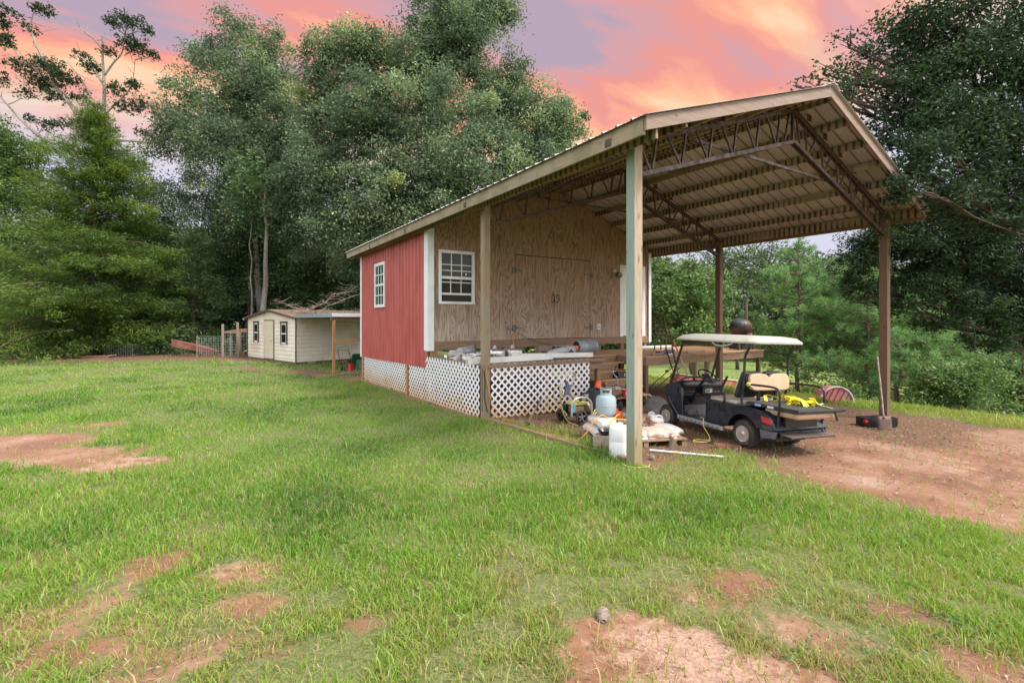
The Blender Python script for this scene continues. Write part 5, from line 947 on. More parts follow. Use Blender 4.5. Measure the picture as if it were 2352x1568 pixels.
# rear backrest: wide tan pad with a dip in its top edge
pts = [(-0.44, 0.0), (-0.46, 0.06), (-0.46, 0.20), (-0.42, 0.255), (-0.25, 0.27), (-0.08, 0.255), (-0.02, 0.205), (0.02, 0.205), (0.08, 0.255), (0.25, 0.27), (0.42, 0.255), (0.46, 0.20), (0.46, 0.06), (0.44, 0.0), (0.36, -0.03), (-0.36, -0.03)]
RB = Rx(math.radians(-8)); ctr = Vector((0, 0.0, 0.965)); mb = MB().prism([ctr + RB @ Vector((x, -0.05, z)) for x, z in pts], RB @ Vector((0, 0.07, 0))); rb = cb(mb, 'rear_backrest', m_tan, bevel=0.02, seg=3, smooth=True); mb = MB().prism([ctr + RB @ Vector((x * 1.03, 0.022, z * 1.03)) for x, z in pts], RB @ Vector((0, 0.03, 0))); cb(mb, 'backrest_shell', m_blackm, rb, bevel=0.008)
for x in (-0.2, 0.2): cb(MB().bar((x, 0.05, 0.70), (x, 0.02, 0.99), 0.05, 0.03), 'backrest_bracket', m_blackp)
bed = cb(MB().span((-0.54, -1.0, 0.715), (0.54, -0.01, 0.762)), 'cargo_platform', m_blackp, bevel=0.008); cb(MB().span((-0.50, -0.97, 0.763), (0.50, -0.03, 0.768)), 'platform_mat', m_mat, bed)
mb = MB()
for y in (-0.30, -0.52): mb.span((-0.546, y - 0.05, 0.72), (-0.541, y + 0.05, 0.757))
for y, c in ((-0.26, (0.25, 0.42, 0.62)), (-0.50, (0.6, 0.62, 0.62))): cb(MB().span((-0.5465, y - 0.06, 0.722), (-0.5415, y + 0.06, 0.757)), 'sticker', dull('sticker_%d' % int(c[0] * 100), c, None, 60, 0.4), bed)
cb(MB().span((-0.46, -0.93, 0.60), (0.46, -0.30, 0.71)), 'flip_cushion', m_tan, bevel=0.05, seg=3)
cb(MB().bar((0.30, -0.98, 0.71), (0.33, -1.0, 0.58), 0.04, 0.02), 'latch_strap', m_blackm)
ft = cb(MB().span((-0.48, -0.84, 0.285), (0.54, -0.42, 0.315)), 'foot_plate', m_blackp, bevel=0.012); cb(MB().span((-0.47, -0.83, 0.316), (0.53, -0.43, 0.322)), 'foot_mat', m_foot, ft)
cb(MB().span((-0.36, -0.64, 0.36), (0.36, -0.60, 0.60)), 'rear_panel', m_blackm)
def cart_wheel(x, y, z, r, s_):
    w = 0.20; R_ = Ry(math.radians(90 * s_)); c = (x, y, z); pr = [(r * 0.60, -w / 2 + 0.01), (r * 0.80, -w / 2), (r * 0.95, -w / 2 + 0.03), (r, -w / 2 + 0.06), (r, w / 2 - 0.06), (r * 0.95, w / 2 - 0.03), (r * 0.80, w / 2), (r * 0.60, w / 2 - 0.01), (r * 0.56, 0)]
    mb = MB(); mb.lathe([(r * 0.56, 0)] + pr, 40, c, R_); t = cb(mb, 'wheel', m_tyre, smooth=True)
    mk = MB()
    for k in range(36):
        a = 2 * PI * k / 36
        for q in (-1, 0, 1): mk.box(Vector(c) + R_ @ (Rz(a + q * 0.05) @ Vector((r, 0, q * 0.055))), (0.008, 0.022, 0.045), R_ @ Rz(a + q * 0.05))
    cb(mk, 'tread', m_tyre, t)
    f = w / 2; rm = MB().lathe([(r * 0.60, f - 0.012), (r * 0.585, f - 0.002), (r * 0.53, f - 0.006), (r * 0.50, f - 0.045), (r * 0.34, f - 0.06), (r * 0.30, f - 0.04), (r * 0.20, f - 0.035), (r * 0.19, f - 0.01), (r * 0.14, f), (0, f + 0.002)], 32, c, R_); rim = cb(rm, 'rim', m_alloy, t, smooth=True); hb = MB()
    for k in range(8): a = 2 * PI * k / 8; hb.lathe([(0.019, 0), (0.019, 0.004), (0, 0.005)], 10, Vector(c) + R_ @ (Rz(a) @ Vector((r * 0.425, 0, f - 0.052))), R_)
    cb(hb, 'vent_holes', m_dark, rim)
for s_ in (-1, 1): cart_wheel(s_ * 0.50, 0.0, 0.21, 0.23, s_); cart_wheel(s_ * 0.50, 1.98, 0.155, 0.225, s_)
# yellow strap heaped on the platform
def ribbon(mb, ctrl, w, t=0.004, k=5, up=(0, 0, 1)):
    p = curve_pts(ctrl, k)
    for a, b in zip(p, p[1:]):
        if (b - a).length > 1e-4: mb.bar(a, b + (b - a) * 0.06, w, t, up=up)
strap = thing('ratchet_strap', 'crumpled yellow webbing strap heaped on the golf cart platform', 'strap', (0, 0, 0)); mb = MB(); M_ = Matrix.Translation((8.37, 4.79, -0.085)) @ Matrix.Rotation(HD, 4, 'Z') @ Matrix.Rotation(ROLL, 4, 'Y'); random.seed(5)
cc = M_ @ Vector((0.18, -0.42, 0.77)); strap.location = cc
for k in range(17):
    c = Vector((random.uniform(-.08, .36), random.uniform(-.68, -.14), 0.775)); a = random.random() * 6; l = random.uniform(.09, .18); ctrl = [M_ @ (c + Vector((math.cos(a) * l * q, math.sin(a) * l * q + random.gauss(0, .05), h))) for q, h in ((-1, .0), (-.5, random.uniform(.02, .13)), (0, random.uniform(.03, .11)), (.5, random.uniform(.02, .1)), (1.1, 0.002))]; ribbon(mb, ctrl, 0.055, 0.004, 5, up=(random.gauss(0, .35), random.gauss(0, .35), 1))
mb.build('webbing', dull('yellow_webbing', (0.72, 0.58, 0.03), (0.60, 0.50, 0.03), 12, 0.6), strap)
mb = MB(); c = M_ @ Vector((0.34, -0.68, 0.78)); mb.tube([c, c + Vector((0.06, -0.02, 0.02))], 0.012, 6); mb.tube(curve_pts([c + Vector((.06, -.02, .02)), c + Vector((.10, -.03, .01)), c + Vector((.11, .0, .0)), c + Vector((.08, .02, 0))], 4), 0.008, 6); mb.build('hook', m_galv, strap)
mb = MB(); c = M_ @ Vector((-0.51, -0.02, 1.05))
for k in range(3): mb.tube([c + Vector((0.01 * k, 0.03 * k - .05, 0.03 * math.cos(a))) + Vector((0.035 * math.sin(a), 0, 0)) for a in np.linspace(0, 2 * PI, 9)[:-1]], 0.012, 5, closed=True)
tag(mb.build('knotted_webbing', dull('pale_yellow_webbing', (0.60, 0.52, 0.16), None, 12, 0.7), world=False), 'knot of faded yellow webbing tied round the golf cart rail', 'strap')

# ------------------------------------------------------------------ cream shed with lean-to
m_cream = dull('cream_siding', (0.74, 0.68, 0.58), (0.67, 0.60, 0.50), 1.2, 0.5, bump=0.02, dirt=(0.36, 0.26, 0.16), dirt_amt=0.35)
m_creamd = dull('cream_door', (0.60, 0.52, 0.40), (0.54, 0.46, 0.35), 1.5, 0.5, bump=0.02)
m_brownt = dull('brown_trim', (0.105, 0.055, 0.045), (0.07, 0.04, 0.034), 6, 0.6)
m_mud = dull('brown_skirt', (0.16, 0.085, 0.055), (0.10, 0.055, 0.038), 6, 0.85)
m_fascia = dull('grey_blue_fascia', (0.36, 0.40, 0.44), (0.30, 0.33, 0.37), 3, 0.4, metal=0.3)
m_litter = dull('roof_leaf_litter', (0.20, 0.125, 0.085), (0.10, 0.06, 0.042), 30, 0.95, bump=0.9, dirt=(0.30, 0.23, 0.17), dirt_amt=0.6)
A_ = Vector((-0.278, 0.961, 0)).normalized(); B_ = Vector((0.961, 0.278, 0)).normalized(); C0 = Vector((4.079, 27.1, 0)); UPZ = Vector((0, 0, 1))
shed = thing('cream_shed', 'long cream metal sided shed with brown trim and open lean-to', 'shed', (4.079, 27.1, -0.25))
def W3(a, b, z): return C0 + A_ * a + B_ * b + UPZ * z
def zrib(z0, z1, per=0.205, h=0.02):
    o = []; z = z0
    while z < z1: 
        for q, hh in ((0, 0), (0.72, 0.0), (0.78, 1), (0.92, 1), (0.98, 0)):
            if z + q * per < z1: o.append((z + q * per, hh * h))
        z += per
    o.append((z1, 0)); return o
GA = 6.34; SB = 6.2
def gtop(a): return 2.16 + 0.44 * (1 - abs(a - GA / 2) / (GA / 2))
mb = MB(); rows = []
for z, h in zrib(-0.12, 2.16): rows.append([W3(0, -h, z), W3(GA, -h, z)])
mb.grid(rows); mb.prism([W3(0, 0, 2.162), W3(GA, 0, 2.162), W3(GA / 2, 0, 2.60)], B_ * 0.05); mb.build('front_wall', m_cream, shed)
mb = MB(); mb.grid([[W3(-h, 0, z), W3(-h, SB, z)] for z, h in zrib(-0.12, 2.16)]); mb.build('side_wall', m_cream, shed)
mb = MB()
for p, q in ((W3(GA, 0, -.12), W3(GA, SB, -.12)), (W3(0, SB, -.12), W3(GA, SB, -.12))): mb.prism([p, q, q + UPZ * 2.27, p + UPZ * 2.27], (B_ * 0.03 if (q - p).dot(A_) > 3 else A_ * 0.03))
mb.build('rear_wall', m_cream, shed)
mb = MB()
for a0, a1 in ((-0.12, GA / 2), (GA / 2, GA + 0.14)): mb.prism([W3(a0, -0.16, gtop(max(0, min(GA, a0))) + 0.0), W3(a1, -0.16, gtop(max(0, min(GA, a1))) + 0.0), W3(a1, -0.16, gtop(max(0, min(GA, a1))) + 0.05), W3(a0, -0.16, gtop(max(0, min(GA, a0))) + 0.05)], B_ * (SB + 0.3))
mb.build('roof', m_litter, shed)
for a0, a1 in ((-0.12, GA / 2), (GA / 2, GA + 0.14)): MB().prism([W3(a0, -0.20, gtop(max(0, min(GA, a0))) - 0.06), W3(a1, -0.20, gtop(max(0, min(GA, a1))) - 0.06), W3(a1, -0.20, gtop(max(0, min(GA, a1))) + 0.055), W3(a0, -0.20, gtop(max(0, min(GA, a0))) + 0.055)], B_ * 0.035).build('rake_trim', m_brownt, shed)
def gpanel(a0, a1, z0, z1, off, t): return MB().prism([W3(a0, off, z0), W3(a1, off, z0), W3(a1, off, z1), W3(a0, off, z1)], B_ * t)
for a in (0.0, GA): gpanel(a - 0.04, a + 0.04, -0.12, 2.16, -0.035, 0.03).build('corner_trim', m_brownt, shed)
gpanel(-0.02, GA, -0.26, -0.12, -0.02, 0.06).build('skid', m_mud, shed); MB().prism([W3(-0.02, 0.06, -0.26), W3(-0.02, SB, -0.20), W3(-0.02, SB, -0.10), W3(-0.02, 0.06, -0.12)], A_ * 0.06).build('skid', m_mud, shed)
gpanel(2.60, 3.95, -0.12, 2.06, -0.030, 0.02).build('door_frame', m_brownt, shed); d = gpanel(2.67, 3.88, -0.08, 2.01, -0.045, 0.02).build('door', m_creamd, shed)
MB().bar(W3(2.83, -0.09, 0.92), W3(2.98, -0.09, 0.92), 0.03, 0.03).build('door_handle', m_galv, d)
for a0, a1 in ((0.97, 1.78), (4.68, 5.42)):
    w = gpanel(a0 + 0.10, a1 - 0.10, 0.80, 1.86, -0.04, 0.025).build('window', m_white, shed); gpanel(a0 + 0.15, a1 - 0.15, 0.86, 1.81, -0.046, 0.005).build('pane', m_glass, w); gpanel(a0 + 0.14, a1 - 0.14, 1.30, 1.36, -0.052, 0.01).build('meeting_rail', m_white, w)
    for q0, q1 in ((a0, a0 + 0.10), (a1 - 0.10, a1)): gpanel(q0, q1, 0.76, 1.90, -0.05, 0.03).build('shutter', m_brownt, w)
    gpanel(a0 - 0.02, a1 + 0.02, 1.90, 1.99, -0.07, 0.05).build('awning_trim', m_brownt, w)
# lean-to
LP = Vector((4.60, 21.30, 0)); q1 = LP; q2 = LP + B_ * 6.0
def lz(z): return UPZ * z
rowA = C0 - A_ * 0.02 - B_ * 0.1; rowB = rowA + B_ * 6.2
mb = MB().prism([rowA + lz(2.28), rowB + lz(2.28), q2 + lz(2.30), q1 + lz(2.30)], lz(0.03)); mb.build('lean_to_roof', m_litter, shed)
MB().prism([rowA + lz(2.17), q1 + lz(2.185), q1 + lz(2.36), rowA + lz(2.30)], -B_ * 0.03).build('lean_to_fascia', m_fascia, shed); MB().prism([q1 + lz(2.205), q2 + lz(2.22), q2 + lz(2.36), q1 + lz(2.36)], A_ * -0.03).build('lean_to_fascia', m_white, shed)
MB().bar(q1 + A_ * 0.1 + lz(2.12), q2 + A_ * 0.1 + lz(2.13), 0.05, 0.16).build('lean_to_beam', w_brown_x, shed)
for q, t_ in ((0.06, 2.06), (5.6, 2.06)): p = LP + B_ * q + A_ * 0.05; MB().span((p.x, p.y, g(p.x, p.y) - 0.2), (p.x + 0.11, p.y + 0.11, t_)).build('lean_to_post', w_rust_z, shed, bevel=0.004)
MB().bar(LP + B_ * 0.1 + lz(1.17), LP + B_ * 6 + lz(1.17), 0.045, 0.16).build('lean_to_rail', w_deck_x, shed)
for q in (0.8, 2.6): mb = MB(); p = W3(-0.03, q, -0.3); mb.box((p.x, p.y, g(p.x, p.y) + 0.02), (0.4, 0.2, 0.16), Rz(0.28)); mb.build('pier_block', m_block, shed)
# brush fallen on the shed roof, and twigs on the ground
def brush(name, label, pts, rmin, rmax, m, n, length, spreadz, loc):
    t = thing(name, label, 'brush', loc); mb = MB()
    for p, q in pts: w = wiggle(p, q, 6, 0.18); mb.tube(w, [rmax * (1 - 0.8 * i / 6) for i in range(7)], 5)
    for k in range(n):
        p, q = random.choice(pts); b = Vector(p).lerp(Vector(q), random.random() ** 1.3); a = random.random() * 2 * PI; e = b + Vector((math.cos(a), math.sin(a), random.uniform(-.1, 1) * spreadz)) * length * random.uniform(.3, 1); mb.tube(wiggle(b, e, 3, 0.12), [rmin * 1.5, rmin * 1.2, rmin, rmin * 0.6], 4)
    mb.build('branches', m, t)
m_twig = dull('grey_dead_twig', (0.27, 0.21, 0.17), (0.16, 0.12, 0.10), 8, 0.9); RL = W3(0.2, 2.2, 2.34)
brush('fallen_branch', 'dead fallen branches heaped on the cream shed roof', [(W3(1.2, 0.6, 2.42), W3(0.4, 4.6, 4.4)), (W3(0.9, 1.2, 2.42), W3(0.4, 4.4, 3.8)), (W3(1.8, 0.3, 2.45), W3(0.5, 3.8, 2.5)), (W3(0.4, 1.4, 2.40), W3(2.0, -0.4, 3.1)), (W3(0.3, 2.0, 2.42), W3(-0.6, 5.0, 2.6))], 0.007, 0.026, m_twig, 170, 1.0, 0.5, RL)
tw = [((6.05 + dx, 21.3 + dy, -0.20), (6.9 + dx * .4, 21.6 + dy * 1.3, -0.12)) for dx, dy in ((-1.3, .2), (-1.1, -.4), (-.9, .5), (-.6, -.1), (-.2, .3))]
tw = [((4.95, 21.4, -.2), (5.8, 21.0, -.1)), ((5.1, 21.2, -.2), (6.0, 20.8, -.15)), ((4.8, 21.0, -.2), (5.5, 20.3, -.12)), ((5.2, 20.9, -.22), (5.9, 20.2, -.15))]
brush('twig_pile', 'pile of pale dead twigs lying below the green wheelbarrow', tw, 0.008, 0.02, m_twig, 40, 0.5, 0.25, (5.4, 20.9, -0.22))

# ------------------------------------------------------------------ things by the shed
m_red = dull('red_plastic', (0.50, 0.022, 0.02), (0.40, 0.018, 0.018), 7, 0.4, bump=0.03); m_green = dull('green_barrow_paint', (0.015, 0.115, 0.05), (0.012, 0.08, 0.035), 5, 0.45, dirt=(0.10, 0.09, 0.05), dirt_amt=0.3)
def push_mower(name, label, loc, rz_, deckm, hl=1.15):
    t = thing(name, label, 'lawn mower', loc, rz_); L_ = lambda mb, nm, m, p=None, **k: mb.build(nm, m, p or t, world=False, **k)
    L_(MB().lathe([(0.0, 0.22), (0.14, 0.22), (0.24, 0.20), (0.28, 0.15), (0.29, 0.07), (0.27, 0.07), (0.0, 0.08)], 20), 'deck', deckm, smooth=True); L_(MB().lathe([(0.12, 0.22), (0.13, 0.30), (0.10, 0.36), (0.04, 0.38), (0, 0.38)], 14), 'engine', m_blackm, smooth=True)
    for x in (-0.27, 0.27):
        for y in (-0.24, 0.24): wb_ = L_(MB().lathe([(0.03, -0.025), (0.085, -0.025), (0.10, -0.015), (0.10, 0.015), (0.085, 0.025), (0.03, 0.025)], 18, (x, y, 0.10), Ry(PI / 2)), 'wheel', m_tyre, smooth=True)
    pts = [(-0.22, -0.22, 0.18), (-0.24, -0.75, 0.66), (-0.24, -hl, 1.00), (0.24, -hl, 1.00), (0.24, -0.75, 0.66), (0.22, -0.22, 0.18)]; hd = L_(MB().tube(pts, 0.013, 7), 'handle', m_blackp)
    L_(MB().tube([(-0.22, -0.95, 0.88), (-0.20, -hl + 0.02, 1.14), (0.20, -hl + 0.02, 1.14), (0.22, -0.95, 0.88)], 0.006, 5), 'control_bail', m_blackp, hd); L_(MB().box((0.24, -0.95, 0.86), (0.05, 0.08, 0.06)), 'throttle', m_blackm, hd); return t
push_mower('push_mower', 'black handled push mower leaning under the shed lean-to', (5.62, 22.55, -0.24), math.radians(-28), m_dark, 1.05)
gc_ = thing('fuel_can', 'bright red plastic fuel can in front of the push mower', 'fuel can', (5.55, 21.95, -0.235)); mb = MB(); 
mb.box((5.55, 21.95, -0.06), (0.24, 0.20, 0.34), Rz(.5), 0.92); mb.build('can_body', m_red, gc_, bevel=0.035, seg=3); MB().tube(curve_pts([(5.48, 21.93, 0.11), (5.48, 21.93, 0.18), (5.58, 21.97, 0.18), (5.60, 21.98, 0.11)], 4), 0.018, 7).build('handle', m_red, gc_); MB().lathe([(0.035, 0), (0.035, 0.05), (0.02, 0.06), (0.014, 0.14), (0, 0.14)], 10, (5.64, 22.0, 0.10), Rx(.4)).build('spout', m_blackm, gc_)
wbw = thing('wheelbarrow', 'green wheelbarrow tipped up on end against the barn corner', 'wheelbarrow', (5.95, 21.9, -0.24)); c = Vector((5.93, 21.95, 0.10)); Rw = Rz(-0.5) @ Rx(math.radians(68)); mb = MB()
rr = []
for k, (hx, hy, z) in enumerate([(0.20, 0.24, -0.22), (0.24, 0.30, -0.20), (0.36, 0.46, 0.06), (0.37, 0.47, 0.08), (0.35, 0.45, 0.075), (0.22, 0.28, -0.185)]): rr.append([c + Rw @ Vector(p) for p in rrect(hx, -hy, hy, 0.12, z, 4)])
loft(mb, rr); mb.build('tray', m_green, wbw, smooth=True)
for s_ in (-1, 1): MB().bar(c + Rw @ Vector((s_ * 0.16, 0.55, -0.24)), c + Rw @ Vector((s_ * 0.30, -0.95, -0.14)), 0.04, 0.035).build('wooden_handle', dull('ash_handle', (0.50, 0.35, 0.17), (0.40, 0.27, 0.13), 9, 0.6), wbw)
MB().tube(curve_pts([c + Rw @ Vector(p) for p in ((-0.22, -0.3, -0.2), (-0.2, -0.32, -0.46), (0.2, -0.32, -0.46), (0.22, -0.3, -0.2))], 4), 0.014, 6).build('leg', m_galv, wbw); MB().lathe([(0.06, -0.04), (0.16, -0.04), (0.19, 0), (0.16, 0.04), (0.06, 0.04)], 20, c + Rw @ Vector((0, 0.62, -0.28)), Rw @ Ry(PI / 2)).build('wheel', m_tyre, wbw, smooth=True)

# ------------------------------------------------------------------ wire run, rusty beam, boards, cage at the wood edge
w_grey_z = wood('silvered_post', (0.24, 0.185, 0.14), (0.155, 0.115, 0.085), 'Z', offs=9.0); run = thing('wire_run', 'wooden framed wire mesh animal run beside the shed', 'animal run', (1.6, 34.5, -0.25))
for x, y, t_, w in ((1.07, 34.89, 1.80, .14), (1.84, 34.40, 1.92, .14), (1.50, 35.2, 1.33, .16), (1.98, 34.9, 1.42, .12), (-0.27, 35.74, 1.08, .05)): MB().span((x - w / 2, y - w / 2, -0.4), (x + w / 2, y + w / 2, t_)).build('post', w_grey_z, run)
for p, q in (((1.07, 34.95, 1.27), (1.9, 34.95, 1.42)), ((1.95, 34.8, 1.44), (3.0, 35.0, 1.44)), ((1.95, 34.75, 0.05), (3.0, 34.9, 0.05)), ((1.5, 35.2, 1.28), (3.0, 35.6, 1.36))): MB().bar(p, q, 0.06, 0.12).build('rail', w_brown_x, run)
def mesh_wire(p, q, z0, z1, nv, nh):
    mb = MB(); p, q = Vector(p), Vector(q)
    for i in range(nv): a = p.lerp(q, i / (nv - 1)); mb.bar(a + UPZ * z0, a + UPZ * z1, 0.007, 0.007)
    for j in range(nh): z = z0 + (z1 - z0) * j / (nh - 1); mb.bar(p + UPZ * z, q + UPZ * z, 0.007, 0.007)
    mb.build('wire_mesh', m_galv, run)
mesh_wire((-0.27, 35.74, 0), (1.07, 34.89, 0), -0.15, 1.05, 12, 9); mesh_wire((1.1, 34.9, 0), (1.84, 34.5, 0), -0.15, 1.25, 7, 9); mesh_wire((1.95, 34.8, 0), (3.0, 35.0, 0), -0.1, 1.38, 9, 9)
m_oxide = dull('rust_oxide', (0.20, 0.075, 0.05), (0.13, 0.05, 0.035), 5, 0.85, dirt=(0.30, 0.15, 0.10), dirt_amt=0.5)
tag(MB().prism([(-1.6, 36.6, 0.85), (-1.6, 36.6, 0.40), (0.5, 35.9, -0.05), (0.9, 35.7, 0.06), (0.2, 36.0, 0.40)], (0.1, 0.25, 0)).build('rusty_sheet', m_oxide, None), 'rusty brown steel sheet sloping behind the wire run', 'metal sheet')
tag(MB().tube([(2.2, 34.6, 0.10), (3.1, 34.8, 0.10)], 0.09, 12).build('grey_pipe', m_galv, None), 'short grey pipe lying on the rail of the wire run', 'pipe')
for i, (p, q, m, lab) in enumerate((((-6.75, 39.2, -0.17), (-4.6, 37.9, -0.11), w_rust_z, 'reddish board on top of the board stack at the lawn edge'), ((-6.3, 38.85, -0.23), (-4.75, 37.95, -0.21), w_grey_z, 'silver grey board lying lowest in the board stack'), ((-4.85, 38.05, -0.12), (-4.45, 37.85, -0.06), w_pine_x, 'short pale board end propped on the board stack'))): tag(MB().bar(p, q, 0.22, 0.06).build('board', m, None), lab, 'board', 'boards by the cedar trunk')
cg = thing('wire_cage', 'low wire mesh cage among weeds right of the cedar trunk', 'cage', (-4.3, 38.6, -0.25)); mb = MB(); o_, e1, e2 = Vector((-5.1, 38.9, -0.22)), Vector((1.47, -0.93, 0)), Vector((0.5, 0.8, 0))
for k in range(13): a = o_ + e1 * k / 12; mb.bar(a, a + UPZ * .72, .012, .012); mb.bar(a + UPZ * .72, a + UPZ * .72 + e2, .012, .012)
for k in range(7): z = UPZ * (.72 * k / 6); mb.bar(o_ + z, o_ + e1 + z, .012, .012); mb.bar(o_ + e1 + z, o_ + e1 + e2 + z, .012, .012)
mb.build('mesh', dull('dull_wire', (0.20, 0.20, 0.19), None, 9, 0.6, metal=0.4), cg)
tag(MB().bar((-8.9, 38.2, -0.2), (-7.9, 37.6, 0.02), 0.1, 0.1).build('fallen_pole', w_grey_z, None), 'short grey pole lying at the far left lawn edge', 'pole')
# ------------------------------------------------------------------ carport clutter: feed sacks on a pallet
F0 = Vector((5.72, 5.97, 0)); UX = Vector((0.934, -0.357, 0)); UY = Vector((0.357, 0.934, 0)); RP = Rz(math.atan2(-0.357, 0.934))
def LP_(x, y, z): p = F0 + UX * x + UY * y; return Vector((p.x, p.y, g(p.x, p.y) + z))
pal = thing('pallet', 'weathered wooden pallet carrying torn white sacks', 'pallet', LP_(0.6, 0.5, 0)); w_pal = dull('pallet_wood', (0.30, 0.20, 0.12), (0.18, 0.115, 0.075), 12, 0.9, stretch=(1, 3, 1))
for x in (-0.1, 0.65, 1.36): MB().box(LP_(x, 0.5, 0.04), (0.09, 1.1, 0.08), RP).build('bearer', w_pal, pal)
for k in range(7): MB().box(LP_(0.63, 0.0 + 0.165 * k, 0.095), (1.56, 0.12, 0.022), RP).build('deck_board', w_pal, pal)
m_sack = dull('dirty_white_sack', (0.60, 0.56, 0.53), (0.48, 0.42, 0.37), 5, 0.6, bump=0.35, dirt=(0.30, 0.18, 0.11), dirt_amt=0.55); m_sackp = dull('pink_stained_sack', (0.55, 0.44, 0.38), (0.44, 0.31, 0.24), 4, 0.7, bump=0.4, dirt=(0.25, 0.14, 0.09), dirt_amt=0.5)
def sack(label, c, dims, R, m, seed=1, torn=True):
    rng = np.random.default_rng(seed); n, k = 15, 22; rows = []
    for i in range(n):
        u = -1 + 2 * i / (n - 1); ee = (1 - abs(u) ** 5) ** 0.35 if abs(u) < 1 else 0.12; ee = max(ee, 0.16); row = []
        for j in range(k):
            a = 2 * PI * j / k; cx_, sz_ = math.cos(a), math.sin(a); px_ = math.copysign(abs(cx_) ** 0.55, cx_); pz_ = math.copysign(abs(sz_) ** 0.75, sz_); w = 1 + rng.normal(0, 0.035) + 0.05 * math.sin(5 * u + seed) * math.sin(3 * a)
            row.append(Vector(c) + R @ Vector((u * dims[0] / 2, px_ * dims[1] / 2 * (0.8 + 0.2 * ee) * w, pz_ * dims[2] / 2 * ee * w)))
        rows.append(row)
    mb = MB().grid(rows, closed_v=True); mb.f.append(tuple(range(k - 1, -1, -1))); mb.f.append(tuple((n - 1) * k + j for j in range(k))); t = thing('sack', label, 'sack', (c[0], c[1], c[2] - dims[2] / 2), group='white sacks on the pallet'); mb.build('sack_body', m, t, smooth='all', sub=1)
    if torn:
        tb = MB()
        for q in range(3):
            a = rng.uniform(-1, 1); p = Vector(c) + R @ Vector((a * dims[0] * .42, -dims[1] * .5, -dims[2] * rng.uniform(.0, .4))); f_ = [p + R @ Vector((.075 * math.cos(t_) * rng.uniform(.5, 1.2), -.01 - .03 * rng.random(), -.02 + .05 * math.sin(t_) * rng.uniform(.5, 1.3))) for t_ in np.linspace(0, 2 * PI, 10)[:-1]]; tb.add(f_ + [p + R @ Vector((0, -.035, -.01))], [(k_, (k_ + 1) % 9, 9) for k_ in range(9)])
        o = tb.build('torn_flap', m_sack, t, fix=False); sd = o.modifiers.new('thickness', 'SOLIDIFY'); sd.thickness = 0.004
    return t
RL_ = Rz(math.atan2(0.934, 0.357))
sack('lower clean white sack under the propane tank sack', LP_(0.06, 0.50, 0.19), (0.86, 0.44, 0.17), RL_, m_sack, 1, False); sack('upper white sack with the blue grey propane tank on it', LP_(0.12, 0.47, 0.345), (0.80, 0.42, 0.16), RL_, m_sack, 2, False)
sack('pinkish torn sack right behind the tall front post', LP_(0.62, 0.30, 0.17), (0.55, 0.50, 0.15), RP, m_sackp, 3); sack('pinkish burst sack in the middle of the pallet front', LP_(0.98, 0.26, 0.18), (0.56, 0.52, 0.17), RP, m_sackp, 4)
sack('whitish flattened sack at the right end of the pallet', LP_(1.30, 0.52, 0.17), (0.50, 0.60, 0.15), RP, m_sack, 5); sack('pinkish sack buried under brown bark litter', LP_(0.74, 0.75, 0.19), (0.60, 0.50, 0.18), RP, m_sackp, 6, False)
mb = MB(); rngb = np.random.default_rng(8)
for k in range(420):
    r = rngb.random() ** .6; a = rngb.random() * 2 * PI; c = LP_(0.80 + 0.34 * r * math.cos(a), 0.62 + 0.30 * r * math.sin(a), 0.26 + 0.10 * (1 - r) + rngb.random() * .03); mb.box(c, (rngb.uniform(.02, .09), rngb.uniform(.008, .02), .008), Rz(rngb.random() * 6) @ Rx(rngb.normal(0, .6)) @ Ry(rngb.normal(0, .4)))
tag(mb.build('bark_litter', dull('bark_brown', (0.22, 0.125, 0.075), (0.11, 0.06, 0.037), 20, 0.9), None), 'loose brown bark and needles heaped on the sacks', 'bark litter', kind='stuff')
tag(MB().prism([LP_(1.02, -0.16, -0.03), LP_(1.20, -0.22, -0.03), LP_(1.06, -0.19, 0.17)], UY * 0.07).build('timber_offcut', w_grey_z, None), 'grey triangular timber offcut leaning on the pallet front', 'offcut')
tag(MB().bar(LP_(0.20, 0.12, 0.40), LP_(0.75, 0.22, 0.42), 0.07, 0.05).build('brown_plank', w_brown_x, None), 'short brown plank resting on sacks right of the propane tank', 'plank')
wm = MB()
for k in range(9):
    for j in range(4): a = LP_(0.30 + k * .045, 0.02 + j * .04, 0.28 + .02 * math.sin(k) + .03 * j); wm.tube([a, a + UX * .045 + UPZ * (.03 if (k + j) % 2 else -.03)], 0.004, 4)
tag(wm.build('chicken_wire', m_galv, None), 'crumpled roll of wire netting below the brown plank', 'wire netting')
# propane tank
m_tank = dull('blue_grey_tank_paint', (0.31, 0.375, 0.41), (0.255, 0.315, 0.35), 4, 0.4, bump=0.03, dirt=(0.30, 0.26, 0.20), dirt_amt=0.2); pc = Vector((6.066, 6.405, 0.335)); tank = thing('propane_tank', 'blue grey propane tank standing on the white sacks', 'gas tank', pc)
MB().lathe([(0, 0.055), (0.10, 0.06), (0.155, 0.085), (0.178, 0.13), (0.180, 0.235), (0.183, 0.238), (0.183, 0.248), (0.180, 0.251), (0.178, 0.345), (0.158, 0.395), (0.10, 0.425), (0.04, 0.432), (0, 0.432)], 36, pc).build('shell', m_tank, tank, smooth=True)
MB().lathe([(0.112, 0.0), (0.112, 0.075), (0.106, 0.075), (0.106, 0.0)], 28, pc).build('foot_ring', m_tank, tank, smooth=True)
mb = MB(); rows = []; TA = math.atan2(-pc.y, -pc.x)   # collar opening faces away from the hand slot
for k in range(29):
    a = TA + math.radians(-130 + 260 * k / 28); rows.append([pc + Vector((0.098 * math.cos(a), 0.098 * math.sin(a), z)) for z in (0.415, 0.455)])
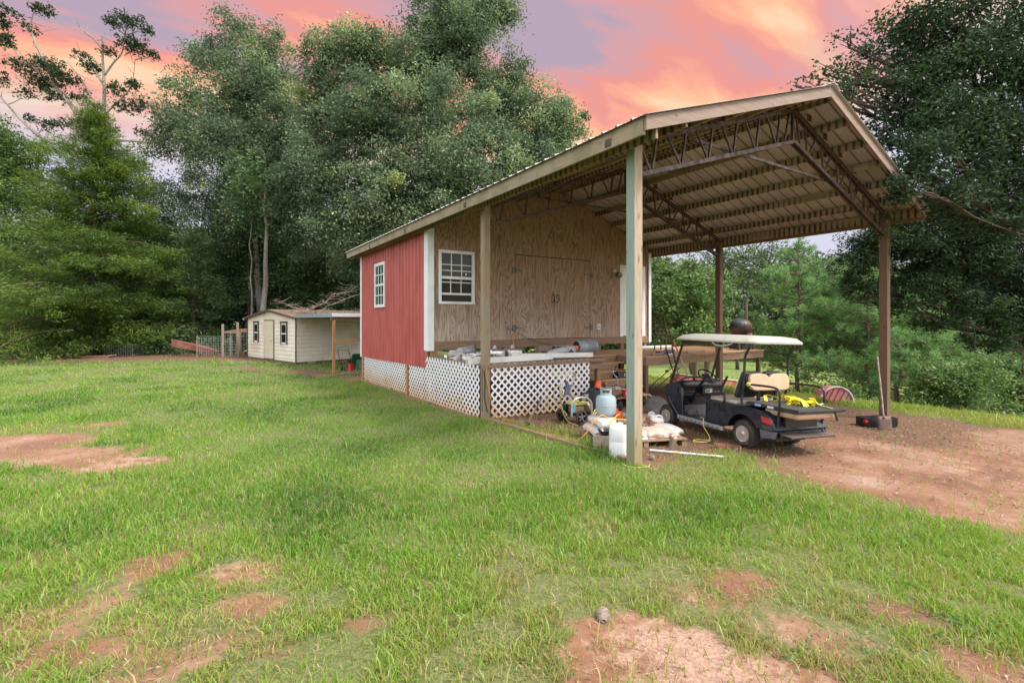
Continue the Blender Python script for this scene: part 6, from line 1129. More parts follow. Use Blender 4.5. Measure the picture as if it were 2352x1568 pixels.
def collar(z0, z1, angs):
    r = []
    for d_ in angs: a = TA + math.radians(d_); r.append([pc + Vector((rad * math.cos(a), rad * math.sin(a), z)) for rad, z in ((0.100, z0), (0.100, z1), (0.095, z1), (0.095, z0))])
    m = MB().grid(r, closed_v=True); m.f += [(0, 1, 2, 3), tuple(len(m.v) - 4 + q for q in (3, 2, 1, 0))]; return m
col_ = collar(0.415, 0.465, range(-130, 131, 10)); col_.add(*(lambda q: (q.v, q.f))(collar(0.515, 0.545, range(-60, 61, 10)))); col_.add(*(lambda q: (q.v, q.f))(collar(0.464, 0.545, range(-130, -39, 10)))); col_.add(*(lambda q: (q.v, q.f))(collar(0.464, 0.545, range(40, 131, 10)))); col_.build('collar', m_tank, tank, smooth=True)
MB().lathe([(0.03, 0.43), (0.022, 0.47), (0.022, 0.50), (0.038, 0.505), (0.038, 0.53), (0, 0.535)], 14, pc).build('valve', dull('dull_brass', (0.28, 0.22, 0.12), None, 9, 0.4, metal=0.7), tank, smooth=True)
# block with black bowl, white jug, edging timber, jerry can, pipe
bk_ = MB().prism([(5.30, 5.90, -0.06), (5.45, 5.60, -0.06), (5.63, 5.69, -0.06), (5.48, 5.99, -0.06)], (0, 0, 0.305)).build('masonry_block', m_block, None, bevel=0.008); tag(bk_, 'solid brown masonry block under the black bowl', 'block')
tag(MB().lathe([(0, 0.0), (0.075, 0.0), (0.085, 0.008), (0.125, 0.075), (0.130, 0.078), (0.122, 0.078), (0.08, 0.015), (0, 0.012)], 28, (5.47, 5.79, 0.247)).build('feed_bowl', dull('black_bowl_plastic', (0.018, 0.020, 0.028), None, 9, 0.35), None, smooth=True), 'shallow black bowl on the brown masonry block', 'bowl')
m_jug = dull('milky_plastic', (0.66, 0.66, 0.68), (0.60, 0.60, 0.61), 3, 0.4, bump=0.02, dirt=(0.45, 0.40, 0.30), dirt_amt=0.25)
jg = thing('plastic_drum', 'tall white plastic drum behind the foot of the front post', 'drum', (5.42, 5.45, g(5.4, 5.45))); c = Vector((5.42, 5.45, g(5.4, 5.45))); mb = MB(); rows = []
for sc_, z in ((0.80, 0.0), (0.93, 0.012), (1.0, 0.05), (1.0, 0.24), (0.985, 0.25), (1.0, 0.26), (0.99, 0.42), (0.93, 0.465), (0.72, 0.475)): rows.append([c + Rz(0.7) @ Vector((p[0] * sc_, p[1] * sc_, z)) for p in rrect(0.155, -0.135, 0.135, 0.075, 0, 5)])
loft(mb, rows); mb.build('drum_shell', m_jug, jg, smooth=True); MB().lathe([(0.04, 0), (0.04, 0.03), (0, 0.03)], 14, c + Vector((0.07, 0.03, 0.474))).build('cap', m_jug, jg); MB().tube(curve_pts([c + Vector(p) for p in ((-0.08, -0.03, 0.47), (-0.05, -0.02, 0.50), (0.02, 0.0, 0.50), (0.04, 0.0, 0.47))], 4), 0.012, 7).build('handle', m_jug, jg)
for i, (p, q) in enumerate((((5.14, 9.1, 0), (5.20, 7.25, 0)), ((5.20, 7.22, 0), (5.27, 5.92, 0)), ((5.28, 5.86, 0), (5.38, 5.56, 0)), ((5.39, 5.53, 0), (5.30, 5.15, 0)))): tag(MB().bar((p[0], p[1], g(p[0], p[1]) + 0.02), (q[0], q[1], g(q[0], q[1]) + 0.02), 0.10, 0.09).build('edging_timber', w_brown_y if i < 2 else w_grey_z, None, bevel=0.008), ('long brown edging timber from the lattice corner along the grass', 'brown edging timber running up to the masonry block', 'short grey edging piece below the masonry block', 'short grey edging piece beside the white drum')[i], 'edging timber', 'timbers edging the carport floor')
jc = thing('jerry_can', 'off white plastic jerry can behind the sacks by the front wheel', 'jerry can', (7.40, 6.42, g(7.4, 6.4))); c = Vector((7.40, 6.42, g(7.4, 6.4))); Rj = Rz(-0.6); mb = MB(); rows = []
for hx, hy, z in ((0.115, 0.085, 0), (0.13, 0.10, 0.01), (0.132, 0.10, 0.17), (0.127, 0.097, 0.18), (0.132, 0.10, 0.19), (0.12, 0.09, 0.265), (0.075, 0.06, 0.30)): rows.append([c + Rj @ Vector(p) for p in rrect(hx, -hy, hy, 0.035, z, 3)])
loft(mb, rows); mb.build('can_body', m_sack, jc, smooth=True); MB().lathe([(0.035, 0), (0.035, 0.05), (0.032, 0.055), (0, 0.055)], 14, c + Rj @ Vector((-0.075, 0, 0.28))).build('cap', m_jug, jc); MB().tube(curve_pts([c + Rj @ Vector(p) for p in ((-0.03, 0, 0.30), (0.02, 0, 0.335), (0.09, 0, 0.32), (0.115, 0, 0.25), (0.12, 0, 0.20))], 4), 0.018, 7).build('handle', m_jug, jc, smooth=True)
pv = thing('plastic_pipe', 'long white plastic pipe lying on the ground before the pallet', 'pipe', (6.44, 5.0, g(6.4, 5) + .02)); a, b = Vector((6.10, 5.43, g(6.1, 5.4) + .025)), Vector((6.79, 4.57, g(6.8, 4.6) + .03)); MB().tube([a, a.lerp(b, .55), a.lerp(b, .88)], 0.017, 8).build('pipe_run', m_jug, pv)
for t0, t1 in ((.33, .40), (.80, .90)): MB().tube([a.lerp(b, t0), a.lerp(b, t1)], 0.022, 8).build('coupling', dull('yellowed_plastic', (0.62, 0.52, 0.34), None, 9, 0.5), pv)
MB().tube([a.lerp(b, .88), b], 0.017, 8).build('pipe_run', m_jug, pv)
rmp = thing('wheel_ramp', 'rusty steel ramp under the rear wheel of the golf cart', 'ramp', (7.45, 5.0, g(7.4, 5))); MB().prism([(7.24, 5.02, -0.02), (7.62, 4.80, -0.055), (7.72, 4.92, -0.055), (7.36, 5.16, -0.02)], (0, 0, 0.022)).build('ramp_plate', m_oxide, rmp); MB().prism([(7.24, 5.015, -0.02), (7.62, 4.795, -0.055), (7.60, 4.80, -0.075), (7.24, 5.015, -0.085)], (.012, .012, 0)).build('ramp_side', m_oxide, rmp)
for t0 in (7.47, 7.58): MB().span((t0, 4.80, -0.11), (t0 + .04, 4.84, -0.05)).build('ramp_foot', m_block, rmp)
def cone_(label, c, L_, r, rot):
    mb = MB(); R_ = rot; k = 0
    for i in range(11):
        f = i / 10; rr_ = r * math.sin(PI * (0.12 + 0.83 * f)) ** .8; n = 8
        for j in range(n): a = 2 * PI * (j + 0.5 * (i % 2)) / n; d_ = Vector((math.cos(a), math.sin(a), 0.5)); p = Vector(c) + R_ @ Vector((rr_ * .75 * math.cos(a), rr_ * .75 * math.sin(a), (f - .5) * L_)); mb.box(p, (rr_ * .55, rr_ * .62, L_ * .05), R_ @ Rz(a) @ Ry(-.5), .7)
    mb.lathe([(0, -L_ * .45), (r * .6, -L_ * .3), (r * .6, L_ * .2), (0, L_ * .48)], 8, c, R_); return tag(mb.build('pine_cone', dull('cone_scales', (0.36, 0.29, 0.24), (0.22, 0.16, 0.125), 40, 0.85), None), label, 'pine cone', 'fallen pine cones')
cone_('single grey pine cone on the grass above the big clay patch', (2.36, 2.52, 0.045), 0.12, 0.045, Rz(.9) @ Ry(1.45)); cone_('brown pine cone at the right foot of the front post', (5.72, 5.05, g(5.7, 5) + .035), 0.10, 0.04, Rx(.3))
def cord(label, name, ctrl, r, m, cat='cord', k=7): return tag(MB().tube(curve_pts(ctrl, k), r, 6).build(name, m, None, smooth='all'), label, cat)
m_org = dull('orange_cord', (0.72, 0.30, 0.08), (0.62, 0.24, 0.06), 9, 0.5); m_yel = dull('yellow_hose', (0.62, 0.50, 0.10), (0.52, 0.42, 0.10), 9, 0.5); G_ = lambda x, y, z=0.012: (x, y, g(x, y) + z)
cord('orange cord running over the sacks and looping in the weeds', 'extension_cord', [(6.0, 6.25, .37), (5.86, 6.30, .43), (5.70, 6.33, .33), (5.55, 6.38, .12), G_(5.45, 6.55), G_(5.30, 6.9), G_(5.34, 7.25, .02), G_(5.5, 7.0), G_(5.45, 6.7), G_(5.40, 6.35)], 0.009, m_org)
cord('yellow cord looping off the sacks beside the white drum', 'extension_cord', [(6.2, 6.2, .43), (6.0, 6.08, .44), (5.78, 5.98, .36), (5.66, 5.90, .22), (5.64, 5.86, .10), (5.70, 5.92, .22), (5.78, 5.98, .40), (5.95, 5.90, .42), (6.1, 5.85, .38)], 0.009, m_yel)
cord('yellow cord curling round the foot of the front post', 'yellow_rope', [G_(5.27, 5.42), G_(5.20, 5.22), G_(5.10, 4.98), G_(5.15, 4.84), G_(5.35, 4.80), G_(5.44, 4.84)], 0.008, m_yel)
cord('thin yellow hose hanging from the golf cart sill to the ground', 'garden_hose', [(7.95, 5.85, .24), (7.86, 5.72, .25), (7.80, 5.66, .12), G_(7.82, 5.55, .01), G_(7.55, 5.62), G_(7.35, 5.55), G_(7.5, 5.42), G_(7.7, 5.45), G_(7.62, 5.55)], 0.008, m_yel, 'hose')

# ------------------------------------------------------------------ pressure washer
m_frame = dull('silver_tube', (0.50, 0.50, 0.48), (0.38, 0.37, 0.34), 8, 0.38, metal=0.4, dirt=(0.28, 0.22, 0.14), dirt_amt=0.35)
m_lime = dull('lime_plastic', (0.48, 0.48, 0.12), (0.38, 0.37, 0.11), 9, 0.5, dirt=(0.22, 0.16, 0.08), dirt_amt=0.7); m_oilb = dull('grimy_metal', (0.28, 0.21, 0.14), (0.14, 0.10, 0.07), 14, 0.6, metal=0.4); m_gun = dull('slate_plastic', (0.09, 0.11, 0.135), (0.06, 0.075, 0.095), 8, 0.45)
pw = thing('pressure_washer', 'dirty lime topped petrol pressure washer with silver tube frame by the lattice', 'pressure washer', (6.65, 8.0, g(6.65, 8)))
MB().tube(curve_pts([(6.93, 8.30, .34), (6.74, 8.25, .50), (6.80, 8.22, .72), (6.86, 8.2, .86), (6.79, 8.18, .94), (6.66, 8.16, .94), (6.56, 8.15, .88), (6.46, 8.15, .76), (6.43, 8.15, .58), (6.50, 8.17, .46), (6.60, 8.2, .46)], 4), 0.021, 8).build('push_handle', m_frame, pw, smooth=True)
MB().tube(curve_pts([(6.41, 7.78, .10), (6.41, 7.76, .36), (6.48, 7.75, .45), (6.62, 7.75, .475), (6.78, 7.75, .455), (6.90, 7.75, .37), (6.94, 7.76, .25), (6.95, 7.78, -.02)], 4), 0.022, 8).build('front_frame', m_frame, pw, smooth=True)
mb = MB(); mb.bar((6.41, 7.80, .11), (6.45, 8.30, .12), .035, .05); mb.bar((6.93, 7.80, .10), (6.93, 8.30, .12), .035, .05); mb.span((6.45, 7.85, .09), (6.91, 8.28, .125)); mb.build('base_frame', m_blackm, pw)
MB().span((6.55, 7.86, .125), (6.84, 8.16, .27)).build('engine_block', m_oilb, pw, bevel=.02); MB().lathe([(0, 0), (.11, 0), (.115, .02), (.10, .06), (.04, .07), (0, .07)], 18, (6.92, 7.92, .23), Ry(1.2)).build('recoil_starter', dull('cream_metal', (0.48, 0.40, 0.27), None, 12, .5), pw, smooth=True)
MB().box((6.69, 7.95, .335), (.32, .24, .08), None, .85).build('engine_cover', m_lime, pw, bevel=.025, seg=2); MB().box((6.52, 7.86, .24), (.09, .06, .17)).build('detergent_tank', dull('blue_plastic', (0.10, 0.32, 0.42), None, 8, .5), pw, bevel=.01); MB().lathe([(0, 0), (.03, 0), (.03, .05), (0, .05)], 12, (6.66, 7.80, .39)).build('fuel_cap', m_dark, pw)
MB().span((6.46, 8.06, .125), (6.58, 8.2, .30)).build('pump', m_blackm, pw, bevel=.015); gn = MB(); gn.box((6.56, 8.10, .60), (.10, .08, .22), Ry(.2)); gn.box((6.54, 8.10, .74), (.06, .07, .10), Ry(-.3)); gn.box((6.63, 8.1, .69), (.14, .06, .03), Ry(.25)); gn.build('spray_gun_holder', m_gun, pw, bevel=.012)
for (x, y) in ((6.66, 7.76), (6.60, 8.33)):
    c = Vector((x, y, g(x, y) + .145)); Rw_ = Rx(PI / 2); tt = MB().lathe([(.115, -.03), (.138, -.03), (.152, -.015), (.152, .015), (.138, .03), (.115, .03), (.110, 0), (.115, -.03)], 30, c, Rw_).build('wheel', m_tyre, pw, smooth=True); rm = MB().lathe([(0, -.022), (.03, -.022), (.032, .022), (0, .024)], 14, c, Rw_)
    for k in range(5): a = 2 * PI * k / 5 + .3; rm.bar(c + Rw_ @ Vector((.02 * math.cos(a), .02 * math.sin(a), .0)), c + Rw_ @ Vector((.116 * math.cos(a), .116 * math.sin(a), .0)), .03, .022, up=(0, 1, 0))
    rm.build('spokes', dull('grey_hub', (0.16, 0.15, 0.15), None, 9, .55), tt)
MB().tube([(6.45, 7.60, .04), (6.46, 7.60, -.06)], .03, 8).build('rubber_foot', m_blackm, pw)
cord('olive high pressure hose looping from the pressure washer handle to the ground', 'pressure_hose', [(6.25, 8.0, .74), (6.12, 7.98, .66), (6.10, 7.95, .46), (6.23, 7.9, .27), (6.30, 7.8, .15), (6.1, 7.65, .2), (5.98, 7.6, .55), (6.0, 7.65, .80), (5.99, 7.62, .55), (6.03, 7.6, .28), (6.17, 7.6, .06), (6.40, 7.55, -.05)], .011, dull('olive_hose', (0.30, 0.26, 0.10), None, 9, .5), 'hose')
cord('yellow hose coiled beneath the pressure washer frame', 'garden_hose', [(6.80, 7.6, .08), (6.92, 7.62, .22), (7.05, 7.66, .20), (7.12, 7.7, .0), (7.0, 7.6, -.07), (6.85, 7.55, .02), (6.84, 7.56, .14), (6.98, 7.6, .15), (7.10, 7.62, .03)], .012, m_yel, 'hose')
# ------------------------------------------------------------------ bin, trimmers, saw and the rest by the steps
m_bin = dull('charcoal_bin', (0.035, 0.042, 0.055), (0.05, 0.055, 0.068), 6, .55); zb = g(7.84, 8.6); bn = thing('waste_bin', 'tall charcoal plastic bin behind the propane tank', 'bin', (7.84, 8.6, zb)); rows = []
for s_, z in ((.80, 0), (.82, .01), (.98, .56), (1.06, .565), (1.06, .60), (.98, .60), (.95, .56)): rows.append([Vector((7.84, 8.6, zb)) + Vector((p[0] * s_, p[1] * s_, z)) for p in rrect(.16, -.15, .15, .05, 0, 4)])
mb = MB(); loft(mb, rows); bb = mb.build('bin_shell', m_bin, bn, smooth=True); mb = MB()
for zz in (.10, .44):
    for k in range(5): mb.span((7.80, 8.6 - .158 + (.6 - zz) * .02, zb + zz + k * .022), (7.87, 8.6 - .140 + (.6 - zz) * .02, zb + zz + k * .022 + .010))
mb.build('ribs', m_gun, bb)
m_orange = dull('orange_plastic', (0.72, 0.12, 0.03), (0.60, 0.09, 0.025), 7, .4); m_alu = dull('bare_aluminium', (0.62, 0.60, 0.57), (0.48, 0.46, 0.43), 14, .35, metal=.7); tr = thing('string_trimmer', 'orange engined string trimmer lying across the charcoal bin and steps', 'string trimmer', (8.1, 8.7, .44))
MB().box((7.98, 8.68, .545), (.15, .13, .20), Ry(.25), .7).build('engine_cover', m_orange, tr, bevel=.03, seg=2); MB().box((8.10, 8.68, .54), (.14, .14, .15), Ry(.3), .9).build('engine', m_blackm, tr, bevel=.03, seg=2); MB().box((8.14, 8.60, .56), (.05, .04, .05)).build('starter_grip', m_orange, tr, bevel=.01); MB().box((8.05, 8.66, .455), (.16, .09, .06)).build('fuel_tank', dull('smoky_tank', (0.30, 0.27, 0.20), None, 9, .4), tr, bevel=.015)
MB().tube([(7.38, 8.64, .33), (7.65, 8.66, .42), (7.93, 8.68, .475)], .02, 8).build('lower_grip', m_blackm, tr); MB().tube([(8.16, 8.69, .475), (8.55, 8.7, .425), (8.92, 8.7, .34), (9.9, 8.75, .10)], .013, 8).build('shaft', m_alu, tr); MB().tube(curve_pts([(8.55, 8.66, .43), (8.53, 8.60, .52), (8.50, 8.58, .66), (8.40, 8.58, .76), (8.365, 8.58, .82), (8.40, 8.57, .90)], 4), .011, 7).build('bike_handle', m_alu, tr)
MB().tube([(8.385, 8.575, .86), (8.46, 8.56, .985)], .019, 8).build('handle_grip', m_blackm, tr); MB().box((8.60, 8.68, .41), (.16, .07, .09), Ry(.2)).build('clamp', m_alu, tr, bevel=.015); MB().lathe([(0, 0), (.06, 0), (.06, .05), (.02, .09), (0, .09)], 14, (9.92, 8.74, .02)).build('gear_head', m_alu, tr)
MB().tube(curve_pts([(8.15, 8.66, .50), (8.35, 8.62, .47), (8.5, 8.60, .50), (8.7, 8.60, .42), (8.85, 8.62, .50)], 4), .008, 5).build('throttle_cable', m_blackm, tr)
t2 = thing('garden_power_tool', 'red and black garden power tool on the steps right of the orange trimmer', 'power tool', (8.98, 8.75, .2)); MB().box((8.98, 8.75, .27), (.26, .14, .24), None, .9).build('motor_housing', m_red, t2, bevel=.03, seg=2); MB().bar((8.86, 8.75, .22), (8.25, 8.8, .12), .03, .06).build('blade_bar', m_blackm, t2); MB().tube(curve_pts([(8.92, 8.72, .40), (8.94, 8.70, .50), (9.06, 8.70, .52), (9.10, 8.72, .40)], 4), .02, 7).build('handle', m_blackm, t2); MB().box((9.05, 8.70, .46), (.05, .05, .10)).build('trigger', dull('green_plastic', (0.18, 0.42, 0.06), None, 9, .5), t2, bevel=.01)
mb = MB().box((8.93, 8.676, .26), (.10, .004, .05)); mb.build('badge', dull('white_badge', (0.5, 0.5, 0.6), None, 40, .5), t2)
ch = thing('battery_charger', 'black battery charger box sitting on a stair tread', 'battery charger', (9.75, 9.74, .48)); MB().box((9.76, 9.74, .565), (.36, .20, .165), None, .92).build('case', m_blackm, ch, bevel=.02, seg=2); mb = MB().span((9.80, 9.632, .53), (9.93, 9.638, .61)); pl_ = mb.build('label_panel', dull('charger_label', (0.42, 0.42, 0.40), None, 60, .5), ch); MB().span((9.825, 9.628, .55), (9.865, 9.6315, .59)).build('gauge', m_dark, pl_); MB().tube(curve_pts([(9.60, 9.74, .64), (9.65, 9.74, .69), (9.87, 9.74, .69), (9.92, 9.74, .64)], 4), .012, 6).build('handle', m_blackm, ch)
cs = thing('chainsaw', 'orange chainsaw standing between the propane tank and steps', 'chainsaw', (7.84, 7.95, g(7.8, 7.9))); z = g(7.8, 7.9); MB().box((7.84, 7.95, z + .085), (.24, .20, .16), None, .88).build('saw_body', m_orange, cs, bevel=.02, seg=2); MB().box((7.80, 7.93, z + .20), (.10, .12, .07), None, .8).build('air_filter_cover', m_orange, cs, bevel=.015); MB().tube(curve_pts([(7.74, 7.92, z + .14), (7.74, 7.86, z + .30), (7.86, 7.86, z + .31), (7.92, 7.92, z + .15)], 4), .014, 7).build('front_handle', m_blackm, cs); MB().prism([(7.90, 7.90, z + .16), (7.97, 7.90, z + .36), (8.00, 7.90, z + .36), (7.98, 7.90, z + .16)], (0, .10, 0)).build('hand_guard', m_blackm, cs, bevel=.008); MB().box((8.10, 7.97, z + .06), (.34, .02, .07)).build('guide_bar', m_galv, cs)
tag(MB().lathe([(0, .035), (.10, .034), (.20, .02), (.25, .012), (.265, 0), (.27, .004), (.255, .02), (.21, .03), (.10, .044), (0, .046)], 32, (9.35, 8.12, .0), Rz(-.75) @ Rx(math.radians(48))).build('bin_lid', dull('dusty_grey_lid', (0.085, 0.08, 0.08), (0.055, 0.05, 0.05), 6, .6), None, smooth=True), 'round dusty grey bin lid leaning against the lowest steps', 'lid')
tag(MB().lathe([(0, 0), (.075, 0), (.085, .01), (.07, .02), (.03, .014), (0, .016)], 20, (8.62, 7.62, g(8.6, 7.6) + .07), Rz(-.6) @ Rx(1.2)).build('white_wheel_cap', m_jug, None, smooth=True), 'small round white cap on the dirt beside the bin lid', 'cap')
jg2 = thing('milk_jug', 'small white jug behind the front post near the chainsaw', 'jug', (8.12, 7.6, g(8.1, 7.6))); MB().lathe([(0, 0), (.07, 0), (.075, .02), (.075, .14), (.03, .21), (.025, .24), (0, .24)], 14, (8.12, 7.6, g(8.1, 7.6))).build('jug_body', m_jug, jg2, smooth=True); MB().lathe([(.028, .235), (.028, .26), (0, .26)], 12, (8.12, 7.6, g(8.1, 7.6))).build('jug_cap', m_jug, jg2)
push_mower('push_mower', 'black handled push mower stored under the deck behind the steps', (10.15, 9.55, g(10.1, 9.5)), math.radians(57.7), m_green, 1.15)
hr = thing('garden_tool', 'brown wooden tool pole lying against the front lattice', 'tool', (6.2, 8.9, g(6.2, 8.9))); MB().tube([(5.62, 8.2, g(5.6, 8.2) + .05), (6.65, 9.15, .28)], .018, 8).build('pole', w_brown_x, hr); MB().box((5.58, 8.16, g(5.6, 8.2) + .03), (.09, .07, .09)).build('grip', m_blackm, hr, bevel=.02)
def pole_tool(name, label, cat, a, b, grip, m, gripm, head=True):
    t = thing(name, label, cat, b); a, b = Vector(a), Vector(b); MB().tube([a, b], .016, 8).build('shaft', m, t); MB().tube([a - (b - a).normalized() * .02, a.lerp(b, grip)], .023, 8).build('grip', gripm, t)
    if head: MB().box(b + UPZ * .03, (.18, .03, .06), Rz(.3)).build('tool_head', m_oxide, t)
pole_tool('loppers', 'black gripped red lopper handle leaning on the deck edge', 'loppers', (11.08, 9.28, 1.28), (11.52, 9.10, -.12), .38, m_red, m_blackm); pole_tool('loppers', 'second lopper handle with black grip, right of the red one', 'loppers', (11.38, 9.30, 1.27), (11.60, 9.10, -.12), .34, m_oxide, m_blackm); pole_tool('rake', 'grey poled rake leaning on the deck behind the windscreen', 'rake', (11.45, 9.32, 1.50), (12.0, 8.95, -.15), .22, m_galv, w_rust_z)
# ------------------------------------------------------------------ on the deck
for k in range(4):
    x = 8.62 + k * .455; t = thing('cinder_block', ('leftmost of four cinder blocks under the sill beam, half plain faced', 'second cinder block from the left under the sill beam', 'third cinder block from the left under the sill beam', 'rightmost of four cinder blocks under the sill beam')[k], 'cinder block', (x + .22, 12.12, 1.06), group='cinder blocks under the sill'); mb = MB()
    if k == 0: mb.span((x, 12.02, 1.062), (x + .44, 12.24, 1.29))
    else:
        for a, b in ((0, .05), (.195, .245), (.39, .44)): mb.span((x + a, 12.02, 1.062), (x + b, 12.24, 1.29))
        for a, b in ((.05, .195), (.245, .39)): mb.span((x + a, 12.02, 1.062), (x + b, 12.24, 1.10)); mb.span((x + a, 12.02, 1.25), (x + b, 12.24, 1.29)); mb.span((x + a, 12.20, 1.10), (x + b, 12.24, 1.25))
    mb.build('block_body', m_block, t)
m_vinyl = dull('chalky_white_vinyl', (0.72, 0.71, 0.69), (0.64, 0.62, 0.58), 3, .5, dirt=(0.40, 0.38, 0.27), dirt_amt=.4, bump=.03); ZD = 1.102
def gutter(label, a, b, w, h):
    a, b = Vector(a), Vector(b); d = (b - a).normalized(); n = Vector((-d.y, d.x, 0)); mb = MB(); pr = [(0, 0), (0, h), (-.012, h), (-.012, .012), (w - .012, .012), (w - .012, h * .7), (w, h * .7), (w, 0)]; mb.prism([a + n * p[0] + UPZ * p[1] for p in pr], b - a); return tag(mb.build('vinyl_gutter', m_vinyl, None), label, 'gutter', 'white gutter lengths on the deck')
gutter('long chalky white gutter length along the front deck edge', (4.92, 9.52, ZD), (7.18, 9.44, ZD + .02), .12, .135); gutter('cleaner white gutter length at the right front deck edge', (6.2, 9.75, ZD + .06), (8.45, 9.40, ZD + .03), .14, .12); gutter('flat white gutter length lying further back on the deck', (5.6, 10.3, ZD), (8.2, 10.0, ZD), .16, .05)
gutter('short beige channel standing behind the rubble near the wall', (5.62, 11.95, ZD), (6.45, 12.0, ZD), .05, .16)
rngs = np.random.default_rng(3)
labs = ['hollow cream post sleeve at the deck corner', 'white broken trim piece beside the cream post sleeve', 'white slab of trim at the middle of the rubble', 'brown strip lying over white rubble', 'green mossy tube lying on the white rubble', 'small white offcut at the front of the rubble', 'white angled flashing piece leaning by the grey sheet', 'white trim chunk nearest the second post']
for k, (x, y, dx, dy, dz, rz_) in enumerate([(5.25, 10.75, .16, .10, .09, .5), (5.50, 11.1, .5, .08, .03, -.4), (5.55, 10.65, .34, .14, .09, .15), (5.85, 10.35, .6, .07, .04, .1), (5.95, 11.2, .6, .09, .09, -.1), (5.35, 10.25, .18, .10, .10, .8), (5.95, 10.8, .55, .12, .04, .5), (5.35, 9.85, .30, .13, .13, 1.2)]):
    mt = [m_beige, m_vinyl, m_vinyl, m_brownt, dull('mossy_green', (0.13, 0.16, 0.07), None, 8, .8), m_vinyl, m_vinyl, m_vinyl][k]; mb = MB(); zz = ZD + dz / 2 + (.09 if k in (3, 4, 6) else 0)
    if k == 4: R_ = Rz(rz_); mb.tube([Vector((x, y, zz)) + R_ @ Vector((q, 0, 0)) for q in (-.3, .3)], .05, 10)
    else: mb.box((x, y, zz), (dx, dy, dz), Rz(rz_) @ Rx(rngs.normal(0, .08)), .94)
    tag(mb.build(['post_sleeve', 'vinyl_scrap', 'vinyl_slab', 'brown_strip', 'green_tube', 'trim_offcut', 'flashing_piece', 'trim_chunk'][k], mt, None, bevel=.006), labs[k], 'building scrap', 'scrap on the left deck corner')
mb = MB()
for k in range(60): mb.box((5.75 + rngs.normal(0, .22), 10.85 + rngs.normal(0, .22), ZD + .05 + rngs.random() * .10), (rngs.uniform(.03, .14), rngs.uniform(.02, .08), .012), Rz(rngs.random() * 6) @ Rx(rngs.normal(0, .7)))
tag(mb.build('white_scraps', m_vinyl, None), 'loose crumpled white scraps among the deck rubble', 'scraps', kind='stuff')
rows = []
for i in range(7):
    v = i / 6; rows.append([Vector((5.72 + .28 * u - .10 * (1 - v) * (1 if u < 0 else .3), 10.92 + .10 * u * u + .12 * math.sin(v * 2), ZD + .02 + .30 * v + .05 * u)) for u in np.linspace(-1, 1, 7)])
o = MB().grid(rows).build('metal_scoop', dull('blue_grey_metal', (0.26, 0.26, 0.29), (0.20, 0.18, 0.19), 5, .4, metal=.5, dirt=(.3, .2, .15), dirt_amt=.4), None, smooth='all', fix=False); sd = o.modifiers.new('thickness', 'SOLIDIFY'); sd.thickness = .006; tag(o, 'bent blue grey metal scoop standing left of the second post', 'scoop')
m_steel = dull('brushed_steel', (0.55, 0.53, 0.51), (0.42, 0.40, 0.38), 9, .32, metal=.75, bump=.03); sk = thing('steel_sink', 'upturned double bowl stainless sink on the deck', 'sink', (6.85, 11.1, ZD)); MB().span((6.30, 10.88, ZD + .002), (7.36, 11.40, ZD + .014)).build('rim', m_steel, sk, bevel=.004)
for x in (6.55, 7.10):
    mb = MB(); loft(mb, [[Vector((x, 11.13, ZD + z)) + Vector((p[0] * s_, p[1] * s_, 0)) for p in rrect(.235, -.21, .21, .09, 0, 5)] for s_, z in ((1.0, .014), (1.0, .12), (.96, .17), (.85, .205), (.6, .222), (.25, .228))]); b_ = mb.build('bowl', m_steel, sk, smooth=True); MB().lathe([(.06, .225), (.062, .25), (.045, .252), (.045, .28), (.03, .285), (.03, .31), (0, .31)], 16, (x, 11.13, ZD)).build('drain', m_galv, b_, smooth=True)
lb = thing('leaf_blower', 'clear bagged leaf blower with orange collar lying on the deck', 'leaf blower', (8.5, 10.8, ZD)); mb = MB(); loft(mb, [[Vector((x, 10.80, ZD + h * .5 + .01)) + Vector((0, .14 * h / .22 * math.cos(a), h * .5 * math.sin(a))) for a in np.linspace(0, 2 * PI, 17)[:-1]] for x, h in ((7.95, .07), (8.1, .12), (8.4, .19), (8.75, .235), (8.93, .235))]); mb.build('collection_bag', dull('cloudy_bag', (0.48, 0.49, 0.52), (0.36, 0.37, 0.40), 5, .35, dirt=(.10, .10, .11), dirt_amt=.5), lb, smooth=True); MB().span((8.93, 10.67, ZD), (9.06, 10.93, ZD + .25)).build('collar', m_orange, lb, bevel=.02, seg=2); MB().span((8.955, 10.664, ZD + .05), (9.04, 10.671, ZD + .16)).build('collar_label', m_gun, lb); MB().box((7.93, 10.8, ZD + .06), (.14, .16, .12)).build('nozzle', dull('worn_black', (0.07, .07, .07), None, 9, .6), lb, bevel=.04, seg=2); MB().prism([(8.66, 10.655, ZD + .04), (8.86, 10.655, ZD + .04), (8.76, 10.665, ZD + .17)], (0, -.02, 0)).build('bag_vent', m_blackm, lb)
gb = thing('grey_bin', 'grey ribbed plastic bin lying on its side on the deck', 'bin', (9.55, 10.85, 1.07)); Rg = Rz(-.12) @ Ry(PI / 2); c = Vector((9.46, 10.86, 1.065 + .235)); pr = [(0, -.30), (.17, -.30), (.18, -.29), (.20, .0)]; z_ = .0
for k in range(7): pr += [(.215, z_ + .005), (.215, z_ + .02), (.198, z_ + .026), (.198, z_ + .036)]; z_ += .04
pr += [(.21, z_ + .01), (.19, z_ + .05), (.10, z_ + .07), (0, z_ + .075)]; MB().lathe(pr, 30, c, Rg).build('bin_shell', dull('mid_grey_plastic', (0.30, 0.32, 0.34), (0.24, 0.255, 0.275), 5, .5), gb, smooth=True); MB().lathe([(.12, -.325), (.16, -.32), (.16, -.295), (0, -.295)], 20, c, Rg).build('bin_base', m_blackm, gb)
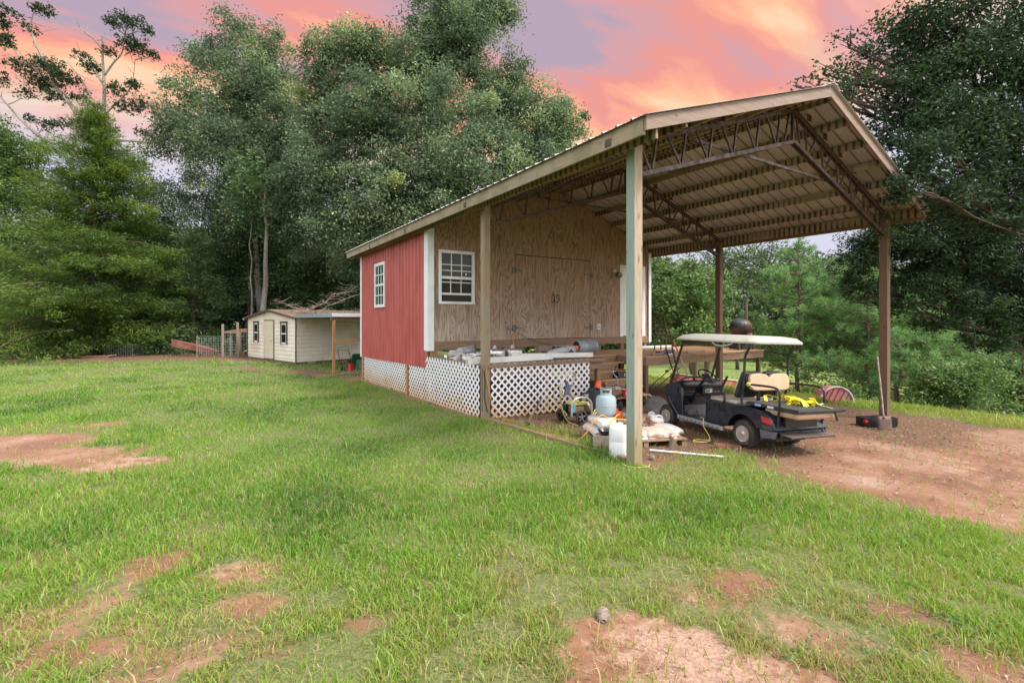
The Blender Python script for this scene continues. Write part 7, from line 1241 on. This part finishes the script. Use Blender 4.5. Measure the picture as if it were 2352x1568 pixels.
cord('orange cable dropping from the wall socket', 'power_cable', [(7.77, 12.25, 1.80), (7.80, 12.22, 1.6), (7.82, 12.2, 1.4), (7.88, 12.15, 1.16)], .010, m_org, 'cable'); cord('thin black cable slanting from the wall socket to the bin', 'power_cable', [(7.78, 12.25, 1.82), (8.0, 12.2, 1.68), (8.5, 12.1, 1.45), (9.0, 11.9, 1.30), (9.25, 11.6, 1.15)], .007, m_blackm, 'cable')
# chair
cm_ = dull('dark_oiled_wood', (0.075, 0.040, 0.028), (0.045, 0.025, 0.018), 12, .5, stretch=(3, 3, .5)); chr_ = thing('wooden_chair', 'dark high backed wooden chair on the deck beside the white corner trim', 'chair', (12.9, 10.95, 1.06)); c = Vector((12.92, 10.95, 1.06)); R_ = Rz(.25); q = lambda x, y, z: c + R_ @ Vector((x, y, z))
MB().box(q(.05, 0, .53), (.50, .46, .03), R_).build('seat', cm_, chr_, bevel=.008)
for sx, sy in ((-1, -1), (-1, 1), (1, -1), (1, 1)): MB().tube([q(.05 + sx * .17, sy * .16, .52), q(.05 + sx * .24, sy * .21, .0)], .022, 7).build('leg', cm_, chr_)
for sy in (-.21, .21): MB().bar(q(-.14, sy, .53), q(-.38, sy * .9, 1.18), .045, .03).build('back_post', cm_, chr_)
for k in range(5): MB().bar(q(-.15 - .045 * k, -.2, .66 + .12 * k), q(-.15 - .045 * k, .2, .66 + .12 * k), .02, .05).build('back_slat', cm_, chr_)
for k in range(2): MB().tube([q(.12 - .0 * k, -.22 + .44 * k, .53), q(-.36, -.20 + .40 * k, 1.15)], .012, 6).build('brace', cm_, chr_)
tag(MB().tube([(12.2, 11.8, 1.12), (13.9, 11.7, 1.12), (14.2, 11.65, 1.12)], .055, 10).build('white_pipe', m_jug, None), 'white plastic pipe lying on the deck behind the chair', 'pipe')
tb = thing('drill_case', 'slim dark blue tool case on the deck edge', 'tool case', (11.7, 9.85, 1.06)); MB().box((11.72, 9.9, 1.10), (.55, .2, .08), Rz(.1)).build('case_body', dull('blue_case', (.02, .05, .13), None, 8, .4), tb, bevel=.02); MB().tube(curve_pts([(11.5, 9.78, 1.10), (11.52, 9.74, 1.10), (11.7, 9.76, 1.10), (11.72, 9.8, 1.10)], 3), .01, 6).build('handle', m_blackm, tb)
for k, (x, y, s_, m, nm, lab) in enumerate(((11.15, 9.65, (.45, .09, .06), w_pine_x, 'wood_offcut', 'short pale wood offcut at the deck front edge'), (12.15, 10.05, (.35, .18, .10), m_gun, 'power_tool', 'dark green and black hand tool beside the blue case'), (13.0, 9.75, (1.0, .12, .06), m_galv, 'metal_channel', 'long grey metal channel on the deck by the tool case'), (11.55, 9.52, (.28, .05, .03), m_vinyl, 'white_strip', 'little white strip at the deck edge before the tool case'))): tag(MB().box((x, y, 1.065 + s_[2] / 2), s_, Rz(.12 * (k - 1)), .95).build(nm, m, None, bevel=.006), lab, 'tool' if k == 1 else 'offcut')
# smoker on its stand
m_smk = dull('rusty_black_steel', (0.055, 0.036, 0.030), (0.10, 0.052, 0.038), 5, .55, metal=.35, dirt=(0.16, 0.13, 0.08), dirt_amt=.4); m_smkd = dull('bluish_black_lid', (0.030, 0.033, 0.042), (0.05, 0.05, 0.058), 7, .45, metal=.4); c = Vector((16.05, 10.15, 1.80)); sm = thing('barrel_smoker', 'round rusty barrel smoker with a tall chimney on the far deck end', 'smoker', (16.05, 10.15, 1.06)); AX = Rz(math.radians(-32.5))
mb = MB(); rows = []
for i in range(13):
    u = -1 + 2 * i / 12; r = .31 * max(.02, (1 - abs(u) ** 2.6)) ** .5; rows.append([c + AX @ Vector((u * .385, r * math.cos(a), r * math.sin(a))) for a in np.linspace(0, 2 * PI, 29)[:-1]])
mb.grid(rows, closed_v=True); mb.build('barrel', m_smk, sm, smooth='all'); rows = []
for i in range(8):
    u = -.93 + .93 * i / 7 * .95; r = .318 * max(.02, (1 - abs(u) ** 2.6)) ** .5; rows.append([c + AX @ Vector((u * .385, r * math.cos(a), r * math.sin(a))) for a in np.linspace(math.radians(175), math.radians(300 - 360 + 150), 14)])
rows = []
for i in range(8):
    u = -.95 + .95 * i / 7; r = .322 * max(.02, (1 - abs(u) ** 2.6)) ** .5; rows.append([c + AX @ Vector((u * .385, -r * math.cos(a), r * math.sin(a))) for a in np.linspace(math.radians(2), math.radians(112), 14)])
o = MB().grid(rows).build('lid', m_smkd, sm, smooth='all', fix=False); sd = o.modifiers.new('thickness', 'SOLIDIFY'); sd.thickness = .012; MB().bar(c + AX @ Vector((-.25, -.36, .02)), c + AX @ Vector((-.05, -.36, .02)), .02, .02).build('lid_handle', m_dark, o)
e = c + AX @ Vector((.17, -.05, .22)); MB().tube([e, e + UPZ * .80], .048, 14).build('chimney', dull('brown_flue', (0.17, 0.13, 0.10), (0.11, .08, .065), 7, .6), sm); mb = MB(); mb.span((c.x - .32, c.y - .25, 1.06), (c.x + .32, c.y + .25, 1.40)); mb.build('fire_box', dull('dark_green_box', (.035, .042, .032), None, 6, .6), sm, bevel=.01)
for dx in (-.2, .2): MB().span((c.x + dx - .03, c.y - .2, 1.40), (c.x + dx + .03, c.y + .2, 1.53)).build('cradle', m_smk, sm)
m_brick = dull('red_brick', (0.36, 0.17, 0.12), (0.26, 0.12, 0.085), 12, .9, bump=.4)
tb_ = thing('side_table', 'low weathered plank table at the far right deck corner', 'table', (15.9, 9.6, 1.06)); MB().box((15.65, 9.70, 1.46), (1.0, .34, .04), Rz(-.1)).build('table_top', w_brown_x, tb_)
for dx in (-.42, .42): MB().span((15.65 + dx - .03, 9.67, 1.06), (15.65 + dx + .03, 9.73, 1.44)).build('leg', w_dark_z, tb_)
for k, (x, y, z, rz_) in enumerate(((15.62, 9.68, 1.515, .2), (15.90, 9.68, 1.515, -.4), (15.86, 9.70, 1.585, .3))): tag(MB().box((x, y, z), (.24, .11, .07), Rz(rz_)).build('brick', m_brick, None, bevel=.006), ('single red brick lying left on the smoker side table', 'lower red brick at the right of the smoker side table', 'upper red brick stacked on another below the smoker')[k], 'brick', 'bricks on the side table')
# ------------------------------------------------------------------ beyond the carport
m_tubr = dull('faded_red_paint', (0.50, 0.16, 0.16), (0.42, 0.10, 0.095), 5, .6, dirt=(0.62, 0.45, 0.45), dirt_amt=.6, stretch=(1, 1, .3)); c = Vector((15.75, 7.05, -.36)); tu = thing('metal_tub', 'faded red and white ribbed tub tipped over in the grass', 'tub', c); RT = Rz(math.radians(-38)) @ Ry(math.radians(24)); mb = MB(); n = 25; prev = None; rows = []
for j in range(2):
    r = []
    for i in range(n): a = PI * i / (n - 1); k = 1 + .02 * (i % 3 == 0); r.append(c + RT @ Vector((-.45 * k * math.cos(a), -.20 + .4 * j, .48 * k * math.sin(a))))
    rows.append(r)
o = mb.grid(rows).build('tub_shell', m_tubr, tu, fix=False); sd = o.modifiers.new('thickness', 'SOLIDIFY'); sd.thickness = .02
MB().add([c + RT @ Vector((-.44 * math.cos(a), -.16, .465 * math.sin(a))) for a in np.linspace(0, PI, 25)] , [tuple(range(25))]).build('tub_bottom', m_tubr, tu); rim = [c + RT @ Vector((-.465 * math.cos(a), -.21, .495 * math.sin(a))) for a in np.linspace(0, PI, 25)]; MB().tube(rim, .022, 6).build('tub_rim', dull('white_rim', (.62, .56, .55), None, 9, .6), tu); mb = MB()
for k in range(1, 9): a = PI * k / 9; mb.bar(c + RT @ Vector((-.43 * math.cos(a), -.175, .0)), c + RT @ Vector((-.43 * math.cos(a), -.175, .455 * math.sin(a))), .02, .02)
mb.build('tub_ribs', dull('dark_red_rib', (.30, .06, .06), None, 9, .6), tu)
m_trough = dull('red_trough_paint', (0.40, 0.085, 0.065), (0.30, 0.06, 0.05), 4, .55, dirt=(.5, .3, .28), dirt_amt=.4); th_ = thing('red_trough', 'long low red metal trough lying beyond the deck', 'trough', (17.9, 13.2, -.8)); mb = MB().prism([(16.2, 13.0, -.50), (16.3, 13.0, -.12), (17.6, 13.0, -.30), (19.4, 13.0, -.55), (20.3, 13.0, -.66), (20.2, 13.0, -1.05), (17.6, 13.0, -.75)], (.1, .5, 0)); mb.build('trough_body', m_trough, th_, bevel=.02); MB().tube([(16.3, 12.98, -.12), (17.6, 12.98, -.30), (20.3, 12.98, -.66)], .03, 6).build('trough_rim', dull('pale_rim', (.6, .5, .48), None, 9, .6), th_)
mw_ = thing('garden_cart', 'low bright red garden cart behind the golf cart seat', 'garden cart', (11.0, 7.2, g(11, 7.2))); zc_ = g(11, 7.2); MB().box((11.0, 7.2, zc_ + .30), (1.1, .6, .16), Rz(-.3), 1.12).build('tray', m_red, mw_, bevel=.02); MB().tube([(10.6, 7.35, zc_ + .35), (10.35, 7.5, zc_ + .8)], .014, 6).build('handle', m_blackm, mw_)
for dx, dy in ((-.4, -.2), (-.3, .3), (.3, -.35), (.4, .2)): MB().lathe([(.03, -.04), (.10, -.04), (.13, 0), (.10, .04), (.03, .04)], 16, (11.0 + dx, 7.2 + dy, zc_ + .13), Rz(-.3) @ Rx(PI / 2)).build('wheel', m_tyre, mw_, smooth=True)
m_shov = dull('rusty_blade', (0.10, 0.062, 0.05), (0.15, 0.085, 0.06), 6, .6, metal=.3); sv = thing('shovel', 'worn square shovel leaning on the far right post', 'shovel', (12.1, 4.42, g(12.1, 4.4))); MB().tube([(12.08, 4.44, .06), (12.22, 4.50, .30), (12.72, 4.78, 1.26)], .021, 8).build('shaft', dull('worn_ash', (.22, .17, .13), (.13, .10, .08), 9, .7), sv); mb = MB(); rows = []
RS = Rz(-.50)
for i in range(5): v = i / 4; rows.append([Vector((12.08, 4.42, .07)) + RS @ Vector(((u * .155), -.03 * (1 - u * u) - .04 * v, -.34 * v)) for u in (-1, -.6, 0, .6, 1)])
o = mb.grid(rows).build('blade', m_shov, sv, smooth='all', fix=False); sd = o.modifiers.new('thickness', 'SOLIDIFY'); sd.thickness = .006; MB().tube([(12.03, 4.40, .03), (12.10, 4.45, .12), (12.16, 4.475, .20)], .03, 8).build('socket', m_shov, sv)
bt_ = thing('black_tray', 'low black open tray with a red lamp at the foot of the far post', 'tray', (12.45, 4.75, g(12.4, 4.7))); z = g(12.4, 4.7); RQ = Rz(-.45); mb = MB(); c = Vector((12.48, 4.70, z))
loft(mb, [[c + RQ @ Vector((p[0] * s_, p[1] * s_, h)) for p in rrect(.36, -.19, .19, .05, 0, 3)] for s_, h in ((.94, 0), (1.0, .02), (1.0, .19), (.90, .19), (.88, .10))]); mb.build('tray_shell', m_blackm, bt_, smooth=True); MB().lathe([(0, 0), (.05, 0), (.05, .03), (.03, .05), (0, .05)], 14, c + RQ @ Vector((-.36, -.12, .12)), RQ @ Ry(-PI / 2)).build('red_lamp', m_redl, bt_)
# chain and cables hanging at the second post
cn = MB()
for k in range(26):
    cpt = Vector((5.10, 9.20, 1.02 - k * .036)); R_ = Rz(.8 if k % 2 else -.8); cn.tube([cpt + R_ @ Vector((.013 * math.cos(a), 0, .024 * math.sin(a))) for a in np.linspace(0, 2 * PI, 9)[:-1]], .0045, 4, closed=True)
tag(cn.build('hanging_chain', m_rust, None), 'rusty chain hanging left of the second post', 'chain'); cord('orange cord draped down the second post', 'extension_cord', [(5.20, 9.19, 1.05), (5.22, 9.2, .85), (5.26, 9.2, .6), (5.32, 9.18, .3), (5.36, 9.1, .05), G_(5.5, 8.7)], .009, m_org); cord('black cord draped down the second post', 'extension_cord', [(5.14, 9.2, 1.0), (5.17, 9.2, .7), (5.16, 9.2, .4), (5.2, 9.15, .1)], .012, m_blackm)
# vine climbing at the head of the far post
vn = thing('post_vine', 'green vine tangled round the head of the far right post', 'vine', (13.6, 4.9, 4.0)); P = np.array([13.62, 4.85, 4.25]) + RNG.normal(0, 1, (260, 3)) * np.array([.16, .16, .30]); V, Q = leaf_quads(P, .08, .05); npmesh('vine_leaves', V - np.array([13.6, 4.9, 4.0]), Q, lf_mid, vn, np.clip(RNG.normal(.5, .2, 260), 0, 1)); MB().tube(wiggle((13.62, 4.83, 3.2), (13.55, 4.83, 4.5), 6, .1), .012, 5).build('vine_stem', b_dark, vn)
# string of little lamps along the deck beam
sl = thing('string_lights', 'string of tiny dead coloured bulbs along the deck beam', 'string lights', (13, 9.36, 1.0)); pts = [(12.3 + .35 * k, 9.37, 1.06 - .10 * math.sin(PI * (k % 4) / 4)) for k in range(11)]; MB().tube(pts, .006, 5).build('wire', m_dark, sl)
for k, p in enumerate(pts): MB().lathe([(0, -.05), (.012, -.03), (.01, 0), (0, 0)], 8, p).build('bulb', (m_redl, m_yel, dull('blue_bulb', (.05, .1, .3), None, 9, .3))[k % 3], sl)
# fallen leaves and bark crumbs on the carport dirt
n = 9000; lx = RNG.uniform(5.4, 14.5, n); ly = RNG.uniform(0.5, 9.5, n); kp = (dirt_mask(lx, ly) > .6) & (litter_mask(lx, ly) + RNG.random(n) * .6 > .62); lx, ly = lx[kp], ly[kp]; P = np.stack([lx, ly, gz(lx, ly) + .004], 1); V, Q = leaf_quads(P, .055, .022, 2.5); tag(npmesh('leaf_litter', V, Q, leafy('dead_leaf', [(0, (.09, .05, .03)), (.6, (.22, .13, .075)), (1, (.42, .29, .18))], .1, .8), tint=RNG.random(len(lx))), 'brown dead leaves and bark crumbs strewn over the dirt floor', 'leaf litter', kind='stuff')
# pebbles and clods on the bare clay, straw and broad-leaved weeds in the lawn
n = 14000; d_ = 2.2 + 9 * RNG.random(n) ** 1.6; l_ = (RNG.random(n) * 2 - 1) * (d_ * 1.1 + .4); lx, ly = d_ * FX + l_ * FY, d_ * FY - l_ * FX; kp = (dirt_mask(lx, ly) > .45) & (fbm(lx, ly, 61, 3.0, 3) > .47); lx, ly, d_ = lx[kp], ly[kp], d_[kp]; n = len(lx); sz = .003 + .010 * RNG.random(n) ** 4
B_8 = np.array([(1, 0, 0), (0, 1, 0), (-1, 0, 0), (0, -1, 0), (0, 0, .8), (0, 0, -.5)], float); rot = RNG.random(n) * 6.28; V = B_8[None] * (1 + .35 * RNG.normal(0, 1, (n, 6, 1))) * sz[:, None, None]; x_ = V[:, :, 0] * np.cos(rot)[:, None] - V[:, :, 1] * np.sin(rot)[:, None]; y_ = V[:, :, 0] * np.sin(rot)[:, None] + V[:, :, 1] * np.cos(rot)[:, None]
V = np.stack([x_ + lx[:, None], y_ + ly[:, None], V[:, :, 2] + gz(lx, ly)[:, None] + .002], 2).reshape(-1, 3); T8 = np.array([(0, 1, 4), (1, 2, 4), (2, 3, 4), (3, 0, 4), (1, 0, 5), (2, 1, 5), (3, 2, 5), (0, 3, 5)]); Q = (np.arange(n)[:, None, None] * 6 + T8[None]).reshape(-1, 3)
tag(npmesh('pebbles', V, Q, leafy('pebble_stone', [(0, (.10, .05, .035)), (.5, (.26, .14, .095)), (1, (.46, .36, .30))], 0.0, .9), tint=np.repeat(RNG.random(n), 8)), 'small stones and clods scattered over the bare red clay', 'pebbles', kind='stuff')
n = 16000; d_ = 2.2 + 10 * RNG.random(n) ** 1.5; l_ = (RNG.random(n) * 2 - 1) * (d_ * 1.1 + .4); lx, ly = d_ * FX + l_ * FY, d_ * FY - l_ * FX; kp = (lx < 5.1) | (ly < 4.6); lx, ly = lx[kp], ly[kp]; P = np.stack([lx, ly, gz(lx, ly) + .008 + .02 * RNG.random(len(lx))], 1); V, Q = leaf_quads(P, .075, .0035, 3.0); tag(npmesh('dry_straw', V, Q, leafy('straw', [(0, (.16, .10, .06)), (.6, (.38, .28, .16)), (1, (.55, .45, .30))], .15, .8), tint=RNG.random(len(lx))), 'dead straw stalks lying in the lawn', 'straw', kind='stuff')
P_, T_ = [], []
for k in range(150):
    d1 = 2.3 + 8 * RNG.random() ** 1.4; l1 = (RNG.random() * 2 - 1) * d1 * 1.1; cx_, cy_ = d1 * FX + l1 * FY, d1 * FY - l1 * FX
    if (cx_ > 4.9 and cy_ > 4.3) or dirt_mask(np.array([cx_]), np.array([cy_]))[0] > .7: continue
    m = RNG.integers(10, 40); r = RNG.uniform(.05, .16); P_.append(np.stack([cx_ + RNG.normal(0, r, m), cy_ + RNG.normal(0, r, m), g(cx_, cy_) + .012 + .05 * RNG.random(m)], 1)); T_.append(np.clip(RNG.normal(.5, .2, m), 0, 1))
P = np.concatenate(P_); V, Q = leaf_quads(P, .032, .017, 1.0); tag(npmesh('lawn_weeds', V, Q, lf_mid, tint=np.concatenate(T_)), 'small broad leaved weeds growing in the lawn', 'weeds', kind='stuff')
